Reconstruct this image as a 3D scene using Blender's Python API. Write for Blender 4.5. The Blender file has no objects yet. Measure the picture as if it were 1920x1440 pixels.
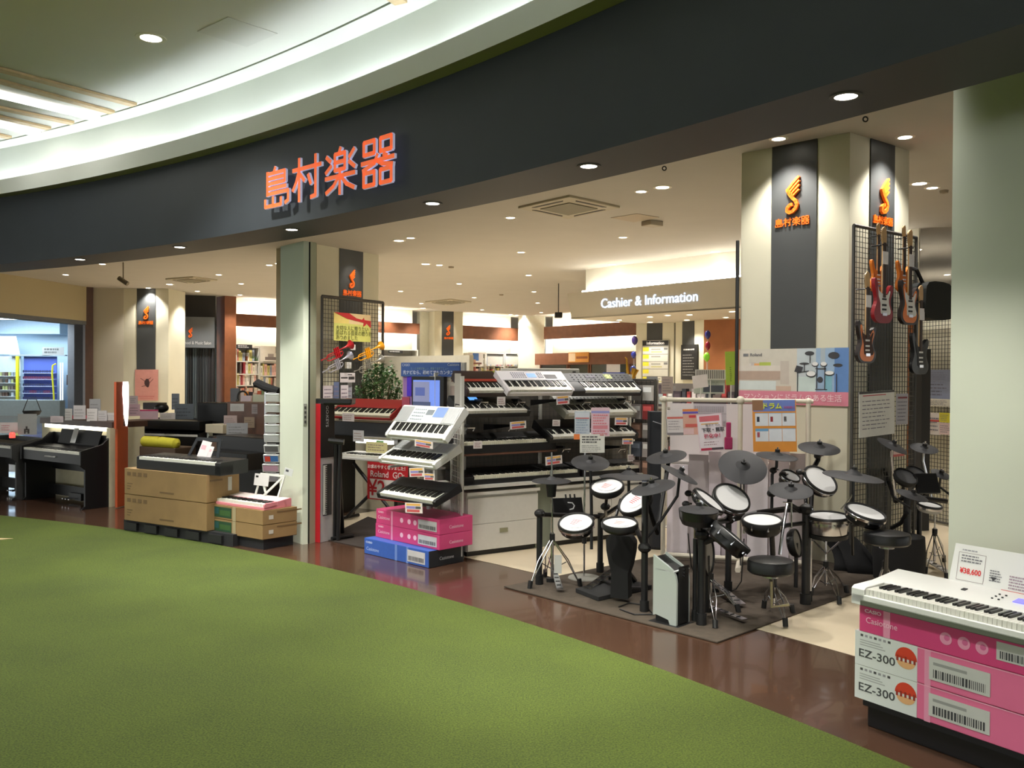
import bpy, math, random
import numpy as np
from mathutils import Matrix, Vector
random.seed(7)
SC = bpy.context.scene
COL = SC.collection
PI = math.pi

# ---------------------------------------------------------------- camera
FPX, HY, CH, ROLL = 1650.0, 704.0, 1.7, math.radians(.35)
pitch = -math.atan((720-HY)/FPX)
Fw = Vector((0, math.cos(pitch), math.sin(pitch)))
R0 = Vector((1, 0, 0)); U0 = R0.cross(Fw)
CR = math.cos(ROLL)*R0+math.sin(ROLL)*U0
CU = -math.sin(ROLL)*R0+math.cos(ROLL)*U0
cam = bpy.data.cameras.new('camera'); camo = bpy.data.objects.new('camera', cam); COL.objects.link(camo)
cam.sensor_width = 36; cam.lens = 36*FPX/1920; cam.clip_end = 200; cam.clip_start = .05
m = Matrix.Identity(4)
for i in range(3):
    m[i][0] = CR[i]; m[i][1] = CU[i]; m[i][2] = -Fw[i]
m[2][3] = CH
camo.matrix_world = m
SC.camera = camo
SC.view_settings.view_transform = 'Standard'; SC.view_settings.look = 'None'
SC.view_settings.gamma = 1; SC.view_settings.use_curve_mapping = False
SC.view_settings.exposure = 0.0
SC.cycles.max_bounces = 6; SC.cycles.diffuse_bounces = 4; SC.cycles.glossy_bounces = 3
SC.cycles.transparent_max_bounces = 12; SC.cycles.sample_clamp_indirect = 6
SC.cycles.caustics_reflective = False; SC.cycles.caustics_refractive = False

# ---------------------------------------------------------------- world
W = bpy.data.worlds.new('world'); SC.world = W; W.use_nodes = True
W.node_tree.nodes['Background'].inputs[0].default_value = (.96, .98, .94, 1)
W.node_tree.nodes['Background'].inputs[1].default_value = 1.7

E_DOWN, E_SOFFIT, E_MALL, E_COVE, E_GLOW = 145, 150, 330, 27, 60

def lin(c):
    c = c/255
    return c/12.92 if c <= .04045 else ((c+.055)/1.055)**2.4
MATS = {}
def M_(name, rgb, rough=.5, metal=0, emit=0, noise=0, nscale=30, bump=0, coat=0, alpha=1, trans=0):
    if name in MATS: return MATS[name]
    mt = bpy.data.materials.new(name); mt.use_nodes = True
    nt = mt.node_tree; b = nt.nodes['Principled BSDF']
    c = (lin(rgb[0]), lin(rgb[1]), lin(rgb[2]), 1)
    b.inputs['Base Color'].default_value = c
    b.inputs['Roughness'].default_value = rough; b.inputs['Metallic'].default_value = metal
    b.inputs['Alpha'].default_value = alpha
    if coat: b.inputs['Coat Weight'].default_value = coat
    if trans: b.inputs['Transmission Weight'].default_value = trans
    if emit:
        b.inputs['Emission Color'].default_value = c; b.inputs['Emission Strength'].default_value = emit
        mt.cycles.emission_sampling = 'AUTO'
    if noise or bump:
        tc = nt.nodes.new('ShaderNodeTexCoord'); nz = nt.nodes.new('ShaderNodeTexNoise')
        nz.inputs['Scale'].default_value = nscale; nz.inputs['Detail'].default_value = 4
        nt.links.new(tc.outputs['Object'], nz.inputs['Vector'])
        if noise:
            mx = nt.nodes.new('ShaderNodeMix'); mx.data_type = 'RGBA'; mx.blend_type = 'MULTIPLY'
            mr = nt.nodes.new('ShaderNodeMapRange')
            mr.inputs['From Min'].default_value = .3; mr.inputs['From Max'].default_value = .7
            mr.inputs['To Min'].default_value = 1-noise; mr.inputs['To Max'].default_value = 1+noise
            nt.links.new(nz.outputs['Fac'], mr.inputs['Value'])
            mx.inputs['Factor'].default_value = 1; mx.inputs['A'].default_value = c
            nt.links.new(mr.outputs['Result'], mx.inputs['B'])
            nt.links.new(mx.outputs['Result'], b.inputs['Base Color'])
        if bump:
            bp = nt.nodes.new('ShaderNodeBump'); bp.inputs['Strength'].default_value = bump
            bp.inputs['Distance'].default_value = .01
            nt.links.new(nz.outputs['Fac'], bp.inputs['Height']); nt.links.new(bp.outputs['Normal'], b.inputs['Normal'])
    MATS[name] = mt
    return mt
def C(r, g, b, rough=.55):          # plain printed / painted colour
    return M_('paint_%d_%d_%d_%d' % (r, g, b, int(rough*100)), (r, g, b), rough, noise=.04, nscale=12)

# ---------------------------------------------------------------- pixel geometry
def ray(x, y): return Fw+(x-960)/FPX*CR-(y-720)/FPX*CU
def G(x, y, z=0):
    d = ray(x, y); return Vector((0, 0, CH))+d*((z-CH)/d.z)
def P(x, y, Y):
    d = ray(x, y); return Vector((0, 0, CH))+d*(Y/d.y)

# ---------------------------------------------------------------- mesh builder
WM = {}
class MB:
    def __init__(s, M=None): s.v = []; s.f = []; s.mi = []; s.ms = []; s.M = M
    def mat(s, m):
        if m not in s.ms: s.ms.append(m)
        return s.ms.index(m)
    def add(s, vs, fs, m, M=None):
        k = len(s.v); T = M if M is not None else s.M
        for p in vs:
            p = Vector(p)
            if M is not None: p = M @ p
            if s.M is not None: p = s.M @ p
            s.v.append(tuple(p))
        i = s.mat(m)
        for f in fs: s.f.append(tuple(a+k for a in f)); s.mi.append(i)
        return s
    def box(s, x0, y0, z0, x1, y1, z1, m, M=None):
        vs = [(x0, y0, z0), (x1, y0, z0), (x1, y1, z0), (x0, y1, z0), (x0, y0, z1), (x1, y0, z1), (x1, y1, z1), (x0, y1, z1)]
        return s.add(vs, [(0, 3, 2, 1), (4, 5, 6, 7), (0, 1, 5, 4), (1, 2, 6, 5), (2, 3, 7, 6), (3, 0, 4, 7)], m, M)
    def quad(s, a, b, c, d, m, M=None): return s.add([a, b, c, d], [(0, 1, 2, 3)], m, M)
    def prism(s, poly, z0, z1, m, M=None, m2=None):
        n = len(poly)
        vs = [(p[0], p[1], z0) for p in poly]+[(p[0], p[1], z1) for p in poly]
        s.add(vs, [tuple(range(n, 2*n))], m, M)
        s.add(vs, [tuple(range(n-1, -1, -1))]+[(i, (i+1) % n, (i+1) % n+n, i+n) for i in range(n)], m2 or m, M)
        return s
    def extx(s, prof, x0, x1, m, M=None):    # profile in (y,z) extruded along x
        n = len(prof)
        vs = [(x0, p[0], p[1]) for p in prof]+[(x1, p[0], p[1]) for p in prof]
        return s.add(vs, [tuple(range(n-1, -1, -1)), tuple(range(n, 2*n))]+[(i, (i+1) % n, (i+1) % n+n, i+n) for i in range(n)], m, M)
    def cyl(s, p0, p1, r0, m, r1=None, n=10, caps=True):
        p0 = Vector(p0); p1 = Vector(p1); r1 = r0 if r1 is None else r1
        return s.lathe([(r0, 0), (r1, (p1-p0).length)], p0, p1-p0, m, n, caps)
    def lathe(s, prof, o, ax, m, n=24, caps=True, start=0):
        ax = Vector(ax).normalized(); o = Vector(o)
        a = ax.orthogonal().normalized(); b = ax.cross(a)
        vs = []; fs = []
        for r, h in prof:
            for i in range(n):
                t = 2*PI*i/n
                vs.append(o+ax*h+a*(r*math.cos(t))+b*(r*math.sin(t)))
        for j in range(len(prof)-1):
            for i in range(n):
                k = (i+1) % n
                fs.append((j*n+i, j*n+k, (j+1)*n+k, (j+1)*n+i))
        if caps:
            if prof[0][0] > 1e-4: fs.append(tuple(range(n-1, -1, -1)))
            if prof[-1][0] > 1e-4: fs.append(tuple(range((len(prof)-1)*n, len(prof)*n)))
        return s.add(vs, fs, m)
    def tube(s, pts, r, m, n=8, caps=True):
        pts = [Vector(p) for p in pts]; rs = r if isinstance(r, (list, tuple)) else [r]*len(pts)
        vs = []; fs = []; a = None
        for i, p in enumerate(pts):
            d = (pts[min(i+1, len(pts)-1)]-pts[max(i-1, 0)]).normalized()
            if a is None: a = d.orthogonal().normalized()
            a = (a-d*a.dot(d)).normalized(); b = d.cross(a)
            for k in range(n):
                t = 2*PI*k/n; vs.append(p+a*(rs[i]*math.cos(t))+b*(rs[i]*math.sin(t)))
        for j in range(len(pts)-1):
            for k in range(n):
                q = (k+1) % n; fs.append((j*n+k, j*n+q, (j+1)*n+q, (j+1)*n+k))
        if caps: fs += [tuple(range(n-1, -1, -1)), tuple(range((len(pts)-1)*n, len(pts)*n))]
        return s.add(vs, fs, m)
    def ribbon(s, path, w, z0, z1, m, M=None, m2=None):
        for i in range(len(path)-1):
            a = Vector(path[i]).to_2d(); b = Vector(path[i+1]).to_2d(); d = (b-a).normalized(); q = Vector((-d.y, d.x))*w/2
            a = a-d*w*.25; b = b+d*w*.25
            s.prism([a-q, b-q, b+q, a+q], z0, z1, m, M, m2)
        return s
    def sphere(s, c, r, m, sc=(1, 1, 1), n=16, k=10):
        vs = []; fs = []
        for j in range(k+1):
            t = PI*j/k
            for i in range(n):
                q = 2*PI*i/n
                vs.append((c[0]+r*sc[0]*math.sin(t)*math.cos(q), c[1]+r*sc[1]*math.sin(t)*math.sin(q), c[2]-r*sc[2]*math.cos(t)))
        for j in range(k):
            for i in range(n):
                q = (i+1) % n; fs.append((j*n+i, j*n+q, (j+1)*n+q, (j+1)*n+i))
        return s.add(vs, fs, m)
    def build(s, name, parent=None, world=True, bevel=0, smooth=True, kind=None, label=None):
        me = bpy.data.meshes.new(name)
        vs = s.v
        if parent is not None and world:
            inv = WM[parent].inverted(); vs = [tuple(inv @ Vector(p)) for p in s.v]
        me.from_pydata(vs, [], s.f)
        for mt in s.ms: me.materials.append(mt)
        me.polygons.foreach_set('material_index', s.mi)
        if smooth:
            me.polygons.foreach_set('use_smooth', [True]*len(me.polygons)); me.update()
            me.set_sharp_from_angle(angle=math.radians(32))
        me.update()
        o = bpy.data.objects.new(name, me); COL.objects.link(o)
        if parent is not None: o.parent = parent; WM[o] = WM[parent]
        else: WM[o] = Matrix.Identity(4)
        if bevel:
            md = o.modifiers.new('bevel', 'BEVEL'); md.width = bevel; md.segments = 2; md.limit_method = 'ANGLE'
        if kind: o['kind'] = kind
        if label: o['label'] = label
        return o
def recenter(o):       # put a top-level mesh's origin at its base
    vs = [v.co for v in o.data.vertices]
    c = Vector(((min(v.x for v in vs)+max(v.x for v in vs))/2, (min(v.y for v in vs)+max(v.y for v in vs))/2, min(v.z for v in vs)))
    o.data.transform(Matrix.Translation(-c)); o.location = c; WM[o] = Matrix.Translation(c)
    return o
def tag(o, label, cat, group=None, kind=None):
    o['label'] = label; o['category'] = cat
    if group: o['group'] = group
    if kind: o['kind'] = kind
    return o
def thing(name, label, cat, M, group=None):
    o = bpy.data.objects.new(name, None); COL.objects.link(o); o.empty_display_size = .1
    if not isinstance(M, Matrix): M = Matrix.Translation(M)
    o.matrix_world = M; WM[o] = M.copy()
    return tag(o, label, cat, group)
def struct(o): o['kind'] = 'structure'; return o
def copy_tree(o, M=None, parent=None):
    c = o.copy(); COL.objects.link(c)
    if parent is not None: c.parent = parent
    if M is not None: c.matrix_world = M; WM[c] = M
    for ch in o.children: copy_tree(ch, None, c)
    return c
def frame(o, x, up):
    x = Vector(x).normalized(); up = Vector(up); up = (up-x*up.dot(x)).normalized(); n = x.cross(up)
    m = Matrix.Identity(4)
    for i in range(3): m[i][0] = x[i]; m[i][1] = up[i]; m[i][2] = n[i]; m[i][3] = o[i]
    return m
# shop-name characters as strokes in a unit box
GLYPH = {'島': [[(.44, .99), (.38, .86)], [(.14, .86), (.80, .86), (.80, .61)], [(.14, .90), (.14, .33)], [(.14, .735), (.80, .735)], [(.14, .61), (.80, .61)], [(.14, .485), (.84, .485)], [(.14, .36), (.93, .36), (.93, .12), (.82, .07)], [(.06, .22), (.06, .05), (.66, .05), (.66, .22)], [(.36, .26), (.36, .05)]],
 '村': [[(.02, .74), (.46, .74)], [(.24, .98), (.24, .01)], [(.23, .70), (.14, .46), (.02, .28)], [(.27, .62), (.42, .46)], [(.49, .74), (.98, .74)], [(.80, .98), (.80, .07), (.64, .05)], [(.55, .57), (.64, .36)]],
 '楽': [[(.52, 1.0), (.47, .88)], [(.34, .88), (.66, .88), (.66, .53), (.34, .53), (.34, .88)], [(.34, .70), (.66, .70)], [(.06, .87), (.20, .75)], [(.04, .52), (.22, .65)], [(.95, .90), (.80, .75)], [(.97, .52), (.79, .66)], [(.03, .39), (.97, .39)], [(.50, .52), (.50, 0)], [(.45, .36), (.29, .19), (.05, .07)], [(.55, .36), (.71, .19), (.95, .07)]],
 '器': [[(.09, .95), (.41, .95), (.41, .69), (.09, .69), (.09, .95)], [(.59, .95), (.91, .95), (.91, .69), (.59, .69), (.59, .95)], [(.09, .31), (.41, .31), (.41, .04), (.09, .04), (.09, .31)], [(.59, .31), (.91, .31), (.91, .04), (.59, .04), (.59, .31)], [(.02, .52), (.98, .52)], [(.50, .64), (.42, .48), (.06, .37)], [(.52, .50), (.64, .43), (.94, .37)], [(.68, .62), (.78, .57)]]}
def glyph(ch, parent, M, w, h, z0, z1, mt, side=None, sw=.095):
    mb = MB(M)
    for path in GLYPH[ch]: mb.ribbon([((x-.5)*w, (y-.5)*h) for x, y in path], sw*(w+h)/2, z0, z1, mt, None, side)
    return mb.build('character', parent, smooth=False)
# deferred lettering
TXT = []
def text(s, name, parent, M, size, mt, ext=.001, off=0, sx=1, align='CENTER', res=3, spacing=1, label=None, mside=None):
    cu = bpy.data.curves.new(name, 'FONT'); cu.body = s; cu.size = size; cu.extrude = ext; cu.offset = off
    cu.align_x = align; cu.align_y = 'CENTER'; cu.resolution_u = res; cu.space_character = spacing
    o = bpy.data.objects.new(name+'_tmp', cu); COL.objects.link(o)
    TXT.append((o, name, parent, M @ Matrix.Diagonal((sx, 1, 1, 1)), mt, label, mside))
def flush_text():
    dg = bpy.context.evaluated_depsgraph_get(); dg.update()
    for o, name, parent, M, mt, label, mside in TXT:
        me = bpy.data.meshes.new_from_object(o.evaluated_get(dg))
        me.materials.clear(); me.materials.append(mt)
        T = (WM[parent].inverted() @ M) if parent is not None else M
        if mside:
            me.materials.append(mside)
            for p in me.polygons: p.material_index = 0 if abs(p.normal.z) > .9 else 1
        me.transform(T)
        q = bpy.data.objects.new(name, me); COL.objects.link(q)
        if parent is not None: q.parent = parent; WM[q] = WM[parent]
        if label: q['label'] = label
    for t in TXT: bpy.data.objects.remove(t[0])
    TXT.clear()

class Fr:
    """vertical working plane through o with horizontal direction u; n faces the viewer"""
    def __init__(s, o, u):
        s.o = Vector((o[0], o[1], 0)); s.u = Vector((u[0], u[1], 0)).normalized(); s.n = Vector((s.u.y, -s.u.x, 0))
    def hit(s, px, py, off=0):
        d = ray(px, py); q = s.o+s.n*off
        k = q.dot(s.n)/d.dot(s.n)
        p = d*k
        return (p-q).dot(s.u), CH+p.z
    def pt(s, t, off=0, z=0): return s.o+s.u*t+s.n*off+Vector((0, 0, z))
    def mat(s, t, off=0, z=0, tilt=0, yaw=0):   # x = u, y = away from viewer, z = up
        m = Matrix.Identity(4); y = -s.n
        for i in range(3): m[i][0] = s.u[i]; m[i][1] = y[i]
        m[2][2] = 1
        p = s.pt(t, off, z)
        for i in range(3): m[i][3] = p[i]
        return m @ Matrix.Rotation(yaw, 4, 'Z') @ Matrix.Rotation(tilt, 4, 'X')
    def wall(s, t, off=0, z=0, lean=0):          # x = u, y = up, z = toward viewer
        return s.mat(t, off, z) @ Matrix.Rotation(PI/2-lean, 4, 'X')
# ================================================================ structure
CX, CY, RF = -17.133, -9.24, 22.79
ZS, ZC, ZM = 3.025, 3.90, 4.475
def arcpt(r, a, z=0, c=(CX, CY)): return (c[0]+r*math.cos(a), c[1]+r*math.sin(a), z)
def arcband(mb, prof, mt, a0=-10, a1=120, n=130, c=(CX, CY)):   # profile of (r,z) swept
    vs = []; fs = []; k = len(prof)
    for i in range(n+1):
        a = math.radians(a0+(a1-a0)*i/n)
        for r, z in prof: vs.append(arcpt(r, a, z, c))
    for i in range(n):
        for j in range(k-1): fs.append((i*k+j, i*k+j+1, (i+1)*k+j+1, (i+1)*k+j))
    mb.add(vs, fs, mt); return mb
GREY = M_('fascia_grey', (52, 57, 63), .55, noise=.05, nscale=3)
SOFF = M_('soffit_dark', (42, 39, 38), .5)
WHITE = M_('ceiling_white', (222, 224, 215), .8, noise=.015, nscale=2)
STC = M_('shop_ceiling', (184, 180, 172), .85, noise=.02, nscale=2)
CREAM = M_('cream_wall', (210, 206, 184), .7, noise=.02, nscale=3)
GREENP = M_('green_pillar', (212, 218, 200), .6, noise=.02, nscale=3)
STRIP = M_('charcoal_strip', (62, 64, 64), .5, noise=.04, nscale=4)
ORANGE = M_('orange_letter', (245, 110, 28), .45, emit=.25)
WOOD = M_('band_wood', (112, 68, 44), .5, noise=.12, nscale=6)
DWOOD = M_('dark_wood', (66, 42, 32), .45, noise=.12, nscale=8)

# floor, glossy dark brown, faintly tiled
fm = M_('floor_brown', (76, 54, 42), .16, noise=.16, nscale=1.2, coat=.2)
mb = MB(); mb.quad((-60, -30, 0), (60, -30, 0), (60, 60, 0), (-60, 60, 0), fm)
struct(mb.build('floor', smooth=False))
mb = MB(); arcband(mb, [(RF+1.35, .0015), (RF+1.35, .003), (RF+30, .003)], M_('floor_beige', (224, 208, 180), .3, noise=.05, nscale=1.5), 20, 52.6)
arcband(mb, [(RF+3.0, .0015), (RF+3.0, .003), (RF+30, .003)], M_('floor_beige', (224, 208, 180)), 52.6, 80, 40)  # beige continued unseen behind the pianos to bounce light onto the ceiling
struct(mb.build('floor_beige', smooth=False))
# carpet
cm = bpy.data.materials.new('green_carpet'); cm.use_nodes = True; nt = cm.node_tree; bs = nt.nodes['Principled BSDF']
tc = nt.nodes.new('ShaderNodeTexCoord'); n1 = nt.nodes.new('ShaderNodeTexNoise'); n1.inputs['Scale'].default_value = 110; n1.inputs['Detail'].default_value = 6
n2 = nt.nodes.new('ShaderNodeTexNoise'); n2.inputs['Scale'].default_value = 1.1
rp = nt.nodes.new('ShaderNodeValToRGB'); rp.color_ramp.elements[0].position = .3; rp.color_ramp.elements[1].position = .72
rp.color_ramp.elements[0].color = (lin(46), lin(58), lin(12), 1); rp.color_ramp.elements[1].color = (lin(88), lin(103), lin(28), 1)
mxx = nt.nodes.new('ShaderNodeMath'); mxx.operation = 'MULTIPLY_ADD'; mxx.inputs[1].default_value = .25; mxx.inputs[2].default_value = -.12
ad = nt.nodes.new('ShaderNodeMath'); ad.operation = 'ADD'
nt.links.new(tc.outputs['Object'], n1.inputs['Vector']); nt.links.new(tc.outputs['Object'], n2.inputs['Vector'])
nt.links.new(n2.outputs['Fac'], mxx.inputs[0]); nt.links.new(mxx.outputs[0], ad.inputs[0]); nt.links.new(n1.outputs['Fac'], ad.inputs[1])
nt.links.new(ad.outputs[0], rp.inputs['Fac']); nt.links.new(rp.outputs['Color'], bs.inputs['Base Color']); bs.inputs['Roughness'].default_value = .95
bp = nt.nodes.new('ShaderNodeBump'); bp.inputs['Strength'].default_value = .8; bp.inputs['Distance'].default_value = .01
nt.links.new(n1.outputs['Fac'], bp.inputs['Height']); nt.links.new(bp.outputs['Normal'], bs.inputs['Normal'])
mb = MB(); arcband(mb, [(.01, .008), (16.745, .008), (16.75, .0)], cm, -60, 150, 160, (-12.45, -5.07))
tag(mb.build('carpet', smooth=False), 'bright green artificial turf carpet with a curved edge', 'carpet')
p = G(2, 1011, .01)
mb = MB(); mb.prism([(p.x-.4, p.y-.05), (p.x+.02, p.y-.03), (p.x+.1, p.y+.04), (p.x-.35, p.y+.06)], .009, .013, C(190, 170, 130))
tag(recenter(mb.build('carpet_tape', smooth=False)), 'small tan strip lying on the green carpet', 'tape')

# curved fascia and coves
mb = MB(); arcband(mb, [(RF, ZS), (RF, 3.84)], GREY); struct(mb.build('trim_1', smooth=True))
mb = MB(); arcband(mb, [(RF, ZS), (RF+.54, ZS), (RF+.54, ZC)], SOFF); struct(mb.build('trim_2'))
mb = MB(); arcband(mb, [(RF, 3.84), (RF-.14, 3.84)], M_('olive_trim', (165, 160, 150), .6)); struct(mb.build('trim_3'))
mb = MB(); arcband(mb, [(RF-.14, 3.838), (RF-.14, 4.01), (RF-.11, 4.01), (RF-.11, 3.87), (RF+.09, 3.87), (RF+.09, ZM)], WHITE); struct(mb.build('trim_4'))
mb = MB(); arcband(mb, [(RF+.09, ZM), (RF-.12, ZM), (RF-.12, ZM+.05)], WHITE)
arcband(mb, [(RF-.145, ZM+.05), (RF-.145, ZM), (.01, ZM)], M_('mall_ceiling', (222, 220, 214), .85)); arcband(mb, [(RF-.11, ZM+.05), (RF-.15, ZM+.05)], M_('groove', (120, 120, 112), .8))
struct(mb.build('ceiling', smooth=False))
# shop ceiling
mb = MB(); arcband(mb, [(RF+.54, ZC), (RF+32, ZC)], STC, -25, 112); struct(mb.build('ceiling_shop', smooth=False))
# cove light tubes lying in the trough
ct = M_('cove_tube', (238, 248, 255), .5, emit=E_COVE)
a = math.radians(25); k = 0
while a < math.radians(66):
    b = a+1.16/22.8; mb = MB()
    mb.tube([arcpt(RF-.02, a+(b-a)*i/4, 3.93) for i in range(5)], .018, ct, 6)
    tag(recenter(mb.build('cove_tube_lamp')), 'white tube lamp hidden in the curved ceiling cove', 'lamp', 'tube lamps in the ceiling cove')
    a = b+.09/22.8
# mall ceiling louvre boards and light strips
def strip(px, w, z0, z1, mt):   # px: two pixel points at ceiling height
    a_, b_ = G(*px[0], z0), G(*px[1], z0); d = (b_-a_).normalized(); a_ = a_-d*3.0; q = Vector((-d.y, d.x, 0))*w/2
    mb = MB(); mb.add([a_-q, b_-q, b_+q, a_+q, a_-q+Vector((0, 0, z1-z0)), b_-q+Vector((0, 0, z1-z0)), b_+q+Vector((0, 0, z1-z0)), a_+q+Vector((0, 0, z1-z0))],
        [(0, 1, 2, 3), (7, 6, 5, 4), (0, 4, 5, 1), (1, 5, 6, 2), (2, 6, 7, 3), (3, 7, 4, 0)], mt)
    return mb
bm = M_('pale_board', (206, 178, 140), .6, noise=.08, nscale=14)
for i, (q, w) in enumerate([(((0, 133), (252, 199)), .10), (((0, 155), (210, 213)), .10), (((0, 205), (136, 233)), .10), (((0, 222), (92, 243)), .10), (((0, 256), (18, 260)), .1)]):
    o = recenter(strip(q, w, ZM-.03, ZM-.005, bm).build('ceiling_board', smooth=False))
    tag(o, ['pale wooden board along the ceiling nearest the round downlight', 'second pale wooden ceiling board, beside the longer light strip', 'pale wooden ceiling board just past the longer light strip', 'pale wooden ceiling board beside the shorter light strip', 'pale wooden ceiling board farthest from the round downlight'][i], 'board', 'pale boards on the mall ceiling')
o = recenter(strip(((722, -12), (752, 8)), .11, ZM-.03, ZM-.005, bm).build('ceiling_board', smooth=False))
tag(o, 'pale wooden board crossing the ceiling above the orange shop name', 'board', 'pale boards on the mall ceiling')
lm = M_('strip_light', (255, 255, 250), .5, emit=9)
for i, q in enumerate([((0, 181), (180, 224)), ((0, 236), (72, 254))]):
    o = thing('ceiling_light_strip', ['long white linear light set in the mall ceiling between boards', 'shorter linear light in the mall ceiling, partly out of view'][i], 'light', G(*q[0], ZM-.04), 'linear lights in the mall ceiling')
    strip(q, .13, ZM-.035, ZM-.012, lm).build('diffuser', o, smooth=False)
    strip(q, .2, ZM-.02, ZM-.003, C(235, 235, 230)).build('housing', o, smooth=False)
# ceiling access hatch of the mall
cs = [G(x, y, ZM) for x, y in ((370, 58), (428, 31), (520, 62), (463, 87))]
mb = MB(); mb.prism([c.xy for c in cs], ZM-.006, ZM-.001, M_('hatch', (214, 212, 206), .8)); tag(recenter(mb.build('ceiling_hatch', smooth=False)), 'square access hatch in the white mall ceiling', 'hatch')

# -------- lamps
def spot(p, watt, size=100, col=(1, .955, .89), rad=.05, aim=None, blend=.7):
    l = bpy.data.lights.new('lamp_beam', 'SPOT'); l.energy = watt; l.spot_size = math.radians(size); l.spot_blend = blend; l.color = col; l.shadow_soft_size = rad
    o = bpy.data.objects.new('lamp_beam', l); COL.objects.link(o); o.location = p
    if aim is not None: o.rotation_euler = (Vector(aim)-Vector(p)).to_track_quat('-Z', 'Y').to_euler()
    return o
RING = C(225, 220, 205); HOT = M_('lamp_glow', (255, 248, 232), .4, emit=14)
def downlight(px, py, z, r, label, group, watt=0, ring=RING, size=105, hot=HOT, col=(1, .955, .89)):
    c = G(px, py, z); o = thing('downlight', label, 'light', c, group)
    mb = MB(); mb.lathe([(r*.8, -.001), (r*.82, -.006), (r*1.15, -.005), (r*1.18, 0)], c, (0, 0, 1), ring, 20, False); mb.build('trim_ring', o)
    mb = MB(); mb.lathe([(r*.8, -.004), (.0001, -.004)], c, (0, 0, 1), hot, 20, False); mb.build('lens', o)
    if watt:
        s = spot(c-Vector((0, 0, .03)), watt, size, col); s.parent = o; s.location = (0, 0, -.03); s.name = 'beam'
    return o
dl = [(123, 515), (192, 495), (410, 515), (318, 533), (278, 540), (384, 566), (505, 497), (522, 494), (748, 451), (770, 446), (957, 408), (977, 473), (798, 495), (824, 497),
      (1202, 359), (1242, 351), (1168, 445), (1340, 472), (1147, 496), (991, 516), (1001, 547), (861, 532), (751, 546), (889, 558), (790, 569), (793, 578), (733, 575), (904, 581), (1008, 568), (1015, 586),
      (957, 590), (969, 591), (983, 592), (450, 553), (337, 556), (1724, 344), (1748, 352), (1721, 468), (1776, 515), (1460, 260), (1697, 257), (370, 546), (452, 532)]
ORD = ['first', 'second', 'third', 'fourth', 'fifth', 'sixth', 'seventh', 'eighth', 'ninth', 'tenth', 'eleventh', 'twelfth', 'thirteenth', 'fourteenth', 'fifteenth', 'sixteenth', 'seventeenth', 'eighteenth', 'nineteenth', 'twentieth']+['%s-%s' % (a, b) for a in ('twenty', 'thirty', 'forty', 'fifty') for b in ('first', 'second', 'third', 'fourth', 'fifth', 'sixth', 'seventh', 'eighth', 'ninth', 'last')]
dlo = sorted(dl, key=lambda q: G(q[0], q[1], ZC).y)
for i, (x, y) in enumerate(dl):
    d = G(x, y, ZC).y
    big = (x, y) in ((798, 495), (748, 451), (1242, 351), (1724, 344), (318, 533), (793, 578))
    downlight(x, y, ZC, .075 if not big else .095, 'round downlight in the shop ceiling, %s nearest the entrance fascia' % ORD[dlo.index((x, y))], 'downlights in the shop ceiling', 0 if (x, y) in ((123, 515), (192, 495)) else E_DOWN*(1.6 if d > 15 else 1.0))
for i, (x, y) in enumerate([(150, 486), (337, 463), (547, 430), (811, 381), (1104, 311), (1586, 180)]):
    downlight(x, y, ZS, .065, ['downlight in the dark soffit nearest the optician opening', 'downlight in the dark soffit over the black upright digital piano', 'downlight in the dark soffit just beside the narrow green pillar',
        'downlight in the dark soffit under the orange shop name', 'downlight in the dark soffit over the middle of the entrance', 'downlight in the dark soffit nearest the large green pillar'][i],
        'downlights in the dark soffit', E_SOFFIT, ring=C(70, 66, 62), size=112)
downlight(283, 71, ZM, .105, 'large round downlight in the white mall ceiling', None, E_MALL, size=110, col=(1, 1, .93))
# further mall downlights, added outside the frame for general fill light
for x, y in [(-6.5, 5.2), (-4.6, 7.2), (-1.6, 4.1), (-.3, 2.9), (-5, 1.0), (-1, -2), (3, -1), (-9, 3.5), (-9, -2), (1.6, .2)]:
    o = thing('downlight', 'round downlight added in the mall ceiling outside the view as fill light', 'light', (x, y, ZM), 'mall downlights outside the view')
    mb = MB(); mb.lathe([(.085, -.004), (.0001, -.004)], (x, y, ZM), (0, 0, 1), HOT, 16, False); mb.build('lens', o)
    s = spot((0, 0, -.03), E_MALL, 100, (1, 1, .92)); s.parent = o; s.name = 'beam'
# unseen row of lamps added just behind the dark soffit to brighten the displays
for k, ad in enumerate((37.0, 40.5, 44.0, 47.5, 51.0, 55.0, 59.0)):
    a = math.radians(ad); p = Vector(arcpt(RF+.85, a, ZC-.03)); q = Vector(arcpt(RF+3.6, a, 1.0))
    o = thing('downlight', '%s lamp of the unseen row added behind the soffit as fill light' % ORD[k], 'light', (p.x, p.y, ZC), 'unseen lamps added behind the soffit')
    mb = MB(); mb.lathe([(.07, -.004), (.0001, -.004)], (p.x, p.y, ZC), (0, 0, 1), HOT, 16, False); mb.build('lens', o)
    s = spot(p, 150, 85, (1, .96, .9), .06, q, .9); s.name = 'beam'
# pools of light along the carpet edge from adjustable mall spots
for (px, py, w) in [(430, 1052, 700), (640, 1085, 500), (1010, 1200, 900), (1150, 1290, 500)]:
    g = G(px, py); o = thing('downlight', 'adjustable spot in the white mall ceiling outside the view', 'light', (g.x-1.0, g.y-2.8, ZM), 'mall downlights outside the view')
    mb = MB(); mb.lathe([(.06, -.004), (.0001, -.004)], (g.x-1.0, g.y-2.8, ZM), (0, 0, 1), HOT, 16, False); mb.build('lens', o)
    s = spot((g.x-1.0, g.y-2.8, ZM-.03), w, 34, (1, 1, .85), .05, g, 1.0); s.name = 'beam'

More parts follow.
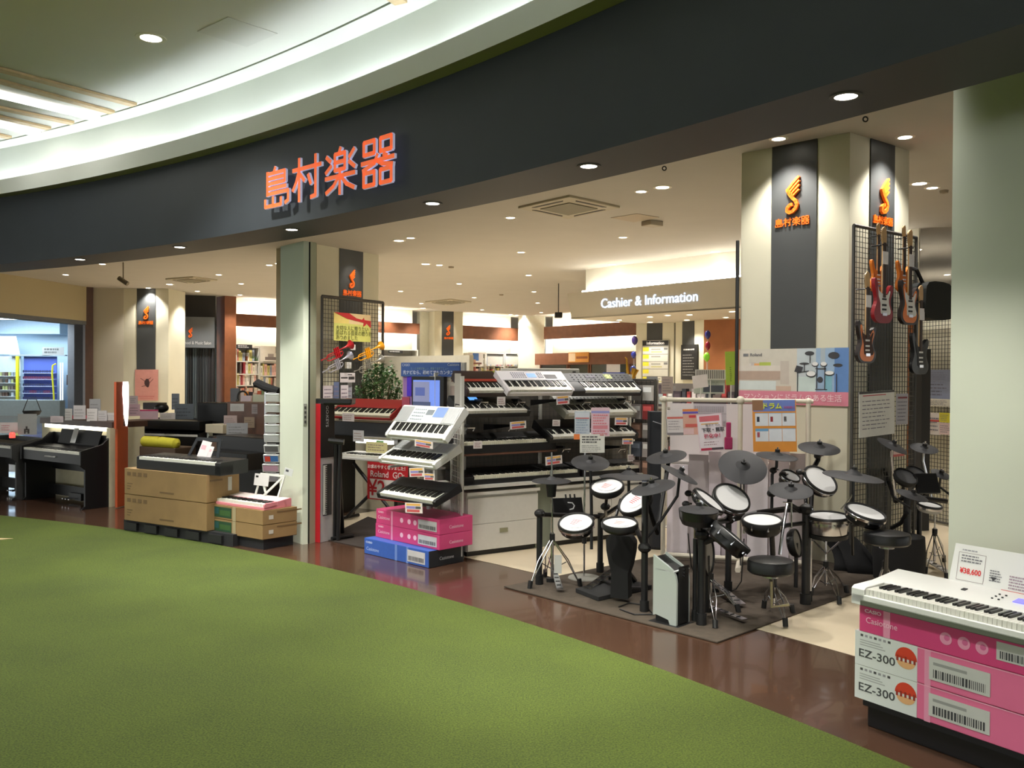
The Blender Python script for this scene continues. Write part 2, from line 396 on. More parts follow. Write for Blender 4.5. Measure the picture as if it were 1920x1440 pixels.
# -------- walls
def wallq(name, a, b, z0, z1, mt, t=.15, st=True, side=1):
    a = Vector((a[0], a[1], 0)); b = Vector((b[0], b[1], 0)); d = (b-a).normalized(); q = Vector((-d.y, d.x, 0))*t*side
    mb = MB(); mb.prism([a.xy, b.xy, (b+q).xy, (a+q).xy], z0, z1, mt); o = mb.build(name, smooth=False)
    return struct(o) if st else o
# left: beige bulkhead over the optician's opening
A0 = G(0, 512, ZC); A1 = G(162, 538, ZC); dA = (A1-A0).normalized(); A00 = A0-dA*4
zlo = P(155, 602, A1.y).z
wallq('wall_left', A00, A1, zlo, ZC, M_('bulkhead_beige', (170, 158, 125), .7), .3)
wallq('trim_5', A00-Vector((-.02, 0, 0)), A1, zlo-.1, zlo, C(90, 95, 100), .3)
b0 = G(160, 538, ZC); b1 = G(175, 539, ZC)
wallq('trim_6', b0, b1, 0, ZC, DWOOD, .2)
c0 = G(175, 540, ZC); c1 = G(232, 541, ZC)
wallq('wall_back_left', c0, c1, 0, ZC, M_('grey_cream', (178, 172, 155), .7), .2)
# ================================================================ pillars, walls, signs
LOGO = [([(.04, .63), (.20, .80), (.37, .96)], .058), ([(.09, .57), (.24, .72), (.38, .85)], .044), ([(.13, .51), (.27, .64), (.38, .74)], .042), ([(.17, .45), (.28, .54), (.37, .62)], .04), ([(.07, .62), (.13, .54), (.19, .47)], .10),
        ([(.06, .66), (.11, .53), (.20, .42), (.29, .33), (.325, .24), (.29, .14), (.20, .065), (.11, .045), (.05, .09), (.055, .17), (.12, .235), (.18, .25)], .085)]
def logo(parent, M, h, mt=ORANGE, d=.03):
    mb = MB(M @ Matrix.Translation((-.2*h, 0, 0)) @ Matrix.Scale(h, 4))
    for path, w in LOGO: mb.ribbon(path, w, .004/h, d/h, mt)
    return mb.build('winged_note_logo', parent)
def strip_panel(pil, fr, x0, x1, yb, lg=None, tx=None, zt=ZC, off=.0, yt=None):
    t0, _ = fr.hit(x0, 500, off); t1, _ = fr.hit(x1, 500, off); _, zb = fr.hit(x0, yb, off)
    mb = MB(fr.mat(0, off)); mb.box(t0, -.012, zb, t1, .0, zt, STRIP); mb.build('dark_panel', pil, smooth=False)
    if lg:
        t, z0 = fr.hit(lg[0], lg[2], off); _, z1 = fr.hit(lg[0], lg[1], off)
        logo(pil, fr.wall(t, off+.012, z0), z1-z0)
        spot(fr.pt(t, off+.62, zt-.03), 26 if zt > 3.5 else 14, 46, (1, .95, .85), .04, fr.pt(t, off, z0+.1), .8)
    if tx:
        t, z = fr.hit(tx[0], tx[1], off); w = abs(t1-t0)*tx[2]/4
        for i, ch in enumerate('島村楽器'): glyph(ch, pil, fr.wall(t, off+.013, z) @ Matrix.Translation(((i-1.5)*w, 0, 0)), w*.90, w*.88, .0, .012, ORANGE, None, .10)
def pillar(label, L, Cn, Rr, z=ZC, mt=CREAM, name='pillar', depth=None):
    pts = [Vector((q[0], q[1])) for q in ([L, Cn, Rr] if Rr is not None else [L, Cn])]
    if Rr is None:
        d = (pts[1]-pts[0]).normalized(); q = Vector((-d.y, d.x))*(depth or 1.0); pts = [pts[0], pts[1], pts[1]+q, pts[0]+q]
    else: pts.append(pts[0]+pts[2]-pts[1])
    mb = MB(); mb.prism(pts, 0, z, mt); o = mb.build(name, smooth=False); o['kind'] = 'structure'; o['label'] = label
    return o
# pillar beside the drum kits
PL, PC, PR = G(1391, 288, ZC), G(1594, 248, ZC), G(1705, 283, ZC)
pr = pillar('cream square pillar with charcoal panels behind the drum kits', PL, PC, PR)
fL = Fr(PL, PC-PL); fR = Fr(PC, PR-PC)
strip_panel(pr, fL, 1447, 1531, 654, (1489, 331, 402), (1487, 416, .78))
strip_panel(pr, fR, 1629, 1674, 1060, (1653, 333, 403), (1652, 414, .82))
# pillar with trumpets
q0, q1 = G(594, 458, ZC), G(710, 478, ZC)
p2 = pillar('cream pillar with charcoal panel behind the trumpet display', q0, q1, None)
f2 = Fr(q0, q1-q0); strip_panel(p2, f2, 636, 680, 860, (658, 505, 541), (659, 550, .8))
# pillar with pink poster
q0, q1 = G(230, 541, ZC), G(316, 541, ZC); p1 = pillar('cream pillar with charcoal panel and pink poster', q0, q1, None)
f1 = Fr(q0, q1-q0); strip_panel(p1, f1, 257, 292, 692, (275, 574, 599), (274, 605, .8))
q0, q1 = G(815, 583, ZC), G(868, 585, ZC); p3 = pillar('slim far cream pillar with charcoal panel between lit wood bands', q0, q1, None)
f3 = Fr(q0, q1-q0); strip_panel(p3, f3, 829, 851, 668, (840, 609, 629), (841, 634, .8))
q0, q1 = G(972, 592, ZC), G(1021, 592, ZC); pillar('plain white pillar in the back corner of the shop', q0, q1, None, mt=C(222, 222, 205))
B1 = FB0 = G(443, 557, ZC); B2 = G(868, 586, ZC); FB = Fr(B1, B2-B1)
# pillars under the cashier ceiling
q0, q1 = G(1193, 607, 2.87), G(1264, 605, 2.87); p5 = pillar('cream pillar with charcoal panel and yellow information board', q0, q1, None, 2.9); f5 = Fr(q0, q1-q0)
strip_panel(p5, f5, 1214, 1243, 645, zt=2.9)
q0, q1 = G(1267, 604, 2.87), G(1320, 600, 2.87); p6 = pillar('cream pillar with charcoal panel and black notice board', q0, q1, None, 2.9); f6 = Fr(q0, q1-q0)
strip_panel(p6, f6, 1281, 1303, 660, zt=2.9)
# narrow green entrance pillar with shutter rail
e0 = G(524, 1010); e0 = P(524, 1000, 9.15).xy; e1 = G(567, 1021).xy; e2 = G(577, 1020).xy; e3 = G(580, 1020).xy; e4 = G(591, 1017).xy
q = e2.normalized()*.34
mb = MB(); mb.prism([e0, e1, e2, e2+q, e0+q], 0, ZS, GREENP); ep = mb.build('pillar', smooth=False, label='narrow pale green pillar dividing the shop entrance'); ep['kind'] = 'structure'
mb = MB(); mb.prism([e3, e4, e4+q*.9, e3+q*.9], 0, ZS, M_('green_rail', (176, 180, 154), .5)); struct(mb.build('trim_7', smooth=False))
mb = MB(); mb.prism([e2+q*.1, e3+q*.1, e3+q, e2+q], 0, ZS, C(40, 38, 34)); struct(mb.build('trim_8', smooth=False))
fe = Fr(e1, e2-e1); t0, z1 = fe.hit(569, 757); t1, z0 = fe.hit(575, 796); mb = MB(fe.mat(0, .004))
mb.box(t0, -.004, z0, t1, .004, z1, C(150, 150, 140)); 
for k in range(4): mb.box(t0+.008, -.007, z0+.015+k*(z1-z0-.02)/4, t1-.008, 0, z0+.04+k*(z1-z0-.02)/4, C(60, 60, 55))
mb.build('lock_plate', ep, smooth=False)
# large green pillar at the entrance's other side
g0 = P(1783, 600, 4.80); a0 = math.atan2(g0.y-CY, g0.x-CX); r0 = math.hypot(g0.y-CY, g0.x-CX)
pts = [Vector(arcpt(r0, a0-i*.9/22.8/6)).xy for i in range(7)]+[Vector(arcpt(r0+.6, a0-.9/22.8)).xy, Vector(arcpt(r0+.6, a0)).xy]
mb = MB(); mb.prism(pts[::-1], 0, ZC, GREENP); bigp = mb.build('pillar', smooth=False, label='large pale green pillar behind the white keyboard stack'); bigp['kind'] = 'structure'

# music school recess
SW0, SW1 = G(316, 552, ZC), G(404, 555, ZC); fs_ = Fr(SW0, SW1-SW0)
wallq('wall_back_school', SW0, SW1, 0, ZC, C(30, 27, 26), .2)
t0, z1 = fs_.hit(318, 594); t1, z0 = fs_.hit(402, 653)
o = thing('shop_sign', 'grey overhead sign reading Music School & Music Salon with orange logo', 'sign', fs_.mat((t0+t1)/2, .3, z0))
mb = MB(fs_.mat(0, .3)); mb.box(t0, 0, z0, t1, .28, z1, M_('sign_grey', (92, 96, 100), .6)); mb.build('sign_board', o, smooth=False)
t, z = fs_.hit(357, 633, .3); _, zz = fs_.hit(357, 614, .3); logo(o, fs_.wall(t, .305, z), zz-z)
t, z = fs_.hit(360, 643, .3); text('Music School & Music Salon', 'lettering', o, fs_.wall(t, .305, z), .125, C(190, 190, 190), sx=.72)
# curtains of the recess
t0, _ = fs_.hit(344, 700, .1); t1, _ = fs_.hit(402, 700, .1)
for k, (xa, xb, cl) in enumerate([(343, 352, (92, 104, 112)), (352, 360, (52, 54, 58)), (361, 369, (96, 108, 116)), (369, 380, (50, 54, 58)), (380, 390, (70, 76, 82)), (390, 402, (48, 48, 52))]):
    ta, tb = fs_.hit(xa, 700, .12)[0], fs_.hit(xb, 700, .12)[0]; mb = MB(); pts = []
    for i in range(9): u_ = i/8; pts.append(fs_.pt(ta+(tb-ta)*u_, .12+.03*math.sin(u_*PI*4), 0))
    for i in range(8): mb.quad(pts[i], pts[i+1], pts[i+1]+Vector((0, 0, 2.4)), pts[i]+Vector((0, 0, 2.4)), M_('curtain_%d' % k, cl, .8))
    tag(mb.build('curtain'), ['pale blue-grey curtain beside the brown door', 'dark curtain beside the pale blue-grey one nearest the door', 'pale blue-grey curtain between two dark ones', 'dark grey curtain in the middle of the row', 'mid grey curtain second from the wood post', 'dark curtain beside the wood-clad post'][k], 'curtain', 'curtains of the music school entrance')
t0, z1 = fs_.hit(318, 655, .1); t1, _ = fs_.hit(343, 655, .1); mb = MB(fs_.mat(0, .1)); mb.box(t0, 0, 0, t1, .06, z1, DWOOD)
dr = struct(mb.build('door_1', smooth=False))
ta, za = fs_.hit(324, 682, .1); tb, zb = fs_.hit(342, 727, .1); mb = MB(fs_.mat(0, .1)); mb.box(ta, -.02, zb, tb, 0, za, C(150, 140, 105)); mb.build('door_notice', dr, smooth=False)
# wood clad post
w0 = G(402, 556, ZC); w1 = G(430, 557, ZC); w2 = P(430, 557, w1.y-.0); w3 = G(443, 556, ZC)
mb = MB(); mb.prism([w0.xy+Vector((0, .2)), w1.xy-Vector((0, .4)), w3.xy, w3.xy*1.04], 0, ZC, M_('post_wood', (118, 70, 42), .45, noise=.12, nscale=5)); struct(mb.build('trim_9', smooth=False))
# back wall, lit in two steps with a wood band
GLOW = M_('glow_wall', (240, 238, 225), .8)
TUBE = M_('hidden_tube', (255, 246, 225), .5, emit=E_GLOW)
def bandwall(fr, xa, xb, ytop, ybot, name, lab, yref, gap=.42):
    ta, tb = fr.hit(xa, 600)[0], fr.hit(xb, 600)[0]; _, z1 = fr.hit(yref, ytop); _, z0 = fr.hit(yref, ybot)
    mb = MB(fr.mat(0, 0)); mb.box(ta, gap, 0, tb, gap+.1, ZC, GLOW); struct(mb.build(name, smooth=False))
    o = thing('wood_band', lab, 'panel', fr.mat((ta+tb)/2, 0, z0), 'wooden bands on the lit back walls')
    mb = MB(fr.mat(0, 0)); mb.box(ta, 0, z0, tb, .12, z1, WOOD); mb.build('board', o, smooth=False)
    mb = MB(fr.mat(0, 0)); mb.box(ta, .12, (z0+z1)/2, tb, gap, (z0+z1)/2+.03, C(120, 110, 100)); mb.build('bracket_shelf', o, smooth=False)
    for zz in (z1-.06, z0+.06):
        mb = MB(); mb.cyl(fr.pt(ta+.05, -.2, zz), fr.pt(tb-.05, -.2, zz), .025, TUBE, n=6); mb.build('hidden_lamp', o)
    return z0, z1
bandwall(FB, 443, 787, 589, 612, 'wall_back_1', 'wooden band on the lit wall behind the score books', 460)
bandwall(FB, 868, 972, 610, 635, 'wall_back_2', 'wooden band on the lit wall between the slim pillar and the white corner pillar', 870)
RW = G(1020, 592, ZC); FR = Fr(RW, (.607, -.795))
bandwall(FR, 1020, 1196, 613, 636, 'wall_back_3', 'upper wooden band on the lit wall left of the cashier ceiling'.replace('left of', 'beside'), 1022)
ra, rb = G(786, 583, ZC), G(816, 583, ZC); wallq('wall_back_return', (ra.x, ra.y+.3), (rb.x, rb.y+.8), 0, ZC, C(212, 212, 196), .2)
_, z1 = FR.hit(1020, 663, .5); _, z0 = FR.hit(1020, 684, .5); ta, tb = FR.hit(1003, 670, .5)[0], FR.hit(1192, 670, .5)[0]
mb = MB(FR.mat(0, .5)); mb.box(ta, 0, z0, tb, .5, z1, WOOD); o = recenter(mb.build('wood_band', smooth=False)); tag(o, 'lower wooden band over the dark glass doorways at the back', 'panel', 'wooden bands on the lit back walls')
mb = MB(FR.mat(0, .5)); t0, za = FR.hit(1066, 661, .52); t1, zb = FR.hit(1104, 679, .52); mb.box(t0, -.03, zb, t1, -.005, za, C(226, 160, 80)); mb.box(t0+.02, -.032, zb+.03, t0+(t1-t0)*.35, -.03, za-.03, C(240, 215, 180))
mb.box(t0+(t1-t0)*.4, -.032, zb+.12, t1-.05, -.03, zb+.2, C(150, 90, 50)); tag(recenter(mb.build('banner', smooth=False)), 'orange banner on the lower wooden band at the back', 'banner')
# dark glass doorways under it
GL = M_('door_glass', (60, 66, 62), .12)
for k, (xa, xb) in enumerate([(1008, 1060), (1062, 1100), (1102, 1135), (1137, 1176), (1178, 1192)]):
    ta, tb = FR.hit(xa, 690, .4)[0], FR.hit(xb, 690, .4)[0]; mb = MB(FR.mat(0, .3)); mb.box(ta+.05, .02, .05, tb-.05, .05, z0, GL); dd = struct(mb.build('door_%d' % (k+2), smooth=False))
    mb = MB(FR.mat(0, .3))
    mb.box(ta, 0, 0, ta+.06, .08, z0, WOOD); mb.box(tb-.06, 0, 0, tb, .08, z0, WOOD); mb.build('door_frame', dd, smooth=False)
# cashier bulkhead
CA = G(1072, 598, 2.87); CB = G(1381, 578, 2.87); FC = Fr(CA, CB-CA)
zl = FC.hit(1078, 549)[1]
BH = M_('bulkhead_grey', (196, 190, 176), .8, noise=.02, nscale=2)
mb = MB(FC.mat(0, 0)); mb.prism([(-.02, 0), (7, 0), (7, 8), (-.02, 8)], 2.87, 2.9, BH)
mb.add([(0, 0, 2.87), (7, 0, 2.87), (7, 0, zl), (-.14, 0, zl), (0, 8, 2.87), (-.14, 8, zl), (7, .3, zl), (.05, .3, zl), (.05, 8, zl)], [(0, 1, 2, 3), (0, 3, 5, 4), (3, 2, 6, 7), (3, 7, 8, 5)], BH)
mb.box(.1, .3, zl-.25, 7, .34, ZC, GLOW)
struct(mb.build('ceiling_cashier', smooth=False))
o = thing('cove_lamp', 'hidden white lamp glowing above the cashier sign', 'lamp', FC.mat(0, -.15, zl))
mb = MB(); mb.cyl(FC.pt(.15, -.16, zl+.02), FC.pt(6.8, -.16, zl+.02), .03, M_('cashier_tube', (255, 250, 240), .5, emit=16), n=6); mb.build('tube', o)
o = thing('cashier_sign', 'white lit lettering reading Cashier & Information', 'sign', FC.mat(1.7, .0, 3.0))
t0, za = FC.hit(1119, 569); t1, zb = FC.hit(1320, 557)
text("Cashier & Information", 'lettering', o, FC.wall((t0+t1)/2, .01, (za+zb)/2+.0), .262, M_('lit_letters', (205, 225, 255), .5, emit=1.6), ext=.008, sx=(t1-t0)/2.60)
CDL = [(1161, 600), (1219, 604), (1219, 594), (1252, 591), (1288, 600), (1293, 590), (1361, 595), (1373, 584)]
for i, (x, y) in enumerate(CDL):
    downlight(x, y, 2.868, .07, '%s downlight under the low cashier ceiling, counted towards the square pillar' % ORD[i], 'downlights of the cashier ceiling', E_DOWN*.5)
# wooden wall at the cashier back
w0 = G(1320, 600, 2.87); w1 = G(1386, 598, 2.87); dd = (w1-w0).normalized(); wallq('wall_cashier', w0, w0+dd*9, 0, 2.9, M_('wall_wood', (150, 92, 50), .5, noise=.1, nscale=3), .2)
# far right walls
wallq('wall_right', (9.0, 17.5), (20, 10), 0, ZC, M_('taupe_wall', (168, 156, 138), .8), .2)
wallq('wall_right_2', (4.6, 11.2), (9.0, 17.5), 0, 2.9, CREAM, .1) if False else None
# neighbour shop seen through the opening
wallq('wall_optician_back', (-32, 41), (-10, 41), 0, 8, C(205, 225, 235), .2)
# ================================================================ shop name on the curved fascia
def cylhit(px, py, R_):
    d = ray(px, py); ox, oy = -CX, -CY
    a = d.x**2+d.y**2; b = 2*(ox*d.x+oy*d.y); c = ox*ox+oy*oy-R_*R_
    t = (-b+math.sqrt(b*b-4*a*c))/2/a; p = d*t
    return math.atan2(p.y-CY, p.x-CX), CH+p.z
SIDE = M_('letter_side', (225, 222, 255), .4, emit=.3)
LET = M_('sign_orange', (240, 104, 50), .45, emit=.62)
sg = thing('shop_name_sign', 'large orange raised shop name characters on the curved grey fascia', 'sign', arcpt(RF, cylhit(620, 330, RF)[0], 3.3))
for ch, x0, x1, y0, y1 in [('島', 496, 546, 312, 389), ('村', 549.5, 605, 292, 376), ('楽', 610, 669, 277, 364), ('器', 678, 742, 256, 349)]:
    a0, _ = cylhit(x0, (y0+y1)/2, RF-.06); a1, _ = cylhit(x1, (y0+y1)/2, RF-.06); am = (a0+a1)/2
    _, zt = cylhit((x0+x1)/2, y0, RF-.06); _, zb = cylhit((x0+x1)/2, y1, RF-.06)
    w = abs(a0-a1)*RF; h = zt-zb
    o = Vector(arcpt(RF-.045, am, (zt+zb)/2)); tx = Vector((math.sin(am), -math.cos(am), 0))
    glyph(ch, sg, frame(o, tx, (0, 0, 1)), w*.98, h*.98, .004, .026, LET, SIDE, .088)

# ================================================================ keyboards
WKEY = M_('white_key', (235, 233, 224), .3); BKEY = M_('black_key', (22, 22, 24), .3)
BLACK = M_('satin_black', (17, 17, 19), .4, noise=.05); CHAR = M_('charcoal', (36, 38, 42), .5)
WPLAS = M_('white_plastic', (226, 226, 222), .35); CHROME = M_('chrome', (200, 200, 205), .18, metal=1)
def keys(parent, M, x0, x1, nw, y0, y1, z, wk=WKEY, start=0):
    w = (x1-x0)/nw; mb = MB(M)
    for i in range(nw): mb.box(x0+i*w+.0012, y0, z-.030, x0+(i+1)*w-.0012, y1, z, wk)
    o = mb.build('white_keys', parent, smooth=False); o['kind'] = 'stuff'
    mb = MB(M)
    for i in range(nw-1):
        if (i+start) % 7 in (0, 1, 3, 4, 5):
            c = x0+(i+1)*w; mb.box(c-w*.29, y0+(y1-y0)*.37, z-.002, c+w*.29, y1, z+.011, BKEY)
    o = mb.build('black_keys', parent, smooth=False); o['kind'] = 'stuff'
def keyboard(label, M, L, D, nw=36, body=BLACK, panel=None, feats=(), hf=.045, hb=.085, wk=WKEY, kx=(.045, .955), kl=.15, group=None, name='electronic_keyboard', start=0, cat='keyboard'):
    o = thing(name, label, cat, M, group)
    kl = min(kl, D*.5); yk = kl+.012
    mb = MB(M); mb.extx([(0, 0), (D, 0), (D, hb), (D-.015, hb+.006), (yk, hf+.018), (yk, hf-.012), (.014, hf-.026), (.010, hf-.022), (0, hf-.024)], 0, L, body)
    mb.extx([(0, .01), (yk, .01), (yk, hf+.018), (.02, hf+.014), (0, hf+.002)], 0, L*kx[0], body)
    mb.extx([(0, .01), (yk, .01), (yk, hf+.018), (.02, hf+.014), (0, hf+.002)], L*kx[1], L, body)
    mb.build('body', o, bevel=.004)
    keys(o, M, L*kx[0], L*kx[1], nw, .012, yk-.002, hf+.006, wk, start)
    # panel features lie on the sloping rear deck
    z0, z1 = hf+.018, hb+.006; y0, y1 = yk, D-.015; sl = math.atan2(z1-z0, y1-y0); S = math.hypot(z1-z0, y1-y0)
    MP = M @ Matrix.Translation((0, y0, z0)) @ Matrix.Rotation(sl, 4, 'X')
    if panel:
        mb = MB(MP); mb.box(L*.01, S*.03, -.004, L*.99, S*.95, .0015, panel); mb.build('control_panel', o, smooth=False)
    for nm, a, b, c, d, mt in feats:
        mb = MB(MP); mb.box(L*a, S*b, 0, L*c, S*d, .004, mt)
        if nm == 'speaker_grille':
            for i in range(8): mb.box(L*(a+(c-a)*(i+.3)/8), S*b, .004, L*(a+(c-a)*(i+.6)/8), S*d, .0055, mt)
        mb.build(nm, o, smooth=False)
    return o, MP, S
def buttons(o, MP, L, S, rows, mt, x0, x1, y0, y1, n, sz=.012):
    mb = MB(MP)
    for r in range(rows):
        for i in range(n):
            x = L*(x0+(x1-x0)*(i+.5)/n); y = S*(y0+(y1-y0)*(r+.5)/rows); mb.box(x-sz/2, y-sz/3, .001, x+sz/2, y+sz/3, .006, mt)
    b = mb.build('button_rows', o, smooth=False); b['kind'] = 'stuff'
def cardmesh(M, w, h, col, blocks=(), th=.004, mt=None):     # M: x right, y up, z toward viewer, origin bottom centre
    mb = MB(M); mb.box(-w/2, 0, -th, w/2, h, 0, mt or C(*col))
    for i, (x0, y0, x1, y1, c) in enumerate(blocks):
        e = .0006+.0003*(i % 9); mb.quad((-w/2+x0*w, y0*h, e), (-w/2+x1*w, y0*h, e), (-w/2+x1*w, y1*h, e), (-w/2+x0*w, y1*h, e), c if not isinstance(c, tuple) else C(*c))
    return mb
def lines(x0, y0, x1, y1, n, col, rnd=random.Random(3), fill=.5):
    out = []
    for i in range(n):
        ya = y1-(y1-y0)*(i+.75)/n; yb = ya+(y1-y0)/n*fill; x = x0; e = x0+(x1-x0)*rnd.uniform(.7, 1)
        while x < e:
            w = (x1-x0)*rnd.uniform(.05, .2); out.append((x, ya, min(x+w, e), yb, col)); x += w+(x1-x0)*.03
    return out
def card(name, label, cat, M, w, h, col, blocks=(), group=None, th=.004, parent=None):
    o = cardmesh(M, w, h, col, blocks, th).build(name, parent, smooth=False)
    if parent is None: recenter(o); tag(o, label, cat, group)
    elif label: o['label'] = label
    return o
def pxcard(name, label, cat, fr, off, px, py0, py1, wpx, col, blocks=(), group=None, lean=0, yaw=0, roll=0):
    """card hung on the working plane; px centre, py top/bottom"""
    t, z1 = fr.hit(px, py0, off); _, z0 = fr.hit(px, py1, off); ta, _ = fr.hit(px-wpx/2, py1, off); tb, _ = fr.hit(px+wpx/2, py1, off)
    M = fr.wall(t, off, z0) @ Matrix.Rotation(roll, 4, 'Z') @ Matrix.Rotation(-lean, 4, 'X')
    return card(name, label, cat, M, tb-ta, z1-z0, col, blocks, group)
PRICE = [(.08, .72, .9, .92, (235, 180, 90)), (.08, .42, .6, .66, (150, 140, 200)), (.1, .1, .85, .34, (205, 90, 90)), (.62, .42, .92, .66, (90, 90, 90))]
def box_(name, label, cat, fr, t0, t1, z0, z1, off, D, mt, group=None, M=None):
    o = thing(name, label, cat, fr.mat((t0+t1)/2, off-D/2, z0), group)
    mb = MB(fr.mat(0, off)); mb.box(t0, 0, z0, t1, D, z1, mt); mb.build('carton', o, bevel=.004, smooth=False)
    return o

# ---------------------------------------------------------------- right stack
ZB = .142
q0 = G(1603, 1306, ZB); q1 = G(1920, 1416, ZB); FE = Fr(q0, q1-q0)
PINK = M_('carton_pink', (206, 66, 122), .42, noise=.05, nscale=4); PINKL = M_('carton_pink_light', (222, 110, 150), .42, noise=.06, nscale=3)
WBOX = M_('carton_white', (214, 218, 216), .5); zz = [ZB]+[FE.hit(1603, y)[1] for y in (1243, 1180)]
tw = FE.hit(1719, 1345)[0]; LE = 1.14
BAR = C(60, 60, 64); STK = C(196, 196, 192)
def barcode(mb, fr, off, t0, t1, z0, z1, n=24, rnd=random.Random(5)):
    t = t0
    while t < t1:
        w = rnd.choice([.002, .004, .006])*(t1-t0)/.14; mb.quad(fr.pt(t, off, z0), fr.pt(min(t+w, t1), off, z0), fr.pt(min(t+w, t1), off, z1), fr.pt(t, off, z1), BAR); t += w+.003*(t1-t0)/.14
mb = MB(FE.mat(0, -.03)); mb.prism([(.035, .02), (LE-.05, .02), (LE-.05, .38), (.035, .38)], 0, .10, BLACK); mb.box(.02, .0, .10, LE-.03, .4, ZB-.001, M_('pallet_black', (36, 36, 40), .7))
o = recenter(mb.build('pallet', bevel=.006, smooth=False)); tag(o, 'black low plinth under the white and pink cartons', 'pallet')
for k in range(2):
    o = box_('keyboard_carton', ['bottom white and pink keyboard carton of the stack by the large green pillar', 'middle white and pink keyboard carton of the stack by the large green pillar'][k], 'carton', FE, 0, LE, zz[k]+.0005, zz[k+1]-.0015, 0, .42, PINKL, 'cartons by the large green pillar')
    h = zz[k+1]-zz[k]; z = zz[k]
    mb = MB(FE.mat(0, 0)); mb.box(-.001, -.0015, z+.001, tw, .421, z+h-.001, WBOX); mb.build('white_end_panel', o, smooth=False)
    mb = MB(); e = .0022
    def R_(a, b, c, d, mt, e=.0022): mb.quad(FE.pt(a, e, z+b*h), FE.pt(c, e, z+b*h), FE.pt(c, e, z+d*h), FE.pt(a, e, z+d*h), mt)
    for i in range(7): R_(tw*(.09+.075*i), .86, tw*(.09+.075*i+.045), .93, C(150, 150, 155) if i % 3 else C(70, 70, 72))
    for i in range(3): R_(tw*.08, .60+.07*i, tw*(.5-.04*i), .63+.07*i, C(170, 172, 172))
    mb.build('small_print', o, smooth=False)
    mb = MB(FE.wall(tw*.83, .0022, z+h*.56)); rr = h*.33
    pts = [(rr*math.cos(a), rr*math.sin(a)) for a in [PI*i/12 for i in range(13)]]
    for kx in (-.62, -.2, .2, .62): pts += [(rr*(kx-.2), 0), (rr*(kx-.2), -rr*.35), (rr*(kx-.02), -rr*.35), (rr*(kx-.02), 0)]
    pts = pts[:13]+[(-rr, 0)]+[p for p in pts[13:]]+[(rr, 0)]
    mb.prism([(rr*math.cos(PI*i/12), rr*math.sin(PI*i/12)) for i in range(13)], 0, .0006, C(206, 62, 36))
    for kx in (-.78, -.4, 0, .4, .8): mb.box(rr*(kx-.12), -rr*.3, 0, rr*(kx+.08), 0.01, .0006, C(150, 50, 40))
    mb.prism([(rr*.85*math.cos(PI+PI*i/10), -rr*.25+rr*.6*math.sin(PI+PI*i/10)) for i in range(11)], 0, .0004, C(222, 170, 120)); mb.build('logo', o, smooth=False)
    text('EZ-300', 'lettering', o, FE.wall(tw*.36, .0025, z+h*.36), h*.33, C(70, 72, 74), ext=.0003, sx=1.22, off=.0006)
    ta, tb = FE.hit(1742, 1300)[0], FE.hit(1857, 1300)[0]; mb = MB(FE.mat(0, .003)); mb.box(ta, 0, z+h*.2, tb, .002, z+h*.82, STK); barcode(mb, Fr(FE.mat(0, 0).inverted() @ FE.o, (1, 0)) if False else FE, .0035, ta+.02, tb-.02, z+h*.26, z+h*.48) if False else None
    mb.build('sticker', o, smooth=False)
    mb = MB(); barcode(mb, FE, .0036, ta+.02, tb-.02, z+h*.27, z+h*.5); mb.quad(FE.pt(ta+.02, .0036, z+h*.62), FE.pt(tb-.1, .0036, z+h*.62), FE.pt(tb-.1, .0036, z+h*.70), FE.pt(ta+.02, .0036, z+h*.70), C(150, 150, 148)); mb.build('barcode', o, smooth=False)
    mb = MB(); R_(tw+.035, 0, tw+.065, 1, M_('tape_clear', (228, 150, 180), .15), .0016); R_(tw+.0, .97, LE, 1, C(232, 160, 186), .0018); mb.build('tape', o, smooth=False)
t3 = .018; z3 = zz[2]; h3 = FE.hit(1612, 1131)[1]-z3
o = box_('keyboard_carton', 'topmost pink carton of the stack by the large green pillar', 'carton', FE, t3, LE-.02, z3, z3+h3-.001, -.002, .4, PINK, 'cartons by the large green pillar')
text('CASIO', 'lettering', o, FE.wall(t3+.075, .0005, z3+h3*.78), h3*.17, C(236, 200, 215), ext=.0004, sx=1.35, off=.0007)
text('Casiotone', 'lettering', o, FE.wall(t3+.12, .0005, z3+h3*.45), h3*.30, C(236, 190, 208), ext=.0004, sx=1.0)
for k, x in enumerate((1773, 1807, 1841)):
    t = FE.hit(x, 1200)[0]; mb = MB(); mb.lathe([(h3*.21, 0), (h3*.21, .0012)], FE.pt(t, -.002, z3+h3*.52), FE.n, C(226, 150, 180), 18)
    mb.lathe([(h3*.1, 0), (h3*.1, .0018)], FE.pt(t+.005, -.002, z3+h3*.55), FE.n, C(206, 100, 145), 10); mb.build('round_icon', o, smooth=False)
ta, tb = FE.hit(1868, 1230)[0], FE.hit(1965, 1250)[0]; mb = MB(FE.mat(0, .0)); mb.box(ta, 0, z3+h3*.28, tb, .002, z3+h3*.86, STK); mb.build('sticker', o, smooth=False)
mb = MB(); barcode(mb, FE, .0008, ta+.015, tb-.015, z3+h3*.34, z3+h3*.58); mb.build('barcode', o, smooth=False)
mb = MB(FE.mat(0, 0)); mb.box(t3+.13, 0, z3, t3+.165, .002, z3+h3-.001, M_('tape_clear', (228, 150, 180), .15)); mb.build('tape', o, smooth=False)
MW = FE.mat(-.005, .03, z3+h3)
LCD = M_('lcd_violet', (108, 104, 250), .3, emit=1.2)
kb, MP, S = keyboard('large white portable keyboard on top of the pink cartons', MW, 1.16, .40, 52, WPLAS, None, [('screen', .545, .42, .665, .66, LCD), ('volume_knob', .335, .5, .352, .62, CHAR)], .075, .115, kx=(.06, .96), kl=.155, start=2)
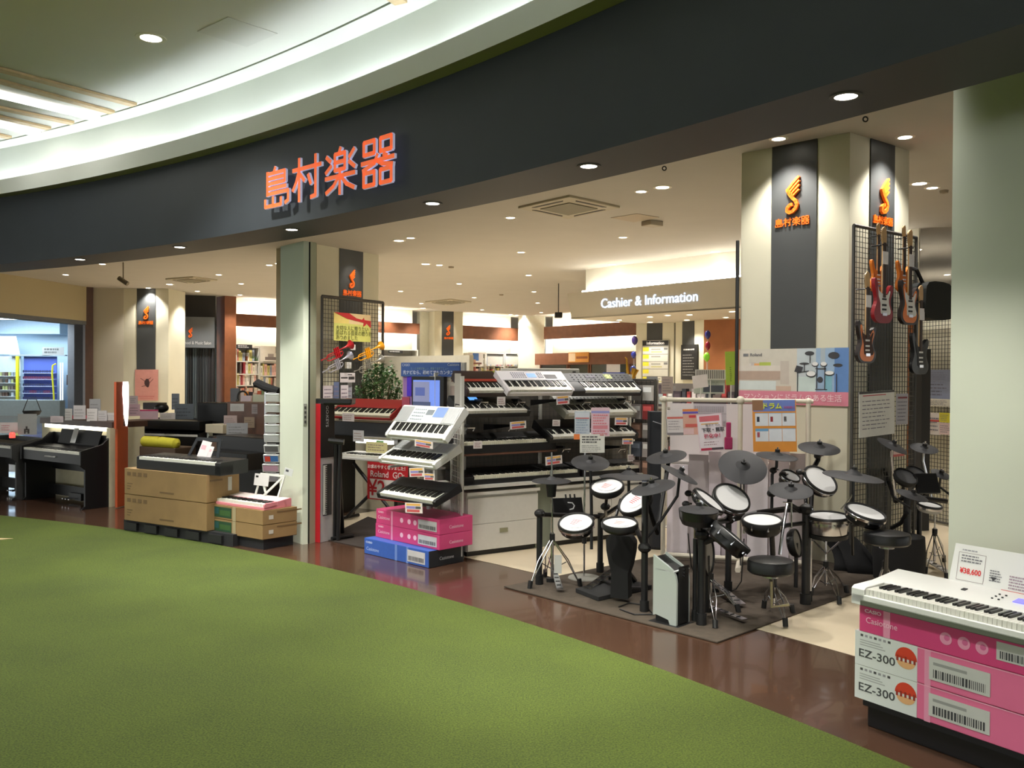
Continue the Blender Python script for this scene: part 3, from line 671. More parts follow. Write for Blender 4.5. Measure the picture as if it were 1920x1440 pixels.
mb = MB(MW); mb.box(.05, -.004, 0, 1.12, .3, .028, M_('olive_grey_base', (92, 96, 84), .5)); mb.build('underside', kb, bevel=.004)
buttons(kb, MP, 1.16, S, 3, CHAR, .46, .51, .3, .75, 2, .008); buttons(kb, MP, 1.16, S, 3, CHAR, .72, .77, .3, .75, 2, .008); buttons(kb, MP, 1.16, S, 2, C(190, 190, 188), .8, .98, .2, .7, 6, .008)
# music-rest sign with the price
t0, zb = FE.hit(1776, 1092, -.34); t1 = t0+.62; zb = z3+h3+.11; zt = FE.hit(1783, 1014, -.40)[1]
MR = FE.mat(t0, -.35, zb) @ Matrix.Rotation(PI/2-.22, 4, 'X'); hh = zt-zb
o = thing('price_board', 'white price board reading 38,600 yen standing on the large white keyboard', 'sign', FE.mat(t0+.3, -.35, zb))
mb = MB(MR); mb.prism([(0, 0), (.62, 0), (.60, hh), (.012, hh)], -.006, 0, WPLAS); mb.build('board', o, bevel=.003, smooth=False)
RED = C(214, 44, 44)
mb = MB(MR)
def fr_(x0, y0, x1, y1, w, mt, e=.0012):
    for a, b, c, d in ((x0, y0, x1, y0+w), (x0, y1-w, x1, y1), (x0, y0, x0+w, y1), (x1-w, y0, x1, y1)): mb.quad((a, b, e), (c, b, e), (c, d, e), (a, d, e), mt)
fr_(.035, hh*.1, .165, hh*.80, .0015, C(110, 80, 84))
for x0, y0, x1, y1, c in lines(.05, hh*.55, .155, hh*.76, 3, (120, 120, 124)): mb.quad((x0, y0, .0012), (x1, y0, .0012), (x1, y1, .0012), (x0, y1, .0012), C(*c))
for x0, y0, x1, y1, c in lines(.19, hh*.2, .25, hh*.5, 5, (130, 130, 134))+lines(.05, hh*.83, .13, hh*.9, 1, (160, 160, 164))+lines(.28, hh*.1, .36, hh*.45, 5, (160, 140, 150)): mb.quad((x0, y0, .0012), (x1, y0, .0012), (x1, y1, .0012), (x0, y1, .0012), C(*c))
mb.prism([(.195, hh*.32), (.225, hh*.32), (.21, hh*.22)], .001, .0014, C(60, 60, 64)); mb.quad((.25, hh*.05, .001), (.6, hh*.05, .001), (.6, hh*.07, .001), (.25, hh*.07, .001), C(200, 90, 90)); mb.build('small_print', o, smooth=False)
text('¥38,600', 'lettering', o, MR @ Matrix.Translation((.1, hh*.34, .0015)), .036, RED, ext=.0004, off=.0007, sx=.86)

# ---------------------------------------------------------------- three keyboards over pink and blue cartons
l0 = G(683, 1037.5); l1 = G(804, 1066); FK = Fr(l0, l1-l0)
tb = FK.hit(804, 1066)[0]; ztb = FK.hit(804, 1034)[1]
BLUE = M_('carton_blue', (52, 92, 176), .42, noise=.04)
o = box_('keyboard_carton', 'blue keyboard carton with a black end at the bottom of the stack', 'carton', FK, 0, tb, 0.002, ztb, 0, .42, BLUE, 'cartons under the tilted keyboards')
mb = MB(FK.mat(0, 0)); mb.box(tb-.0, .0, .003, tb+.0015, .42, ztb-.001, C(32, 34, 38)); mb.build('black_end_panel', o, smooth=False)
FKe = Fr(FK.pt(tb, 0), -FK.n)    # end faces
text('CASIO', 'lettering', o, FK.wall(.075, .001, ztb*.76), .026, C(190, 205, 235), ext=.0004, sx=1.3, off=.0006)
text('Casiotone', 'lettering', o, FK.wall(.13, .001, ztb*.36), .046, C(170, 190, 230), ext=.0004)
text('Casiotone', 'lettering', o, FKe.wall(.21, .002, ztb*.45), .042, C(190, 192, 196), ext=.0004)
def stick(o, fr, off, a, b, z0, z1):
    mb = MB(fr.mat(0, off)); mb.box(a, -.001, z0, b, .001, z1, C(200, 198, 200)); mb.build('sticker', o, smooth=False)
    mb = MB(); barcode(mb, fr, off+.0016, a+.015, b-.015, z0+(z1-z0)*.12, z0+(z1-z0)*.5, rnd=random.Random(9)); mb.build('barcode', o, smooth=False)
stick(o, FK, .001, FK.hit(764, 1040)[0], FK.hit(797, 1050)[0], ztb*.15, ztb*.85)
mb = MB(FK.mat(0, 0))
for a in (.46, .62): mb.box(a, -.001, .002, a+.03, 0, ztb, C(110, 140, 205, .2))
mb.build('tape', o, smooth=False)
c2 = G(823.8, 1032.5, ztb); cl = G(704, 1006.3, ztb); FP = Fr(cl, c2-cl); tp = FP.hit(823.8, 1032.5)[0]; z4 = FP.hit(823.8, 1003.8)[1]; z5 = FP.hit(823.8, 974.5)[1]
FPe = Fr(FP.pt(tp, 0), -FP.n); zt_ = [ztb+.001, z4, z5]
for k in range(2):
    z, h = zt_[k], zt_[k+1]-zt_[k]
    o = box_('keyboard_carton', ['lower of the two pink keyboard cartons over the blue one', 'upper of the two pink keyboard cartons under the small black keyboard'][k], 'carton', FP, 0+.01*k, tp, z, z+h-.0015, 0, .40, PINK, 'cartons under the tilted keyboards')
    text('CASIO', 'lettering', o, FP.wall(.085, .001, z+h*.8), h*.16, C(240, 200, 216), ext=.0004, sx=1.3, off=.0006)
    text('Casiotone', 'lettering', o, FP.wall(.13, .001, z+h*.44), h*.32, C(236, 190, 208), ext=.0004)
    text('Casiotone', 'lettering', o, FPe.wall(.2, .001, z+h*.42), h*.30, C(240, 200, 216), ext=.0004)
    for i, x in enumerate((753, 767, 778)):
        t = FP.hit(x, 1000)[0]; mb = MB(); mb.lathe([(h*.17, 0), (h*.17, .0012)], FP.pt(t, 0, z+h*.5), FP.n, C(238, 190, 210), 14); mb.build('round_icon', o, smooth=False)
    stick(o, FP, .001, FP.hit(784, 1000)[0], FP.hit(819, 1000)[0], z+h*.16, z+h*.8)
    mb = MB(FP.mat(0, 0)); mb.box(.24, -.001, z, .265, 0, z+h-.002, M_('tape_clear', (228, 150, 180), .15)); mb.build('tape', o, smooth=False)
def kbpx(label, fr, bl, br, off, D, tilt, **kw):
    t0, z0 = fr.hit(*bl, off); t1, z1 = fr.hit(*br, off)
    M = fr.mat(t0, off, (z0+z1)/2, tilt)
    return keyboard(label, M, t1-t0, D, **kw)+(t1-t0,)
GRAYP = M_('pale_panel', (206, 212, 214), .4); SILV = M_('silver_grey', (176, 178, 178), .35, metal=.3)
BLUEP = M_('blue_panel', (112, 142, 200), .4)
kb, MP, S, L = kbpx('white keyboard with grey speakers and blue panel, topmost of the tilted three', FP, (727, 821), (840, 834), .06, .36, math.radians(46), nw=36, body=WPLAS, panel=GRAYP, hb=.075, kl=.15,
    feats=[('speaker_grille', .01, .05, .22, .95, SILV), ('speaker_grille', .78, .05, .99, .95, SILV), ('screen', .47, .5, .58, .8, C(112, 120, 126)), ('blue_panel', .60, .38, .78, .97, BLUEP)], group='keyboards on the tilted stand')
buttons(kb, MP, L, S, 4, C(160, 170, 176), .25, .45, .1, .9, 6, .016)
kb, MP, S, L = kbpx('silver-white keyboard in the middle of the tilted three', FP, (712, 868), (818, 881), .08, .34, math.radians(24), nw=36, body=WPLAS, panel=C(196, 198, 198), hb=.075, kl=.16,
    feats=[('screen', .38, .35, .46, .7, C(40, 50, 90)), ('speaker_grille', .03, .1, .3, .9, SILV), ('speaker_grille', .7, .1, .97, .9, SILV)], group='keyboards on the tilted stand')
kb, MP, S, L = kbpx('black keyboard lowest of the tilted three, above the pink cartons', FP, (708, 933), (818, 952), .08, .33, math.radians(20), nw=36, body=BLACK, panel=CHAR, hb=.07, kl=.17, group='keyboards on the tilted stand')
# upright and arms of the stand
o = thing('keyboard_stand', 'slim metal column with arms carrying the three tilted keyboards', 'stand', FP.pt(tp*.42, -.3, z5))
mb = MB(); p = FP.pt(tp*.42, -.33, z5); mb.cyl(p, p+Vector((0, 0, .66)), .022, SILV); mb.build('column', o)
for z, l in ((.12, .3), (.40, .3), (.66, .28)):
    for s in (-.22, .22): mb = MB(); mb.box(-.015, 0, 0, .015, l, .018, SILV, FP.mat(tp*.42+s, -.33+l, z5+z)); mb.build('arm', o)
    mb = MB(); mb.box(-.23, -.01, 0, .23, .01, .018, SILV, FP.mat(tp*.42, -.33, z5+z)); mb.build('crossbar', o)
for i, (x, y0, y1, w, rl, lb) in enumerate([(794, 826, 839, 34, -.05, 'flyer with price hanging under the topmost tilted keyboard'), (782, 877, 894, 28, .1, 'flyer hanging under the middle tilted keyboard'), (805, 888, 900, 20, .05, 'small yellow price flyer beside the larger one under the middle keyboard'), (776, 943, 962, 32, .08, 'flyer hanging under the lowest tilted keyboard')]):
    pxcard('price_flyer', lb, 'flyer', FP, .10, x, y0, y1, w, (232, 220, 215), PRICE, 'flyers on the tilted keyboards', roll=rl)
# ================================================================ main keyboard rack
rk0 = G(876, 1046); FK2 = Fr(rk0, (.8336, .5524))
LAM = M_('laminate_grey', (205, 203, 196), .4, noise=.02); GRN = C(120, 126, 112)
def rk(px, py, off=0): return FK2.hit(px, py, off)
for i, (xa, xb, lab) in enumerate([(876, 1009, 'white two-drawer cabinet under the keyboard rack, next to the pink cartons'), (1038, 1245, 'white cabinet under the keyboard rack behind the drum pads')]):
    ta = rk(xa, 1030)[0]; tb = rk(xb, 1000)[0]; zt = rk(880, 930)[1]
    o = thing('drawer_cabinet', lab, 'cabinet', FK2.mat((ta+tb)/2, -.25, 0), 'white cabinets under the keyboard rack')
    mb = MB(FK2.mat(0, 0)); mb.box(ta, .02, .05, tb, .5, zt, LAM); mb.build('body', o, smooth=False)
    mb = MB(FK2.mat(0, 0)); mb.box(ta+.02, .04, 0, tb-.02, .48, .05, BLACK); mb.build('plinth', o, smooth=False)
    for k in range(2 if i == 0 else 4):
        cols = 1 if i == 0 else 2; c = k % cols; r = k//cols; w = (tb-ta)/cols
        mb = MB(FK2.mat(0, 0)); z0 = .055+r*(zt-.06)*.48
        mb.box(ta+c*w+.004, 0, z0, ta+(c+1)*w-.004, .02, z0+(zt-.06)*(.475 if r == 0 else .48), LAM); d = mb.build('drawer_front', o, smooth=False, bevel=.002)
        if r == 0:
            mb = MB(FK2.mat(0, 0)); q = ta+(c+.5)*w; mb.box(q-.045, -.006, z0+.15, q+.045, .0, z0+.19, C(140, 138, 110)); mb.build('handle', d, smooth=False)
    mb = MB(FK2.mat(0, 0)); mb.box(ta-.01, -.015, zt, tb+.01, .5, zt+.03, LAM); mb.build('worktop', o, smooth=False)
ta, tb = rk(1009, 1000)[0], rk(1040, 1000)[0]; mb = MB(FK2.mat(0, 0)); mb.box(ta, .05, .0, tb, .09, rk(1009, 907)[1], GRN); o = recenter(mb.build('side_panel', smooth=False)); tag(o, 'grey green panel between the two white cabinets', 'panel')
t0 = rk(866, 900)[0]; tE = rk(1240, 860)[0]
o = thing('display_rack', 'long white and black display rack carrying stage keyboards behind the drums', 'rack', FK2.mat((t0+tE)/2, -.3, 0))
zz5 = rk(866, 918)[1]
for t in (t0, t0+(tE-t0)*.5, tE):
    mb = MB(FK2.mat(0, 0)); mb.box(t-.015, .50, 0, t+.015, .53, 1.72, LAM); mb.build('upright', o, smooth=False)
mb = MB(FK2.mat(0, 0)); mb.box(t0-.02, -.02, 0, t0+.01, .01, rk(866, 705)[1], LAM); mb.build('upright', o, smooth=False)
SH = [('shelf', zz5, .03, LAM, -.03, t0, tE), ('shelf', rk(866, 856)[1], .018, C(96, 64, 48), .0, t0, rk(1045, 840)[0]), ('shelf', rk(1100, 885)[1], .018, C(50, 50, 50), .1, rk(1060, 880)[0], tE)]
for nm, z, th, mt, y, ta, tb in SH: mb = MB(FK2.mat(0, 0)); mb.box(ta, y, z, tb, .5, z+th, mt); mb.build(nm, o, smooth=False)
def grid(M, w, h, sp, r, mt, parent, name='wire_grid', fw=0, fmt=None):
    mb = MB(M); n = int(w/sp)
    for i in range(n+1): x = w*i/n; mb.add([(x-r, -r, 0), (x+r, -r, 0), (x, r, 0), (x-r, -r, h), (x+r, -r, h), (x, r, h)], [(0, 1, 4, 3), (1, 2, 5, 4), (2, 0, 3, 5)], mt)
    n = int(h/sp)
    for i in range(n+1): z = h*i/n; mb.add([(0, -r, z-r), (0, -r, z+r), (0, r, z), (w, -r, z-r), (w, -r, z+r), (w, r, z)], [(0, 3, 4, 1), (1, 4, 5, 2), (2, 5, 3, 0)], mt)
    g = mb.build(name, parent, smooth=False); g['kind'] = 'stuff'
    if fw:
        for a, b in (((0, 0, 0), (0, 0, h)), ((w, 0, 0), (w, 0, h)), ((0, 0, h), (w, 0, h)), ((0, 0, 0), (w, 0, 0))):
            mb = MB(M); mb.tube([a, b], fw, fmt or mt, 6); mb.build('frame_bar', parent)
grid(FK2.mat(t0, -.52, .62), tE-t0, 1.1, .05, .0022, C(96, 96, 92), o)
mb = MB(FK2.mat(0, 0)); mb.box(t0, .56, .62, tE, .58, 1.5, C(118, 112, 104)); mb.build('back_board', o, smooth=False)
# mesh side panel next to the tilted keyboards
gl = thing('mesh_panel', 'white wire mesh panel between the tilted keyboards and the main rack', 'panel', FK2.mat(t0, .0, 0))
FM = Fr(P(846, 900, 8.35), P(866, 900, rk and 8.0)-P(846, 900, 8.35)); d0 = FM.hit(866, 900)[0]
grid(FM.mat(0, 0, .05), d0, 1.36, .05, .003, LAM, gl, fw=.010, fmt=LAM)
def stage(label, bl, br, off, D, tilt, z=None, **kw):
    ta, za = rk(*bl, off); tb, zb = rk(*br, off)
    M = FK2.mat(ta, off, z if z is not None else (za+zb)/2, tilt)
    o, MP, S = keyboard(label, M, tb-ta, D, group='keyboards on the main rack', **kw); return o, MP, S, tb-ta
A_ = dict(wk=M_('ivory_key', (226, 222, 200), .35))
stage('black digital piano lying on the white cabinet at the pink cartons end', (868, 906), (1087, 893), -.02, .34, math.radians(3), z=zz5+.032, nw=52, hf=.07, hb=.10, kx=(.09, .985), **A_)
stage('black digital piano lying on the white worktop behind the crash cymbal', (1092, 895), (1236, 885), -.02, .34, math.radians(3), z=zz5+.032, nw=44, hf=.07, hb=.10, **A_)
stage('black digital piano on the brown-edged middle shelf', (867, 852), (1043, 840), .0, .34, math.radians(4), z=SH[1][1]+.02, nw=44, hf=.10, hb=.14, kx=(.01, .95), **A_)
DK = M_('dark_red_black', (44, 26, 26), .4)
k_, MP, S, L = stage('black keyboard with lit blue display in the second row of the rack', (864, 786), (993, 779), .02, .30, math.radians(24), nw=36, feats=[('screen', .24, .35, .36, .75, M_('lcd_blue', (96, 160, 235), .3, emit=1.3))], hf=.06, hb=.09)
mb = MB(FK2.mat(0, 0)); kz = rk(900, 800, .05)
k_, MP, S, L = stage('pale grey keyboard in the second row, behind the hanging price leaflets', (1058, 788), (1192, 781), .02, .32, math.radians(28), nw=36, body=M_('warm_grey', (150, 148, 138), .4), panel=M_('warm_grey2', (120, 122, 112), .4), hf=.06, hb=.09)
buttons(k_, MP, L, S, 3, C(90, 92, 88), .1, .9, .15, .85, 16, .016)
k_, MP, S, L = stage('black keyboard in the third row behind the leaflets and orange tag', (1030, 829), (1195, 826), .05, .34, math.radians(24), nw=40, hf=.06, hb=.09, kx=(.03, .97))
k_, MP, S, L = stage('red and black keyboard in the top row partly behind the blue banner', (874, 746), (948, 743), -.02, .34, math.radians(30), nw=26, body=DK, hf=.06, hb=.09)
mb = MB(MP); mb.box(.02, -.005, 0, L-.02, S*.2, .004, C(150, 50, 30)); mb.build('red_strip', k_, smooth=False)
kw_, MP, S, L = stage('white keyboard with a small blue display in the top row of the rack', (950, 744), (1074, 741), .05, .31, math.radians(33), nw=36, body=M_('lilac_white', (226, 220, 224), .35), panel=M_('lilac_white2', (232, 228, 232), .35), hf=.06, hb=.09, kx=(-.0+.03, .97),
    feats=[('screen', .42, .3, .55, .72, M_('lcd_pale', (130, 165, 225), .3, emit=.8)), ('pad_panel', .68, .18, .86, .6, C(130, 128, 132))])
buttons(kw_, MP, L, S, 4, C(150, 152, 170), .18, .4, .2, .85, 7, .012); buttons(kw_, MP, L, S, 4, C(150, 152, 170), .57, .66, .2, .85, 3, .012)
kd, MP, S, L = stage('dark charcoal keyboard with a yellow note in the top row of the rack', (1072, 745), (1201, 741), .05, .31, math.radians(31), nw=32, body=CHAR, panel=CHAR, hf=.06, hb=.09, kx=(.17, .985),
    feats=[('screen', .32, .4, .46, .7, C(70, 66, 84)), ('yellow_note', .60, .35, .70, .85, M_('note_yellow', (205, 220, 140), .6))])
buttons(kd, MP, L, S, 3, C(84, 84, 88), .1, .95, .1, .9, 14, .014)
# support arms under the tilted keyboards
for j, (px, py, l) in enumerate([(880, 800, .3), (960, 800, .3), (1090, 802, .3), (1165, 800, .3), (1060, 840, .3), (1165, 840, .3), (975, 752, .34), (1050, 752, .34), (1098, 752, .34), (1175, 750, .34), (905, 752, .3)]):
    t, z = rk(px, py, -.0); mb = MB(FK2.mat(t, 0, z)); mb.extx([(.02, 0), (.5, -.06), (.5, .0), (.02, .02)], -.012, .012, BLACK); mb.tube([(-.04, .0, -.04), (-.04, -.03, -.01), (.04, -.03, -.01), (.04, 0, -.04)], .006, CHROME, 5); mb.build('support_arm', o, smooth=False)
t0_, z0_ = rk(968, 705, -.5); t1_ = rk(1087, 705, -.5)[0]; z1_ = rk(968, 690, -.5)[1]
b = thing('white_case', 'long white flat case lying on top of the display rack', 'case', FK2.mat((t0_+t1_)/2, -.7, z0_)); mb = MB(FK2.mat(0, -.5)); mb.box(t0_, 0, z0_, t1_, .3, z1_, C(190, 188, 178)); mb.build('body', b, bevel=.01)
for q in (.1, .88): mb = MB(FK2.mat(0, -.5)); mb.box(t0_+(t1_-t0_)*q, -.006, z0_+.03, t0_+(t1_-t0_)*q+.04, 0, z0_+.055, C(60, 60, 56)); mb.build('latch', b, smooth=False)
mb = MB(FK2.mat(0, -.5)); mb.box(t0, .0, z0_-.035, tE, .34, z0_-.005, C(170, 166, 154)); mb.build('top_shelf', o, smooth=False)
mb = MB(FK2.mat(0, -.5)); mb.box(t0, .34, .0, tE, .36, z0_-.04, C(150, 142, 130)); mb.build('back_panel', o, smooth=False)
# price cards of the rack
for i, (x, y0, y1, w, off, lb) in enumerate([(940, 744, 760, 15, .12, 'small price card between the red keyboard and the white one'), (972, 790, 804, 30, .06, 'flyer with prices under the keyboard with the blue display'), (1043, 787, 799, 14, .06, 'small white price card beside the third-row keyboard'),
        (896, 827, 841, 16, .03, 'white price card on the front of the middle shelf piano'), (1039, 855, 871, 31, .02, 'flyer with prices behind the hi-hat rod'), (1165, 783, 797, 24, .12, 'orange and violet price flyer under the pale grey keyboard'), (1177, 822, 833, 20, .12, 'price flyer hanging under the third-row keyboard'),
        (1056, 742, 758, 24, .08, 'price flyer under the top-row white keyboard'), (1184, 852, 865, 14, -.1, 'blank price card standing on the lower shelf'), (1205, 853, 866, 12, -.1, 'second blank price card on the lower shelf, nearer the white pipe frame')]):
    pxcard('price_card', lb, 'price card', FK2, off, x, y0, y1, w, (228, 220, 218), PRICE if w > 18 else lines(.1, .15, .9, .85, 3, (150, 110, 110), fill=.4), 'price cards on the keyboard rack', roll=.06*math.sin(i*2))
def pxc2(name, lab, cat, x0, x1, y0, y1, d, col, blocks, roll=0, group=None, th=.004):
    """card facing the aisle at depth d"""
    p = P((x0+x1)/2, y1, d); w = (x1-x0)/FPX*d; h = (y1-y0)/FPX*d
    M = frame(p, Vector((.97, .1, 0)), (0, 0, 1)) @ Matrix.Rotation(roll, 4, 'Z')
    c = card(name, lab, cat, M, w, h, col, blocks, group, th)
    if name in ('display_card', 'display_sheet'):
        mb = MB(); mb.cyl((p.x, p.y+.012, .003), (p.x, p.y+.012, p.z+h*.3), .005, LAM, n=6); mb.lathe([(.07, .003), (.07, .012), (.001, .014)], (p.x, p.y+.012, 0), (0, 0, 1), LAM, 14); mb.build('stand', c)
    return c
pxc2('leaflet', 'pale blue price leaflet hanging before the rack beside a pink one', 'leaflet', 1077, 1106, 771, 818, 7.0, (186, 196, 206), [(.05, .75, .95, .95, (205, 210, 220))]+lines(.1, .1, .9, .7, 6, (150, 165, 185), fill=.5)+[(.05, .7, .95, .74, (200, 100, 100))], group='leaflets before the rack')
pxc2('leaflet', 'pink price leaflet hanging before the rack', 'leaflet', 1108, 1143, 764, 818, 6.98, (216, 184, 196), [(.0, .8, 1, .88, (150, 150, 205)), (.1, .25, .9, .38, (205, 130, 140))]+lines(.1, .4, .9, .78, 4, (214, 130, 140), fill=.5)+lines(.1, .03, .9, .22, 2, (200, 120, 130), fill=.6), group='leaflets before the rack')
pxc2('notice_card', 'white printed notice clipped above the first crash cymbal', 'notice', 1087, 1134, 814, 849, 6.9, (214, 212, 206), lines(.08, .5, .92, .92, 3, (90, 90, 90), fill=.55)+lines(.08, .06, .92, .45, 4, (150, 150, 150), fill=.3)+[(.8, .93, .97, .98, (190, 80, 90))])
pxc2('tag', 'small orange tag under the pink leaflet', 'tag', 1076, 1087, 814, 824, 6.95, (232, 130, 70), [])
# ================================================================ drum area
MATC = M_('drum_mat', (72, 62, 52), .95, noise=.15, nscale=20, bump=.3)
a_, b_, c_ = G(945, 1102), G(1345, 1207), G(1625, 1106); k_ = G(1047, 1082)
d1 = (a_-b_); d2 = (c_-b_)
back = c_+d1*1.0
mb = MB(); mb.prism([b_.xy, (c_+d2*.5).xy, (c_+d2*.5+d1*.93).xy, (a_+(k_-a_)*1.05).xy, a_.xy], .004, .012, MATC)
tag(recenter(mb.build('drum_mat', smooth=False)), 'dark brown-grey carpet mat under the drum kits', 'mat')
RUB = M_('cymbal_rubber', (46, 46, 49), .62, noise=.06, nscale=9); RUBD = M_('bell_rubber', (74, 74, 76), .5)
MESHW = M_('mesh_head', (228, 228, 228), .5); HOOP = M_('hoop_rubber', (20, 20, 21), .5); SHELL = M_('shell_black', (16, 16, 18), .3)
CHR = CHROME; TUBEB = M_('rack_tube', (20, 20, 22), .38)
def nrm(px, py, rho, phi):
    v = -ray(px, py).normalized(); up = (Vector((0, 0, 1))-v*v.z).normalized(); rt = up.cross(v)
    ph = math.radians(phi); return (v*rho+(rt*math.sin(ph)+up*math.cos(ph))*math.sqrt(1-rho*rho)).normalized()
def cymbal(par, px, py, rx, ry, phi, Y, name='cymbal', nut=True, dome=.18):
    c = P(px, py, Y); r = rx/FPX*Y; n = nrm(px, py, min(.98, ry/rx), phi)
    mb = MB(); mb.lathe([(r, -r*.09), (r, -r*.075), (r*.93, -r*.05), (r*.5, 0), (r*.3, r*.02), (r*.24, r*.07), (r*.1, r*dome*.9), (.001, r*dome*.9)], c, n, RUB, 40)
    mb.lathe([(r, -r*.09), (r*.3, -r*.03), (.001, -r*.03)], c, n, HOOP, 40, False)
    o = mb.build(name, par)
    if nut:
        mb = MB(); q = c+n*(r*dome*.8); mb.cyl(q, q+n*.022, .02, HOOP, n=12); mb.cyl(q+n*.02, q+n*.04, .007, CHR, n=8); mb.build('felt_and_nut', o)
    return c, n, r
def pad(par, px, py, rx, ry, phi, Y, depth=.06, head=MESHW, shell=SHELL, hoop=HOOP, sticker=False, lugs=0, name='drum_pad', metal_hoop=False):
    c = P(px, py, Y); r = rx/FPX*Y; n = nrm(px, py, min(.98, ry/rx), phi)
    mb = MB(); mb.lathe([(.001, -depth), (r*.9, -depth), (r*1.0, -depth*.8), (r*1.02, -depth*.25), (r*1.0, -.01)], c, n, shell, 36, False); o = mb.build(name, par)
    mb = MB(); hp = CHR if metal_hoop else hoop
    mb.lathe([(r*1.12, -.022), (r*1.13, .004), (r*1.09, .014), (r*1.01, .014), (r, .0), (r*1.0, -.022)], c, n, hoop, 40, False)
    if metal_hoop: mb.lathe([(r*1.14, -.022), (r*1.145, -.004), (r*1.13, -.002)], c, n, CHR, 40, False)
    mb.build('hoop', o)
    mb = MB(); mb.lathe([(r*1.01, .002), (.001, .004)], c, n, head, 36, False); mb.build('drum_head', o)
    if sticker:
        x = n.cross(Vector((0, 0, 1))).normalized()*-1; M = frame(c+n*.0055, -n.cross(Vector((0, 0, 1))), n.cross(-n.cross(Vector((0, 0, 1)))))
        mb = MB(M @ Matrix.Rotation(-.25, 4, 'Z')); s = r*.62
        mb.prism([(s*math.cos(2*PI*i/20), s*.95*math.sin(2*PI*i/20)) for i in range(20)], 0, .0008, C(240, 238, 238)); 
        for i in range(5): mb.box(-s*.5, s*(.42-.2*i), .001, s*(.42-.08*i), s*(.50-.2*i), .0013, C(216, 92, 104))
        mb.build('protective_sticker', o, smooth=False)
    if lugs:
        a = n.orthogonal().normalized(); b = n.cross(a); mb = MB()
        for i in range(lugs):
            t = 2*PI*i/lugs; q = c+(a*math.cos(t)+b*math.sin(t))*r*1.07; mb.cyl(q-n*.035, q+n*.002, .008, CHR, n=6)
        l = mb.build('tension_lugs', o); l['kind'] = 'stuff'
    return c, n, r
def post(par, px, pyb, pyt, r=.024, name='rack_post', mt=TUBEB, foot=True):
    b = G(px, pyb); t = P(px, pyt, b.y); mb = MB(); mb.cyl((b.x, b.y, .012), (b.x, b.y, t.z), r, mt, n=14)
    if foot: mb.cyl((b.x, b.y, .012), (b.x, b.y, .09), r*1.35, HOOP, n=14)
    mb.build(name, par); return Vector((b.x, b.y, t.z))
def bar(par, pts, r=.012, mt=TUBEB, name='support_tube', n=8):
    mb = MB(); mb.tube(pts, r, mt, n); return mb.build(name, par)
def clamp(par, p, s=.032, mt=HOOP):
    mb = MB(); mb.sphere(p, s, mt, (1, 1, .8), 10, 6); mb.cyl(p, p+Vector((.03, -.05, .01)), .008, CHR, n=6); mb.build('clamp', par)
def tripod(par, base_px, hub_y, feet, r=.009, mt=CHR, top=None, double=True, z0=None):
    b = G(*base_px); hz = P(base_px[0], hub_y, b.y).z; hub = Vector((b.x, b.y, hz))
    for f in feet:
        g = G(*f); g = Vector((g.x, g.y, .02)); d = (g-hub); w = Vector((-d.y, d.x, 0)).normalized()*.014
        mid = hub.lerp(g, .55)+Vector((0, 0, .03)); mb = MB()
        if double: mb.tube([hub+w, mid+w*1.6, g], r*.6, mt, 6); mb.tube([hub-w, mid-w*1.6, g], r*.6, mt, 6)
        else: mb.tube([hub, mid, g], r, mt, 6)
        mb.cyl(g-Vector((0, 0, .01)), g+Vector((0, 0, .035))+(hub-g).normalized()*.02, .019, HOOP, n=8); mb.build('leg', par)
        mb = MB(); q = Vector((b.x, b.y, max(.07, hz*.35))); mb.tube([q, hub.lerp(g, .5)], r*.5, mt, 5); mb.build('brace', par)
    mb = MB(); mb.cyl((b.x, b.y, .06), (b.x, b.y, hz+.05), r*1.4, mt, n=10); mb.cyl((b.x, b.y, hz-.02), (b.x, b.y, hz+.04), .022, HOOP, n=10)
    if top: mb.cyl((b.x, b.y, hz), (b.x, b.y, P(base_px[0], top, b.y).z), r*.9, mt, n=8)
    mb.build('stand_column', par); return Vector((b.x, b.y, hz))
def pedal(par, front, back, w=.085, h=.12, mt=CHR, name='foot_pedal'):
    a = G(*front); b = G(*back); a = Vector((a.x, a.y, .03)); b = Vector((b.x, b.y, h)); d = (b-a); q = Vector((-d.y, d.x, 0)).normalized()*w/2
    mb = MB(); up = Vector((0, 0, .012)); mb.add([a-q*.8, a+q*.8, b+q*.5, b-q*.5, a-q*.8+up, a+q*.8+up, b+q*.5+up, b-q*.5+up], [(0, 1, 2, 3), (7, 6, 5, 4), (0, 4, 5, 1), (1, 5, 6, 2), (2, 6, 7, 3), (3, 7, 4, 0)], mt); o = mb.build(name, par, smooth=False)
    mb = MB()
    for i in range(5): p = a.lerp(b, .15+.15*i)+up*1.05; mb.cyl(p-q*.5, p+q*.5, .004, HOOP, n=5)
    mb.build('grip_ribs', o)
    b0 = Vector((b.x, b.y, .012)); mb = MB(); mb.box(-.05, -.03, 0, .05, .03, .03, HOOP, Matrix.Translation(b0)); mb.tube([b0, b0+Vector((0, 0, h*1.3))], .007, mt, 6); mb.build('pedal_frame', o); return a, b

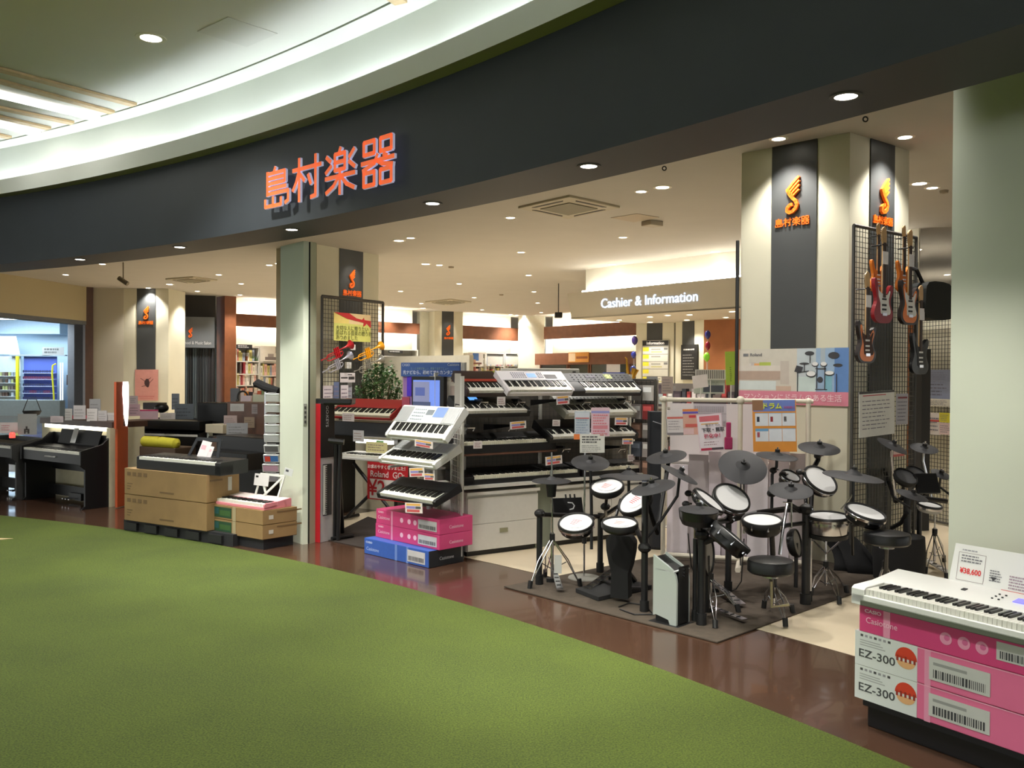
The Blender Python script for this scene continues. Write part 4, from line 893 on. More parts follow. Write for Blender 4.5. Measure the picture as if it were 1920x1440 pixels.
# ---- kit one, nearest the rack
K1 = thing('electronic_drum_kit', 'electronic drum kit with red-printed stickers on its four mesh pads', 'drum kit', G(1110, 1110), 'electronic drum kits on the dark mat')
pA = post(K1, 1011, 1098, 958); pB = post(K1, 1125, 1075, 962); pC = post(K1, 1208, 1149, 905)
pD = G(1226, 1128); pD = Vector((pD.x, pD.y+.3, P(1226, 900, pD.y).z))
bar(K1, [pA-Vector((0, 0, .03)), (pA+pB)/2-Vector((0, 0, .03)), pB-Vector((0, 0, .03))], .02, name='rack_rail'); clamp(K1, pA-Vector((0, 0, .02)), .045)
bar(K1, [pB-Vector((0, 0, .04)), (pB+pC)/2-Vector((-.05, -.1, .04)), Vector((pC.x, pC.y, pB.z-.05))], .02, name='rack_rail'); clamp(K1, Vector((pC.x, pC.y, pB.z-.05)), .05)
q = G(1165, 1056); pE = Vector((q.x, q.y, pB.z))
bar(K1, [Vector((pC.x, pC.y, pC.z-.1)), P(1232, 1000, 6.5), P(1253, 868, 6.85)], .017, name='cymbal_boom')
c, n, r = cymbal(K1, 1107, 865, 36, 15, 3, 7.2, 'crash_cymbal'); bar(K1, [c, P(1109, 950, 7.2), P(1109, 1030, 7.15)], .013, name='cymbal_boom'); clamp(K1, P(1109, 972, 7.15))
c, n, r = cymbal(K1, 1224, 911, 42, 12.5, -14, 6.25, 'ride_cymbal'); bar(K1, [c, P(1218, 940, 6.3), Vector((pC.x, pC.y, pC.z))], .012)
c, n, r = cymbal(K1, 1249, 854, 38, 12, -10, 6.9, 'crash_cymbal')
c, n, r = cymbal(K1, 1179, 890, 55, 6, 0, 7.7, 'rear_cymbal'); bar(K1, [c, P(1179, 960, 7.7), P(1170, 975, 7.4)], .013)
c, n, r = cymbal(K1, 1275, 887, 38, 6, 27, 6.5, 'splash_cymbal'); bar(K1, [c, P(1270, 930, 6.5), P(1240, 975, 6.45), Vector((pC.x, pC.y, pB.z))], .011)
T1 = dict(sticker=True)
c, n, r = pad(K1, 1080, 981, 30.5, 16.5, -6, 6.6, .075, metal_hoop=True, lugs=6, **T1); bar(K1, [c-n*.06, P(1100, 975, 7.0), (pA+pB)/2-Vector((0, 0, .03))], .012)
c, n, r = pad(K1, 1162, 982, 31, 10.5, 0, 6.35, .05, **T1); bar(K1, [c-n*.04, P(1150, 985, 6.8), (pB+pC)/2], .012)
c, n, r = pad(K1, 1138, 913, 29, 14, -6, 7.0, .05, **T1); bar(K1, [c-n*.04, P(1135, 955, 7.1), pB+Vector((.05, 0, -.04))], .013); clamp(K1, P(1135, 950, 7.1), .04)
c, n, r = pad(K1, 1191, 940, 31, 18, -33, 6.7, .05, **T1); bar(K1, [c-n*.04, P(1200, 955, 6.8), P(1170, 968, 6.9)], .013)
# sound module
M = frame(P(1067, 962, 7.35), Vector((.95, .3, 0)), Vector((-.1, .35, 1))); mb = MB(M); w = .26; mb.prism([(-w/2, 0), (w/2, 0), (w/2, .13), (-w/2, .13)], -.06, .0, BLACK); mo = mb.build('sound_module', K1, bevel=.006, smooth=False)
mb = MB(M)
for x in (.0, .04, .08): mb.cyl((x, .13, -.03), (x, .165, -.03), .008, HOOP, n=8)
mb.build('knobs', mo)
mb = MB(M); mb.ribbon([(.01, .03), (.04, .035), (.055, .06), (.04, .085), (.0, .09)], .009, 0, .002, C(190, 190, 190)); mb.build('crescent_mark', mo)
# kick tower, on its base plate
kb0, kb1, kb2, kb3 = G(1079, 1114), G(1122, 1131), G(1222, 1108), G(1165, 1092)
kt = thing('kick_tower', 'black kick drum tower with foot pedal on a black base plate', 'drum part', (kb0+kb2)/2)
mb = MB(); mb.prism([kb0.xy, kb1.xy, kb2.xy, kb3.xy], .013, .045, M_('base_plate', (24, 24, 25), .8)); mb.build('base_plate', kt, bevel=.004, smooth=False)
kc = P(1166, 1022, 6.6); g = G(1168, 1106); mb = MB(); prof = [(.09, -.62), (.085, -.3), (.095, -.22), (.145, -.1), (.16, .0), (.15, .12)]
kd_ = Vector((-.45, -.89, 0)).normalized(); kn = Vector((kd_.y, -kd_.x, 0))*-1
M = frame(kc+Vector((0, 0, -.02)), Vector((.89, -.45, 0)), (0, 0, 1)); hz = kc.z-.06
mb = MB(M); pts = [(-.07, -hz), (-.065, -.18), (-.085, -.12), (-.105, -.02), (-.11, .06), (-.08, .10), (.08, .10), (.11, .06), (.105, -.02), (.085, -.12), (.065, -.18), (.07, -hz)]
mb.prism(pts[::-1], -.05, .05, M_('kick_cloth', (14, 14, 15), .85)); mb.build('pad_tower', kt, bevel=.015)
pedal(kt, (1097, 1116), (1152, 1090), .09, .10)
for fx, fy in ((1205, 1103), (1133, 1089)): g2 = G(fx, fy, .05); mb = MB(); mb.tube([M @ Vector((0, -.3, 0)), g2], .012, TUBEB, 6); mb.build('stay', kt)
mb = MB(); mb.tube([G(1190, 1088, .05), P(1176, 1070, 6.7)], .02, TUBEB, 8); mb.build('stay', kt)
# hi-hat on its own stand
hh = thing('hi_hat_stand', 'chrome hi-hat stand with black pad cymbal, nearest the pink cartons', 'stand', G(1035, 1100), 'hi-hat stands')
hub = tripod(hh, (1035, 1098), 1010, [(993, 1106), (1088, 1102), (1022, 1083)])
c, n, r = cymbal(hh, 1034, 899, 37, 6, 0, hub.y, 'hi_hat_pad', nut=False); mb = MB(); mb.cyl(hub, c+Vector((0, 0, .22)), .007, CHR, n=8); mb.cyl(c+Vector((0, 0, -.14)), c, .035, HOOP, r1=.05, n=12); mb.cyl(c+Vector((0, 0, .03)), c+Vector((0, 0, .07)), .012, CHR, n=8); mb.build('pull_rod', hh)
pedal(hh, (1050, 1114), (1036, 1093), .07, .14)
p = P(1046, 1058, hub.y-.05); mb = MB(frame(p, (1, 0, 0), (0, 0, 1))); mb.box(-.03, -.075, -.001, .03, .075, .001, C(205, 205, 200)); mb.build('hanging_tag', hh, smooth=False)
# pole with round base carrying leaflets
g = G(1095, 1086); rs = thing('sign_pole', 'thin sign pole on a round grey base between the hi-hat and the rack', 'stand', g)
mb = MB(); mb.lathe([(.135, .012), (.13, .02), (.0001, .03)], (g.x, g.y, 0), (0, 0, 1), C(150, 148, 140), 30); mb.build('round_base', rs)
mb = MB(); mb.cyl((g.x, g.y, .02), (g.x, g.y, P(1097, 770, g.y).z), .008, CHR, n=8); mb.cyl((g.x, g.y, .3), (g.x, g.y, .36), .02, HOOP, n=8); mb.build('pole', rs)

# ---- kit two, middle
K2 = thing('electronic_drum_kit', 'electronic drum kit with plain white heads behind the silver amplifier tower', 'drum kit', G(1400, 1140), 'electronic drum kits on the dark mat')
a1 = post(K2, 1315, 1174, 1002, .026); a2 = post(K2, 1303, 1167, 1010, .018); a3 = post(K2, 1365, 1111, 975, .024); a4 = post(K2, 1510, 1135, 955, .03); a5 = post(K2, 1519, 1130, 965, .012, mt=CHR)
V = Vector
bar(K2, [a1, P(1330, 985, 6.2), P(1345, 978, 6.6), a3], .024, name='rack_rail'); bar(K2, [a3, P(1420, 962, 7.0), P(1470, 955, 6.8), a4], .024, name='rack_rail')
bar(K2, [a1, P(1300, 980, 6.1), P(1285, 955, 6.2)], .024, name='rack_rail'); clamp(K2, a1, .05); clamp(K2, a3, .045); clamp(K2, a4, .055)
c, n, r = cymbal(K2, 1393, 873, 45, 31, 12, 6.7, 'crash_cymbal'); bar(K2, [c, P(1394, 910, 6.9), P(1395, 960, 7.0), P(1395, 1000, 7.0)], .012, CHR); bar(K2, [P(1389, 905, 6.95), P(1389, 1060, 7.0)], .009, CHR)
c, n, r = cymbal(K2, 1457, 853, 38, 7.5, 6, 7.2, 'crash_cymbal'); bar(K2, [c, P(1456, 875, 7.2), P(1448, 890, 7.2), P(1447, 958, 7.1)], .013); clamp(K2, P(1450, 882, 7.2)); clamp(K2, P(1447, 925, 7.1), .04)
c, n, r = cymbal(K2, 1536, 838, 38, 12, 5, 7.3, 'crash_cymbal'); bar(K2, [c, P(1534, 862, 7.3), P(1524, 880, 7.2), P(1520, 960, 7.0)], .02); clamp(K2, P(1533, 855, 7.3))
c, n, r = cymbal(K2, 1600, 890, 55, 8, 7, 6.6, 'ride_cymbal', dome=.2); bar(K2, [c, P(1600, 920, 6.6), P(1598, 985, 6.6), G(1598, 1110)+V((0, 0, .3))], .012); bar(K2, [P(1600, 925, 6.6), P(1586, 945, 6.6), P(1577, 955, 6.6)], .007, CHR)
c, n, r = cymbal(K2, 1483, 917, 40, 16, 3, 6.45, 'splash_cymbal'); bar(K2, [c, P(1480, 945, 6.5), P(1500, 958, 6.55), a4], .02)
c, n, r = cymbal(K2, 1310, 953, 37, 8, 2, 5.95, 'hi_hat_pad'); mb = MB(); mb.lathe([(r*.95, -.07), (r*.8, -.11), (.01, -.13)], c, n, HOOP, 24); mb.lathe([(r, -.015), (r*.95, -.07)], c, n, SHELL, 24, False); mb.build('lower_hi_hat_shell', K2)
bar(K2, [c-n*.1, V((a1.x, a1.y, a1.z))], .02)
c, n, r = pad(K2, 1329, 939, 31, 6.5, 38, 6.4, .06, metal_hoop=True, lugs=8); bar(K2, [c-n*.05, P(1300, 950, 6.6), P(1303, 975, 6.5)], .014); clamp(K2, P(1291, 925, 6.5), .03); clamp(K2, P(1286, 945, 6.45), .03)
c, n, r = pad(K2, 1372, 934, 32.5, 20.5, 29, 6.6, .07, metal_hoop=True, lugs=8); bar(K2, [c-n*.05, P(1368, 970, 6.8), a3], .024)
c, n, r = pad(K2, 1429, 976, 34, 11.5, 0, 6.2, .085, name='snare_pad', lugs=8); bar(K2, [c-n*.08, P(1447, 1000, 6.3), P(1449, 1040, 6.35)], .02); bar(K2, [P(1447, 1000, 6.3), P(1475, 985, 6.4), a4-V((0, 0, .1))], .016)
c, n, r = pad(K2, 1372, 1006, 38, 2.6, 39, 5.8, .085, metal_hoop=False, lugs=8, name='floor_tom_pad'); bar(K2, [c-n*.06, P(1340, 1010, 5.95), a1-V((0, 0, .06))], .02)
c, n, r = pad(K2, 1538, 900, 31, 17, 37, 6.9, .07, metal_hoop=True, lugs=8); bar(K2, [c-n*.06, P(1510, 925, 6.9), P(1512, 955, 6.7)], .016); clamp(K2, P(1499, 885, 6.9), .03)
c, n, r = pad(K2, 1482, 893, 17, 8, 25, 7.3, .08, metal_hoop=True); clamp(K2, P(1468, 890, 7.3), .035)
c, n, r = pad(K2, 1552, 969, 36, 8, 0, 6.55, .14, name='chrome_snare_drum', shell=CHR, metal_hoop=True, lugs=8)
mb = MB(); mb.lathe([(r*1.02, -.15), (r*1.04, -.13), (r*1.04, -.12)], c, n, HOOP, 30, False); mb.build('lower_hoop', K2)
cs_ = c
c, n, r = pad(K2, 1623, 961, 34, 11, 17, 6.3, .075, metal_hoop=True, lugs=10); bar(K2, [c-n*.06, P(1600, 985, 6.5)], .016)
c, n, r = pad(K2, 1327, 1042, 33, 9, 90, 6.15, .05, name='bass_drum_pad', head=M_('kick_head', (150, 146, 138), .6)); bar(K2, [c, V((c.x, c.y, .05))], .016)
c, n, r = pad(K2, 1493, 1018, 24, 7, 80, 6.9, .05, name='bass_drum_pad', head=M_('kick_head', (150, 146, 138), .6)); bar(K2, [c, V((c.x, c.y, .05))], .016)
mb = MB(); mb.box(-.02, -.01, 0, .02, .01, .55, C(120, 116, 84), Matrix.Translation(G(1305, 1122)+V((0, 0, .1)))); mb.build('olive_column', K2, smooth=False)
# chrome L-shaped stands
bar(K2, [P(1476, 945, 6.3), P(1468, 990, 6.2), P(1462, 1040, 6.15)], .012, CHR); bar(K2, [P(1468, 942, 6.4), P(1484, 942, 6.4), P(1484, 990, 6.4)], .006, CHR)
hs = thing('hi_hat_stand', 'chrome hi-hat pedal and stand beside the silver amplifier tower', 'stand', G(1334, 1140), 'hi-hat stands')
hub = tripod(hs, (1332, 1140), 1085, [(1341, 1181), (1385, 1151), (1318, 1120)], top=960)
pedal(hs, (1390, 1143), (1335, 1112), .09, .09)
kp = thing('kick_pedal', 'chrome kick pedal lying low before the silver amplifier tower', 'pedal', G(1355, 1160)); pedal(kp, (1396, 1172), (1322, 1148), .07, .05)
ss = thing('snare_stand', 'chrome tripod stand under the chrome-shelled snare drum', 'stand', G(1553, 1110))
hub = tripod(ss, (1548, 1112), 1062, [(1574, 1135), (1588, 1114), (1520, 1118)], top=1000)
for s in (-1, 1): bar(ss, [hub+V((0, 0, .1)), cs_+V((s*.12, 0, -.16)), cs_+V((s*.15, 0, -.13))], .007, CHR, 'basket_arm')
# thrones
def throne(label, px, py, rx, ry, Y, th, base, feet, hub):
    t = thing('drum_throne', label, 'stool', G(*base), 'round black drum stools')
    c = P(px, py, Y); r = rx/FPX*Y; h = th/FPX*Y; mb = MB()
    mb.lathe([(.001, -h), (r*.9, -h), (r*.99, -h*.85), (r, -h*.25), (r*.96, -h*.06), (r*.85, 0), (.001, .006)], c, (0, 0, 1), M_('vinyl_black', (15, 16, 18), .38), 40); mb.build('seat', t)
    b = G(*base); mb = MB(); mb.cyl((b.x, b.y, .12), (c.x, c.y, c.z-h), .015, TUBEB, n=12); mb.cyl((c.x, c.y, c.z-h-.03), (c.x, c.y, c.z-h), .05, CHR, n=10); mb.build('column', t)
    tripod(t, base, hub, feet); return t
throne('round black drum stool standing before the middle kit on chrome legs', 1445, 1048, 43, 9, 5.75, 26, (1450, 1150), [(1473, 1178), (1487, 1152), (1432, 1143)], 1095)
throne('round black drum stool before the right-hand kit, partly behind the white keyboard'.replace('right-hand', 'small'), 1663, 998, 42, 9, 6.15, 22, (1659, 1135), [(1640, 1150), (1690, 1150), (1655, 1118)], 1062)
bar(t_ := thing('l_shaped_tube', 'pale L-shaped metal tube lying beside the round black stool', 'tube', G(1447, 1140)), [P(1446, 1075, 5.9), P(1447, 1138, 5.9), P(1478, 1134, 5.95)], .009, C(190, 180, 140), 'tube')
# amplifier tower
g0, g1, g2 = G(1224, 1167), G(1268, 1178), G(1291, 1174); FA = Fr(g0, g1-g0); wA = FA.hit(1268, 1178)[0]; zt = FA.hit(1224, 1041)[1]; dA_ = .16
am = thing('amplifier_tower', 'silver and black curved amplifier tower standing at the front edge of the mat', 'amplifier', g0)
M = FA.mat(0, 0, .013); SIL = M_('amp_silver', (178, 186, 182), .32, metal=.35)
pr_ = [(0, .03), (.03, .03), (.035, .0), (wA, 0), (wA, zt*.60), (wA*.97, zt*.70), (wA*.86, zt*.79), (wA*.62, zt*.86), (wA*.3, zt*.92), (0, zt-.01)]
pr_ = [(0, .04), (wA*.12, .05), (wA*.66, .03), (wA*.72, 0), (wA, 0), (wA, zt*.62), (wA*.96, zt*.72), (wA*.84, zt*.80), (wA*.6, zt*.86), (wA*.3, zt*.92), (0, zt*.985)]
mb = MB(M @ Matrix.Rotation(PI/2, 4, 'X')); mb.prism(pr_, -.02, 0, SIL); mb.build('side_shell', am, bevel=.004)
mb = MB(M @ Matrix.Rotation(PI/2, 4, 'X')); mb.prism([(x*.96, z*.97+.005) for x, z in pr_ if 1][0:0] or [(.01, .0), (wA*.97, 0), (wA*.97, zt*.62), (wA*.80, zt*.79), (wA*.3, zt*.88), (.0, zt*.95)], -dA_+.02, -.02, BLACK); mb.build('cabinet', am, smooth=False)
mb = MB(M @ Matrix.Rotation(PI/2, 4, 'X')); mb.prism(pr_, -dA_, -dA_+.02, SIL); mb.build('side_shell', am, bevel=.004)
FA2 = Fr(FA.pt(wA, 0), -FA.n)
mb = MB(FA2.mat(0, .0, .02)); mb.box(.022, -.004, 0, dA_-.022, .0, zt*.84, M_('amp_grille', (14, 14, 15), .5)); mb.build('front_grille', am, smooth=False)
for z in (.30, .34, .38): mb = MB(); p = FA2.pt(dA_*.45, .004, .18+z*.55); mb.cyl(p, p+FA2.n*.014, .008, CHR, n=10); mb.build('knob', am)
mb = MB(M); mb.box(-.03, -.03, -.012, wA+.03, dA_+.02, .0, HOOP); mb.build('foot_plate', am, bevel=.01, smooth=False)
p = G(1290, 1050); mb = MB(FA2.mat(0, 0, 0)); mb.box(-.0, .02, zt*.80, dA_+.02, .16, zt*.815, C(200, 204, 204)); tag(recenter(mb.build('card_rest', smooth=False)), 'pale cards lying on the silver amplifier tower', 'card')
# draped black cloth and bag between kits
def cloth(name, label, cat, pts, depth, mt, h=.5, seed=1):
    rnd = random.Random(seed); n = 14; P0 = G(*pts[0]); P1 = G(*pts[1]); mb = MB(); vs = []; fs = []
    for i in range(n+1):
        u_ = i/n; b = P0.lerp(P1, u_)
        for j in range(9):
            v = j/8; w = math.sin(PI*(1-v)/1.6)*.14*math.sin(u_*9+v*2)*.4
            z = h*math.sin(PI*v*.5)*(1-.55*(u_-.5)**2*4*.6); back = Vector((-.25, .95, 0))*depth*(v**1.6)
            q = b+back+Vector((w, 0, 0)); vs.append((q.x, q.y, .012+z))
    for i in range(n):
        for j in range(8): fs.append((i*9+j, (i+1)*9+j, (i+1)*9+j+1, i*9+j+1))
    mb.add(vs, fs, mt); o = mb.build(name); md = o.modifiers.new('thick', 'SOLIDIFY'); md.thickness = .01; recenter(o); tag(o, label, cat); return o
cloth('cloth_bag', 'crumpled black cloth bag on the floor between the middle kit and the second stool', 'bag', [(1563, 1072), (1642, 1082)], .35, M_('cloth_black', (20, 20, 22), .9), .36)

# ---- kit three, far side of the square pillar
K3 = thing('electronic_drum_kit', 'compact drum kit with grey rubber pads before the guitar rack', 'drum kit', G(1710, 1085), 'electronic drum kits on the dark mat')
b1 = post(K3, 1723, 1052, 930, .022); b2 = post(K3, 1700, 1075, 930, .03); b3 = post(K3, 1657, 1045, 880, .025)
bar(K3, [b2, P(1735, 935, 7.6), P(1775, 940, 7.6)], .022, name='rack_rail'); bar(K3, [b3, P(1680, 940, 7.7), b2], .022, name='rack_rail')
bar(K3, [P(1700, 962, 7.6), P(1690, 980, 7.7), P(1672, 990, 7.8)], .02)
for px, py, rx, ry, phi, Y, nm in [(1674, 834, 29, 7, 27, 7.6, 'crash_cymbal'), (1733, 839, 25, 9, 10, 7.7, 'crash_cymbal'), (1711, 927, 29, 7, 17, 7.2, 'hi_hat_pad'), (1764, 888, 18, 7, 22, 7.8, 'ride_cymbal')]:
    c, n, r = cymbal(K3, px, py, rx, ry, phi, Y, nm); bar(K3, [c, c-V((0, -.02, .12)), V((c.x+.05, 7.65, b2.z-.02))], .011, CHR if nm == 'crash_cymbal' else TUBEB)
RP = M_('rubber_pad', (70, 70, 72), .7)
for px, py, rx, ry, phi, Y in [(1698, 894, 20, 11, 28, 7.6), (1720, 889, 20, 9, 30, 7.8)]:
    c, n, r = pad(K3, px, py, rx, ry, phi, Y, .05, head=RP, name='rubber_tom_pad'); bar(K3, [c-n*.04, V((c.x, 7.65, b2.z))], .014)
mb = MB(frame(P(1742, 908, 7.6), (1, .2, 0), (0, .4, 1))); mb.box(-.12, -.08, -.03, .1, .1, 0, BLACK); mb.build('sound_module', K3, bevel=.008, smooth=False)
c, n, r = pad(K3, 1743, 948, 20, 5, 8, 7.3, .05, shell=C(180, 180, 176), metal_hoop=True, name='snare_pad'); bar(K3, [c-n*.05, V((c.x, c.y+.2, b2.z))], .012)
mb = MB(); g = G(1700, 1095); mb.lathe([(.2, 0), (.21, .2), (.2, .36), (.0001, .37)], (g.x, g.y+.15, .013), (0, 0, 1), M_('cloth_black', (20, 20, 22), .9), 24); mb.build('kick_drum', K3)
h3 = thing('hi_hat_stand', 'chrome stand with white pedal at the far side of the second stool', 'stand', G(1757, 1075), 'hi-hat stands')
tripod(h3, (1752, 1065), 1000, [(1735, 1078), (1775, 1090), (1770, 1055)], top=940); pedal(h3, (1779, 1082), (1722, 1052), .08, .05, mt=C(200, 196, 188))
# cables on the mat
for i, (pts, lb) in enumerate([([(1160, 1138), (1180, 1130), (1210, 1135), (1225, 1152), (1190, 1152), (1162, 1142)], 'black cable loop lying on the mat before the first kit'), ([(1395, 1010), (1392, 1060), (1390, 1090), (1380, 1105), (1368, 1110)], 'thin cable hanging down behind the middle kit'), ([(1290, 1000), (1296, 1060), (1310, 1100)], 'cable hanging beside the silver tower')]):
    P3 = [G(*p, .02) if i == 0 else P(p[0], p[1], 6.9) for p in pts]; mb = MB(); mb.tube(P3, .005, HOOP, 5); tag(recenter(mb.build('cable')), lb, 'cable')

# ---------------------------------------------------------------- white pipe frame with leaflets, sheets of cloth
FW = Fr(P(1245, 748, 8.1), P(1516, 743, 7.75)-P(1245, 748, 8.1)); WP = C(214, 206, 188, .4)
pf = thing('pipe_frame', 'white pipe display frame hung with leaflets behind the drums', 'frame', FW.pt(.6, 0, 0))
zt = FW.hit(1245, 749)[1]; LW = FW.hit(1516, 744)[0]
for t in (0, LW*.54, LW): mb = MB(); mb.cyl(FW.pt(t, 0, .015), FW.pt(t, 0, zt), .022, WP, n=10); mb.cyl(FW.pt(t, -.35, .03), FW.pt(t, .35, .03), .025, WP, n=8); mb.build('upright_pipe', pf)
mb = MB(); mb.cyl(FW.pt(-.04, 0, zt), FW.pt(LW+.04, 0, zt), .02, WP, n=10); mb.sphere(FW.pt(0, 0, zt), .034, WP); mb.sphere(FW.pt(LW*.54, 0, zt), .04, WP); mb.sphere(FW.pt(LW, 0, zt), .03, WP); mb.build('top_pipe', pf)
mb = MB(); mb.cyl(FW.pt(0, 0, .06), FW.pt(LW, 0, .06), .022, WP, n=8); mb.build('lower_pipe', pf)
LIL = [(224, 214, 220), (184, 174, 176), (220, 208, 216), (204, 192, 200), (230, 222, 228)]
xs = [1250, 1290, 1328, 1352, 1400, 1440, 1480, 1512]; tops = [870, 850, 846, 860, 855, 845, 850]
for i in range(7):
    ta, _ = FW.hit(xs[i]+1, 900, -.12-.02*(i % 2)); tb, _ = FW.hit(xs[i+1], 900, -.12-.02*(i % 2)); z1 = FW.hit(xs[i], [870, 852, 846, 858, 850, 845, 850][i], -.12)[1]
    mb = MB(FW.mat(0, -.12-.03*(i % 2))); mb.box(ta, 0, .02, tb, .02, z1, C(*LIL[i % 5]))
    tag(recenter(mb.build('upright_board', smooth=False)), ['lilac-white board behind the first kit, nearest the keyboards', 'grey-brown board second from the keyboards behind the pipe frame', 'lilac-grey board behind the tom pads', 'mauve grey board behind the large tilted crash cymbal', 'pale lilac board behind the large crash cymbal stand', 'white-lilac board under the orange drum notice', 'grey-brown board nearest the square pillar'][i], 'board', 'boards leaning behind the pipe frame')
mb = MB(FW.mat(0, -.3)); mb.box(.02, 0, FW.hit(1300, 870, -.3)[1], LW-.02, .25, FW.hit(1300, 866, -.3)[1], C(190, 184, 180)); mb.build('inner_shelf', pf, smooth=False)
mb = MB(FW.mat(0, -.45)); mb.box(.0, .1, 0, LW, .12, zt-.05, M_('acrylic_back', (214, 206, 206), .5)); mb.build('back_sheet', pf, smooth=False)
pxcard('wall_rack_panel', 'white ribbed panel with dark top hanging inside the pipe frame', 'panel', FW, -.2, 1331, 752, 800, 62, (190, 184, 190), [(0, .9, 1, 1, (60, 44, 50)), (.0, .5, 1, .52, (150, 145, 150))]+[(.04+.06*i, .56, .07+.06*i, .8, (140, 136, 142)) for i in range(15)])
pxcard('leaflet', 'white price leaflet hanging from the pipe frame beside an orange one', 'leaflet', FW, .04, 1267, 768, 816, 30, (218, 210, 210), [(0, .64, 1, .72, (206, 110, 100))]+lines(.08, .2, .9, .6, 4, (170, 160, 165), fill=.3)+[(.0, 0, 1, .1, (130, 125, 128))], 'leaflets on the pipe frame', roll=.04)
pxcard('leaflet', 'orange and violet price leaflet hanging from the pipe frame', 'leaflet', FW, .04, 1296, 767, 815, 29, (216, 168, 150), [(0, .92, 1, 1, (226, 130, 60)), (0, .82, 1, .9, (96, 84, 180)), (.4, .66, .85, .76, (205, 60, 70)), (.15, .3, .95, .42, (210, 100, 90)), (.02, .02, .7, .25, (225, 190, 190))], 'leaflets on the pipe frame', roll=.04)
o = pxcard('trade_in_notice', 'pink-edged trade-in notice with large grey and red characters on the pipe frame', 'notice', FW, .10, 1336, 776, 845, 47, (228, 204, 214), [(.03, .03, .97, .97, (236, 226, 232)), (.1, .8, .9, .95, (214, 110, 120)), (.15, .72, .85, .75, (226, 180, 110)), (.06, .02, .5, .08, (190, 50, 80)), (.5, .02, .96, .08, (80, 70, 76))]+lines(.2, .14, .85, .28, 2, (170, 140, 150), fill=.3), roll=.10)
tt, zz_ = FW.hit(1337, 806, .105); Mx = FW.wall(tt, .108, zz_) @ Matrix.Rotation(.10, 4, 'Z')
def ptext(par, s, M, size, mt, **k):
    WM.setdefault(par, par.matrix_world.copy()); text(s, 'lettering', par, M, size, mt, ext=.0005, **k)
ptext(o, '電子ドラム', Mx @ Matrix.Translation((-.0, .045, 0)), .026, C(110, 100, 104)); ptext(o, '下取・買取', Mx @ Matrix.Translation((0, .0, 0)), .040, C(70, 66, 70), off=.0012); ptext(o, '強化中！', Mx @ Matrix.Translation((.0, -.055, 0)), .042, C(190, 60, 90), off=.0012)
o = pxcard('drum_lineup_board', 'orange board with two rows of small white cards on the pipe frame', 'notice', FW, .06, 1454, 750, 847, 82, (226, 150, 62), [(.02, .78, .98, 1, (110, 130, 200)), (.0, .80, .25, 1, (150, 110, 80))]+[(.06+.31*i, y, .36+.31*i, y+.24, (222, 226, 232)) for i in range(3) for y in (.20, .50)]+[(.06+.31*i, y+.20, .36+.31*i, y+.25, (110, 165, 205)) for i in range(3) for y in (.20, .50)]+[(.10+.31*i, y+.08, .16+.31*i, y+.18, c) for (i, y, c) in ((0, .5, (40, 46, 60)), (1, .5, (150, 50, 60)), (2, .5, (90, 70, 60)), (0, .2, (170, 80, 90)), (1, .2, (60, 70, 90)), (2, .2, (190, 110, 100)))], roll=.03)
tt, zz_ = FW.hit(1447, 762, .065); Mx = FW.wall(tt, .068, zz_); ptext(o, 'ドラム', Mx, .058, C(214, 222, 60), off=.002)
tt, zz_ = FW.hit(1480, 764, .065); ptext(o, '定期便り', FW.wall(tt, .068, zz_), .024, C(200, 60, 110))
mb = MB(); mb.box(-.022, -.11, -.01, .022, .11, .01, C(170, 44, 96), frame(P(1366, 815, 7.7), (1, 0, 0), (0, 0, 1))); mb.box(-.035, -.13, -.012, .035, -.02, .012, C(170, 44, 96), frame(P(1366, 815, 7.7), (1, 0, 0), (0, 0, 1))); tag(recenter(mb.build('pink_package', bevel=.01, smooth=False)), 'narrow magenta package hanging beside the trade-in notice', 'package')
# ================================================================ pillar poster, guitars, cashier boards
def hitM(fr, x0, x1, y0, y1, off=0):
    t0, z1 = fr.hit(x0, y0, off); t1, _ = fr.hit(x1, y0, off); _, z0 = fr.hit((x0+x1)/2, y1, off); _, z1 = fr.hit((x0+x1)/2, y0, off)
    return fr.wall((t0+t1)/2, off, z0), t1-t0, z1-z0
M, w, h = hitM(fL, 1386, 1592, 653.5, 759, .02)
pb = [(0, .24, 1, 1, (206, 200, 186)), (0, .24, .10, .98, (214, 206, 192)), (.55, .24, 1, 1, (190, 200, 204)), (.72, .24, 1, 1, (150, 176, 204)), (.88, .24, 1, 1, (96, 134, 190)), (.76, .62, .80, 1, (170, 182, 190)),
      (0, .58, .42, .70, (214, 206, 194)), (0, .44, .40, .60, (180, 158, 142)), (.40, .36, .48, .78, (194, 184, 172)), (.02, .60, .12, .74, (218, 212, 204)), (.12, .62, .17, .76, (200, 190, 184)), (.15, .62, .24, .74, (224, 164, 110)), (.20, .63, .31, .76, (176, 190, 84)), (0, .26, .36, .42, (208, 216, 212)), (.36, .24, .50, .33, (196, 170, 150)),
      (.55, .24, .72, .5, (196, 212, 208)), (.80, .25, .86, .52, (128, 180, 196)), (0, 0, 1, .24, (212, 130, 148))]
o = card('drum_poster', 'wide advertising poster with sofa and small drum kit on the square cream pillar', 'poster', M, w, h, (206, 200, 186), pb)
WM[o] = o.matrix_world.copy() if False else Matrix.Translation(o.location)
DKG = C(58, 58, 62); WH = C(228, 228, 226)
mb = MB(M @ Matrix.Translation((-w/2, 0, .007)))
def ell(cx, cy, rx, ry, mt, e=0): mb.prism([(w*cx+w*rx*math.cos(2*PI*i/14), h*cy+w*ry*math.sin(2*PI*i/14)) for i in range(14)], e, e+.0006, mt)
for cx, cy, rx, ry in ((.665, .91, .042, .018), (.875, .87, .048, .028), (.62, .73, .045, .009), (.91, .70, .04, .014)): ell(cx, cy, rx, ry, DKG)
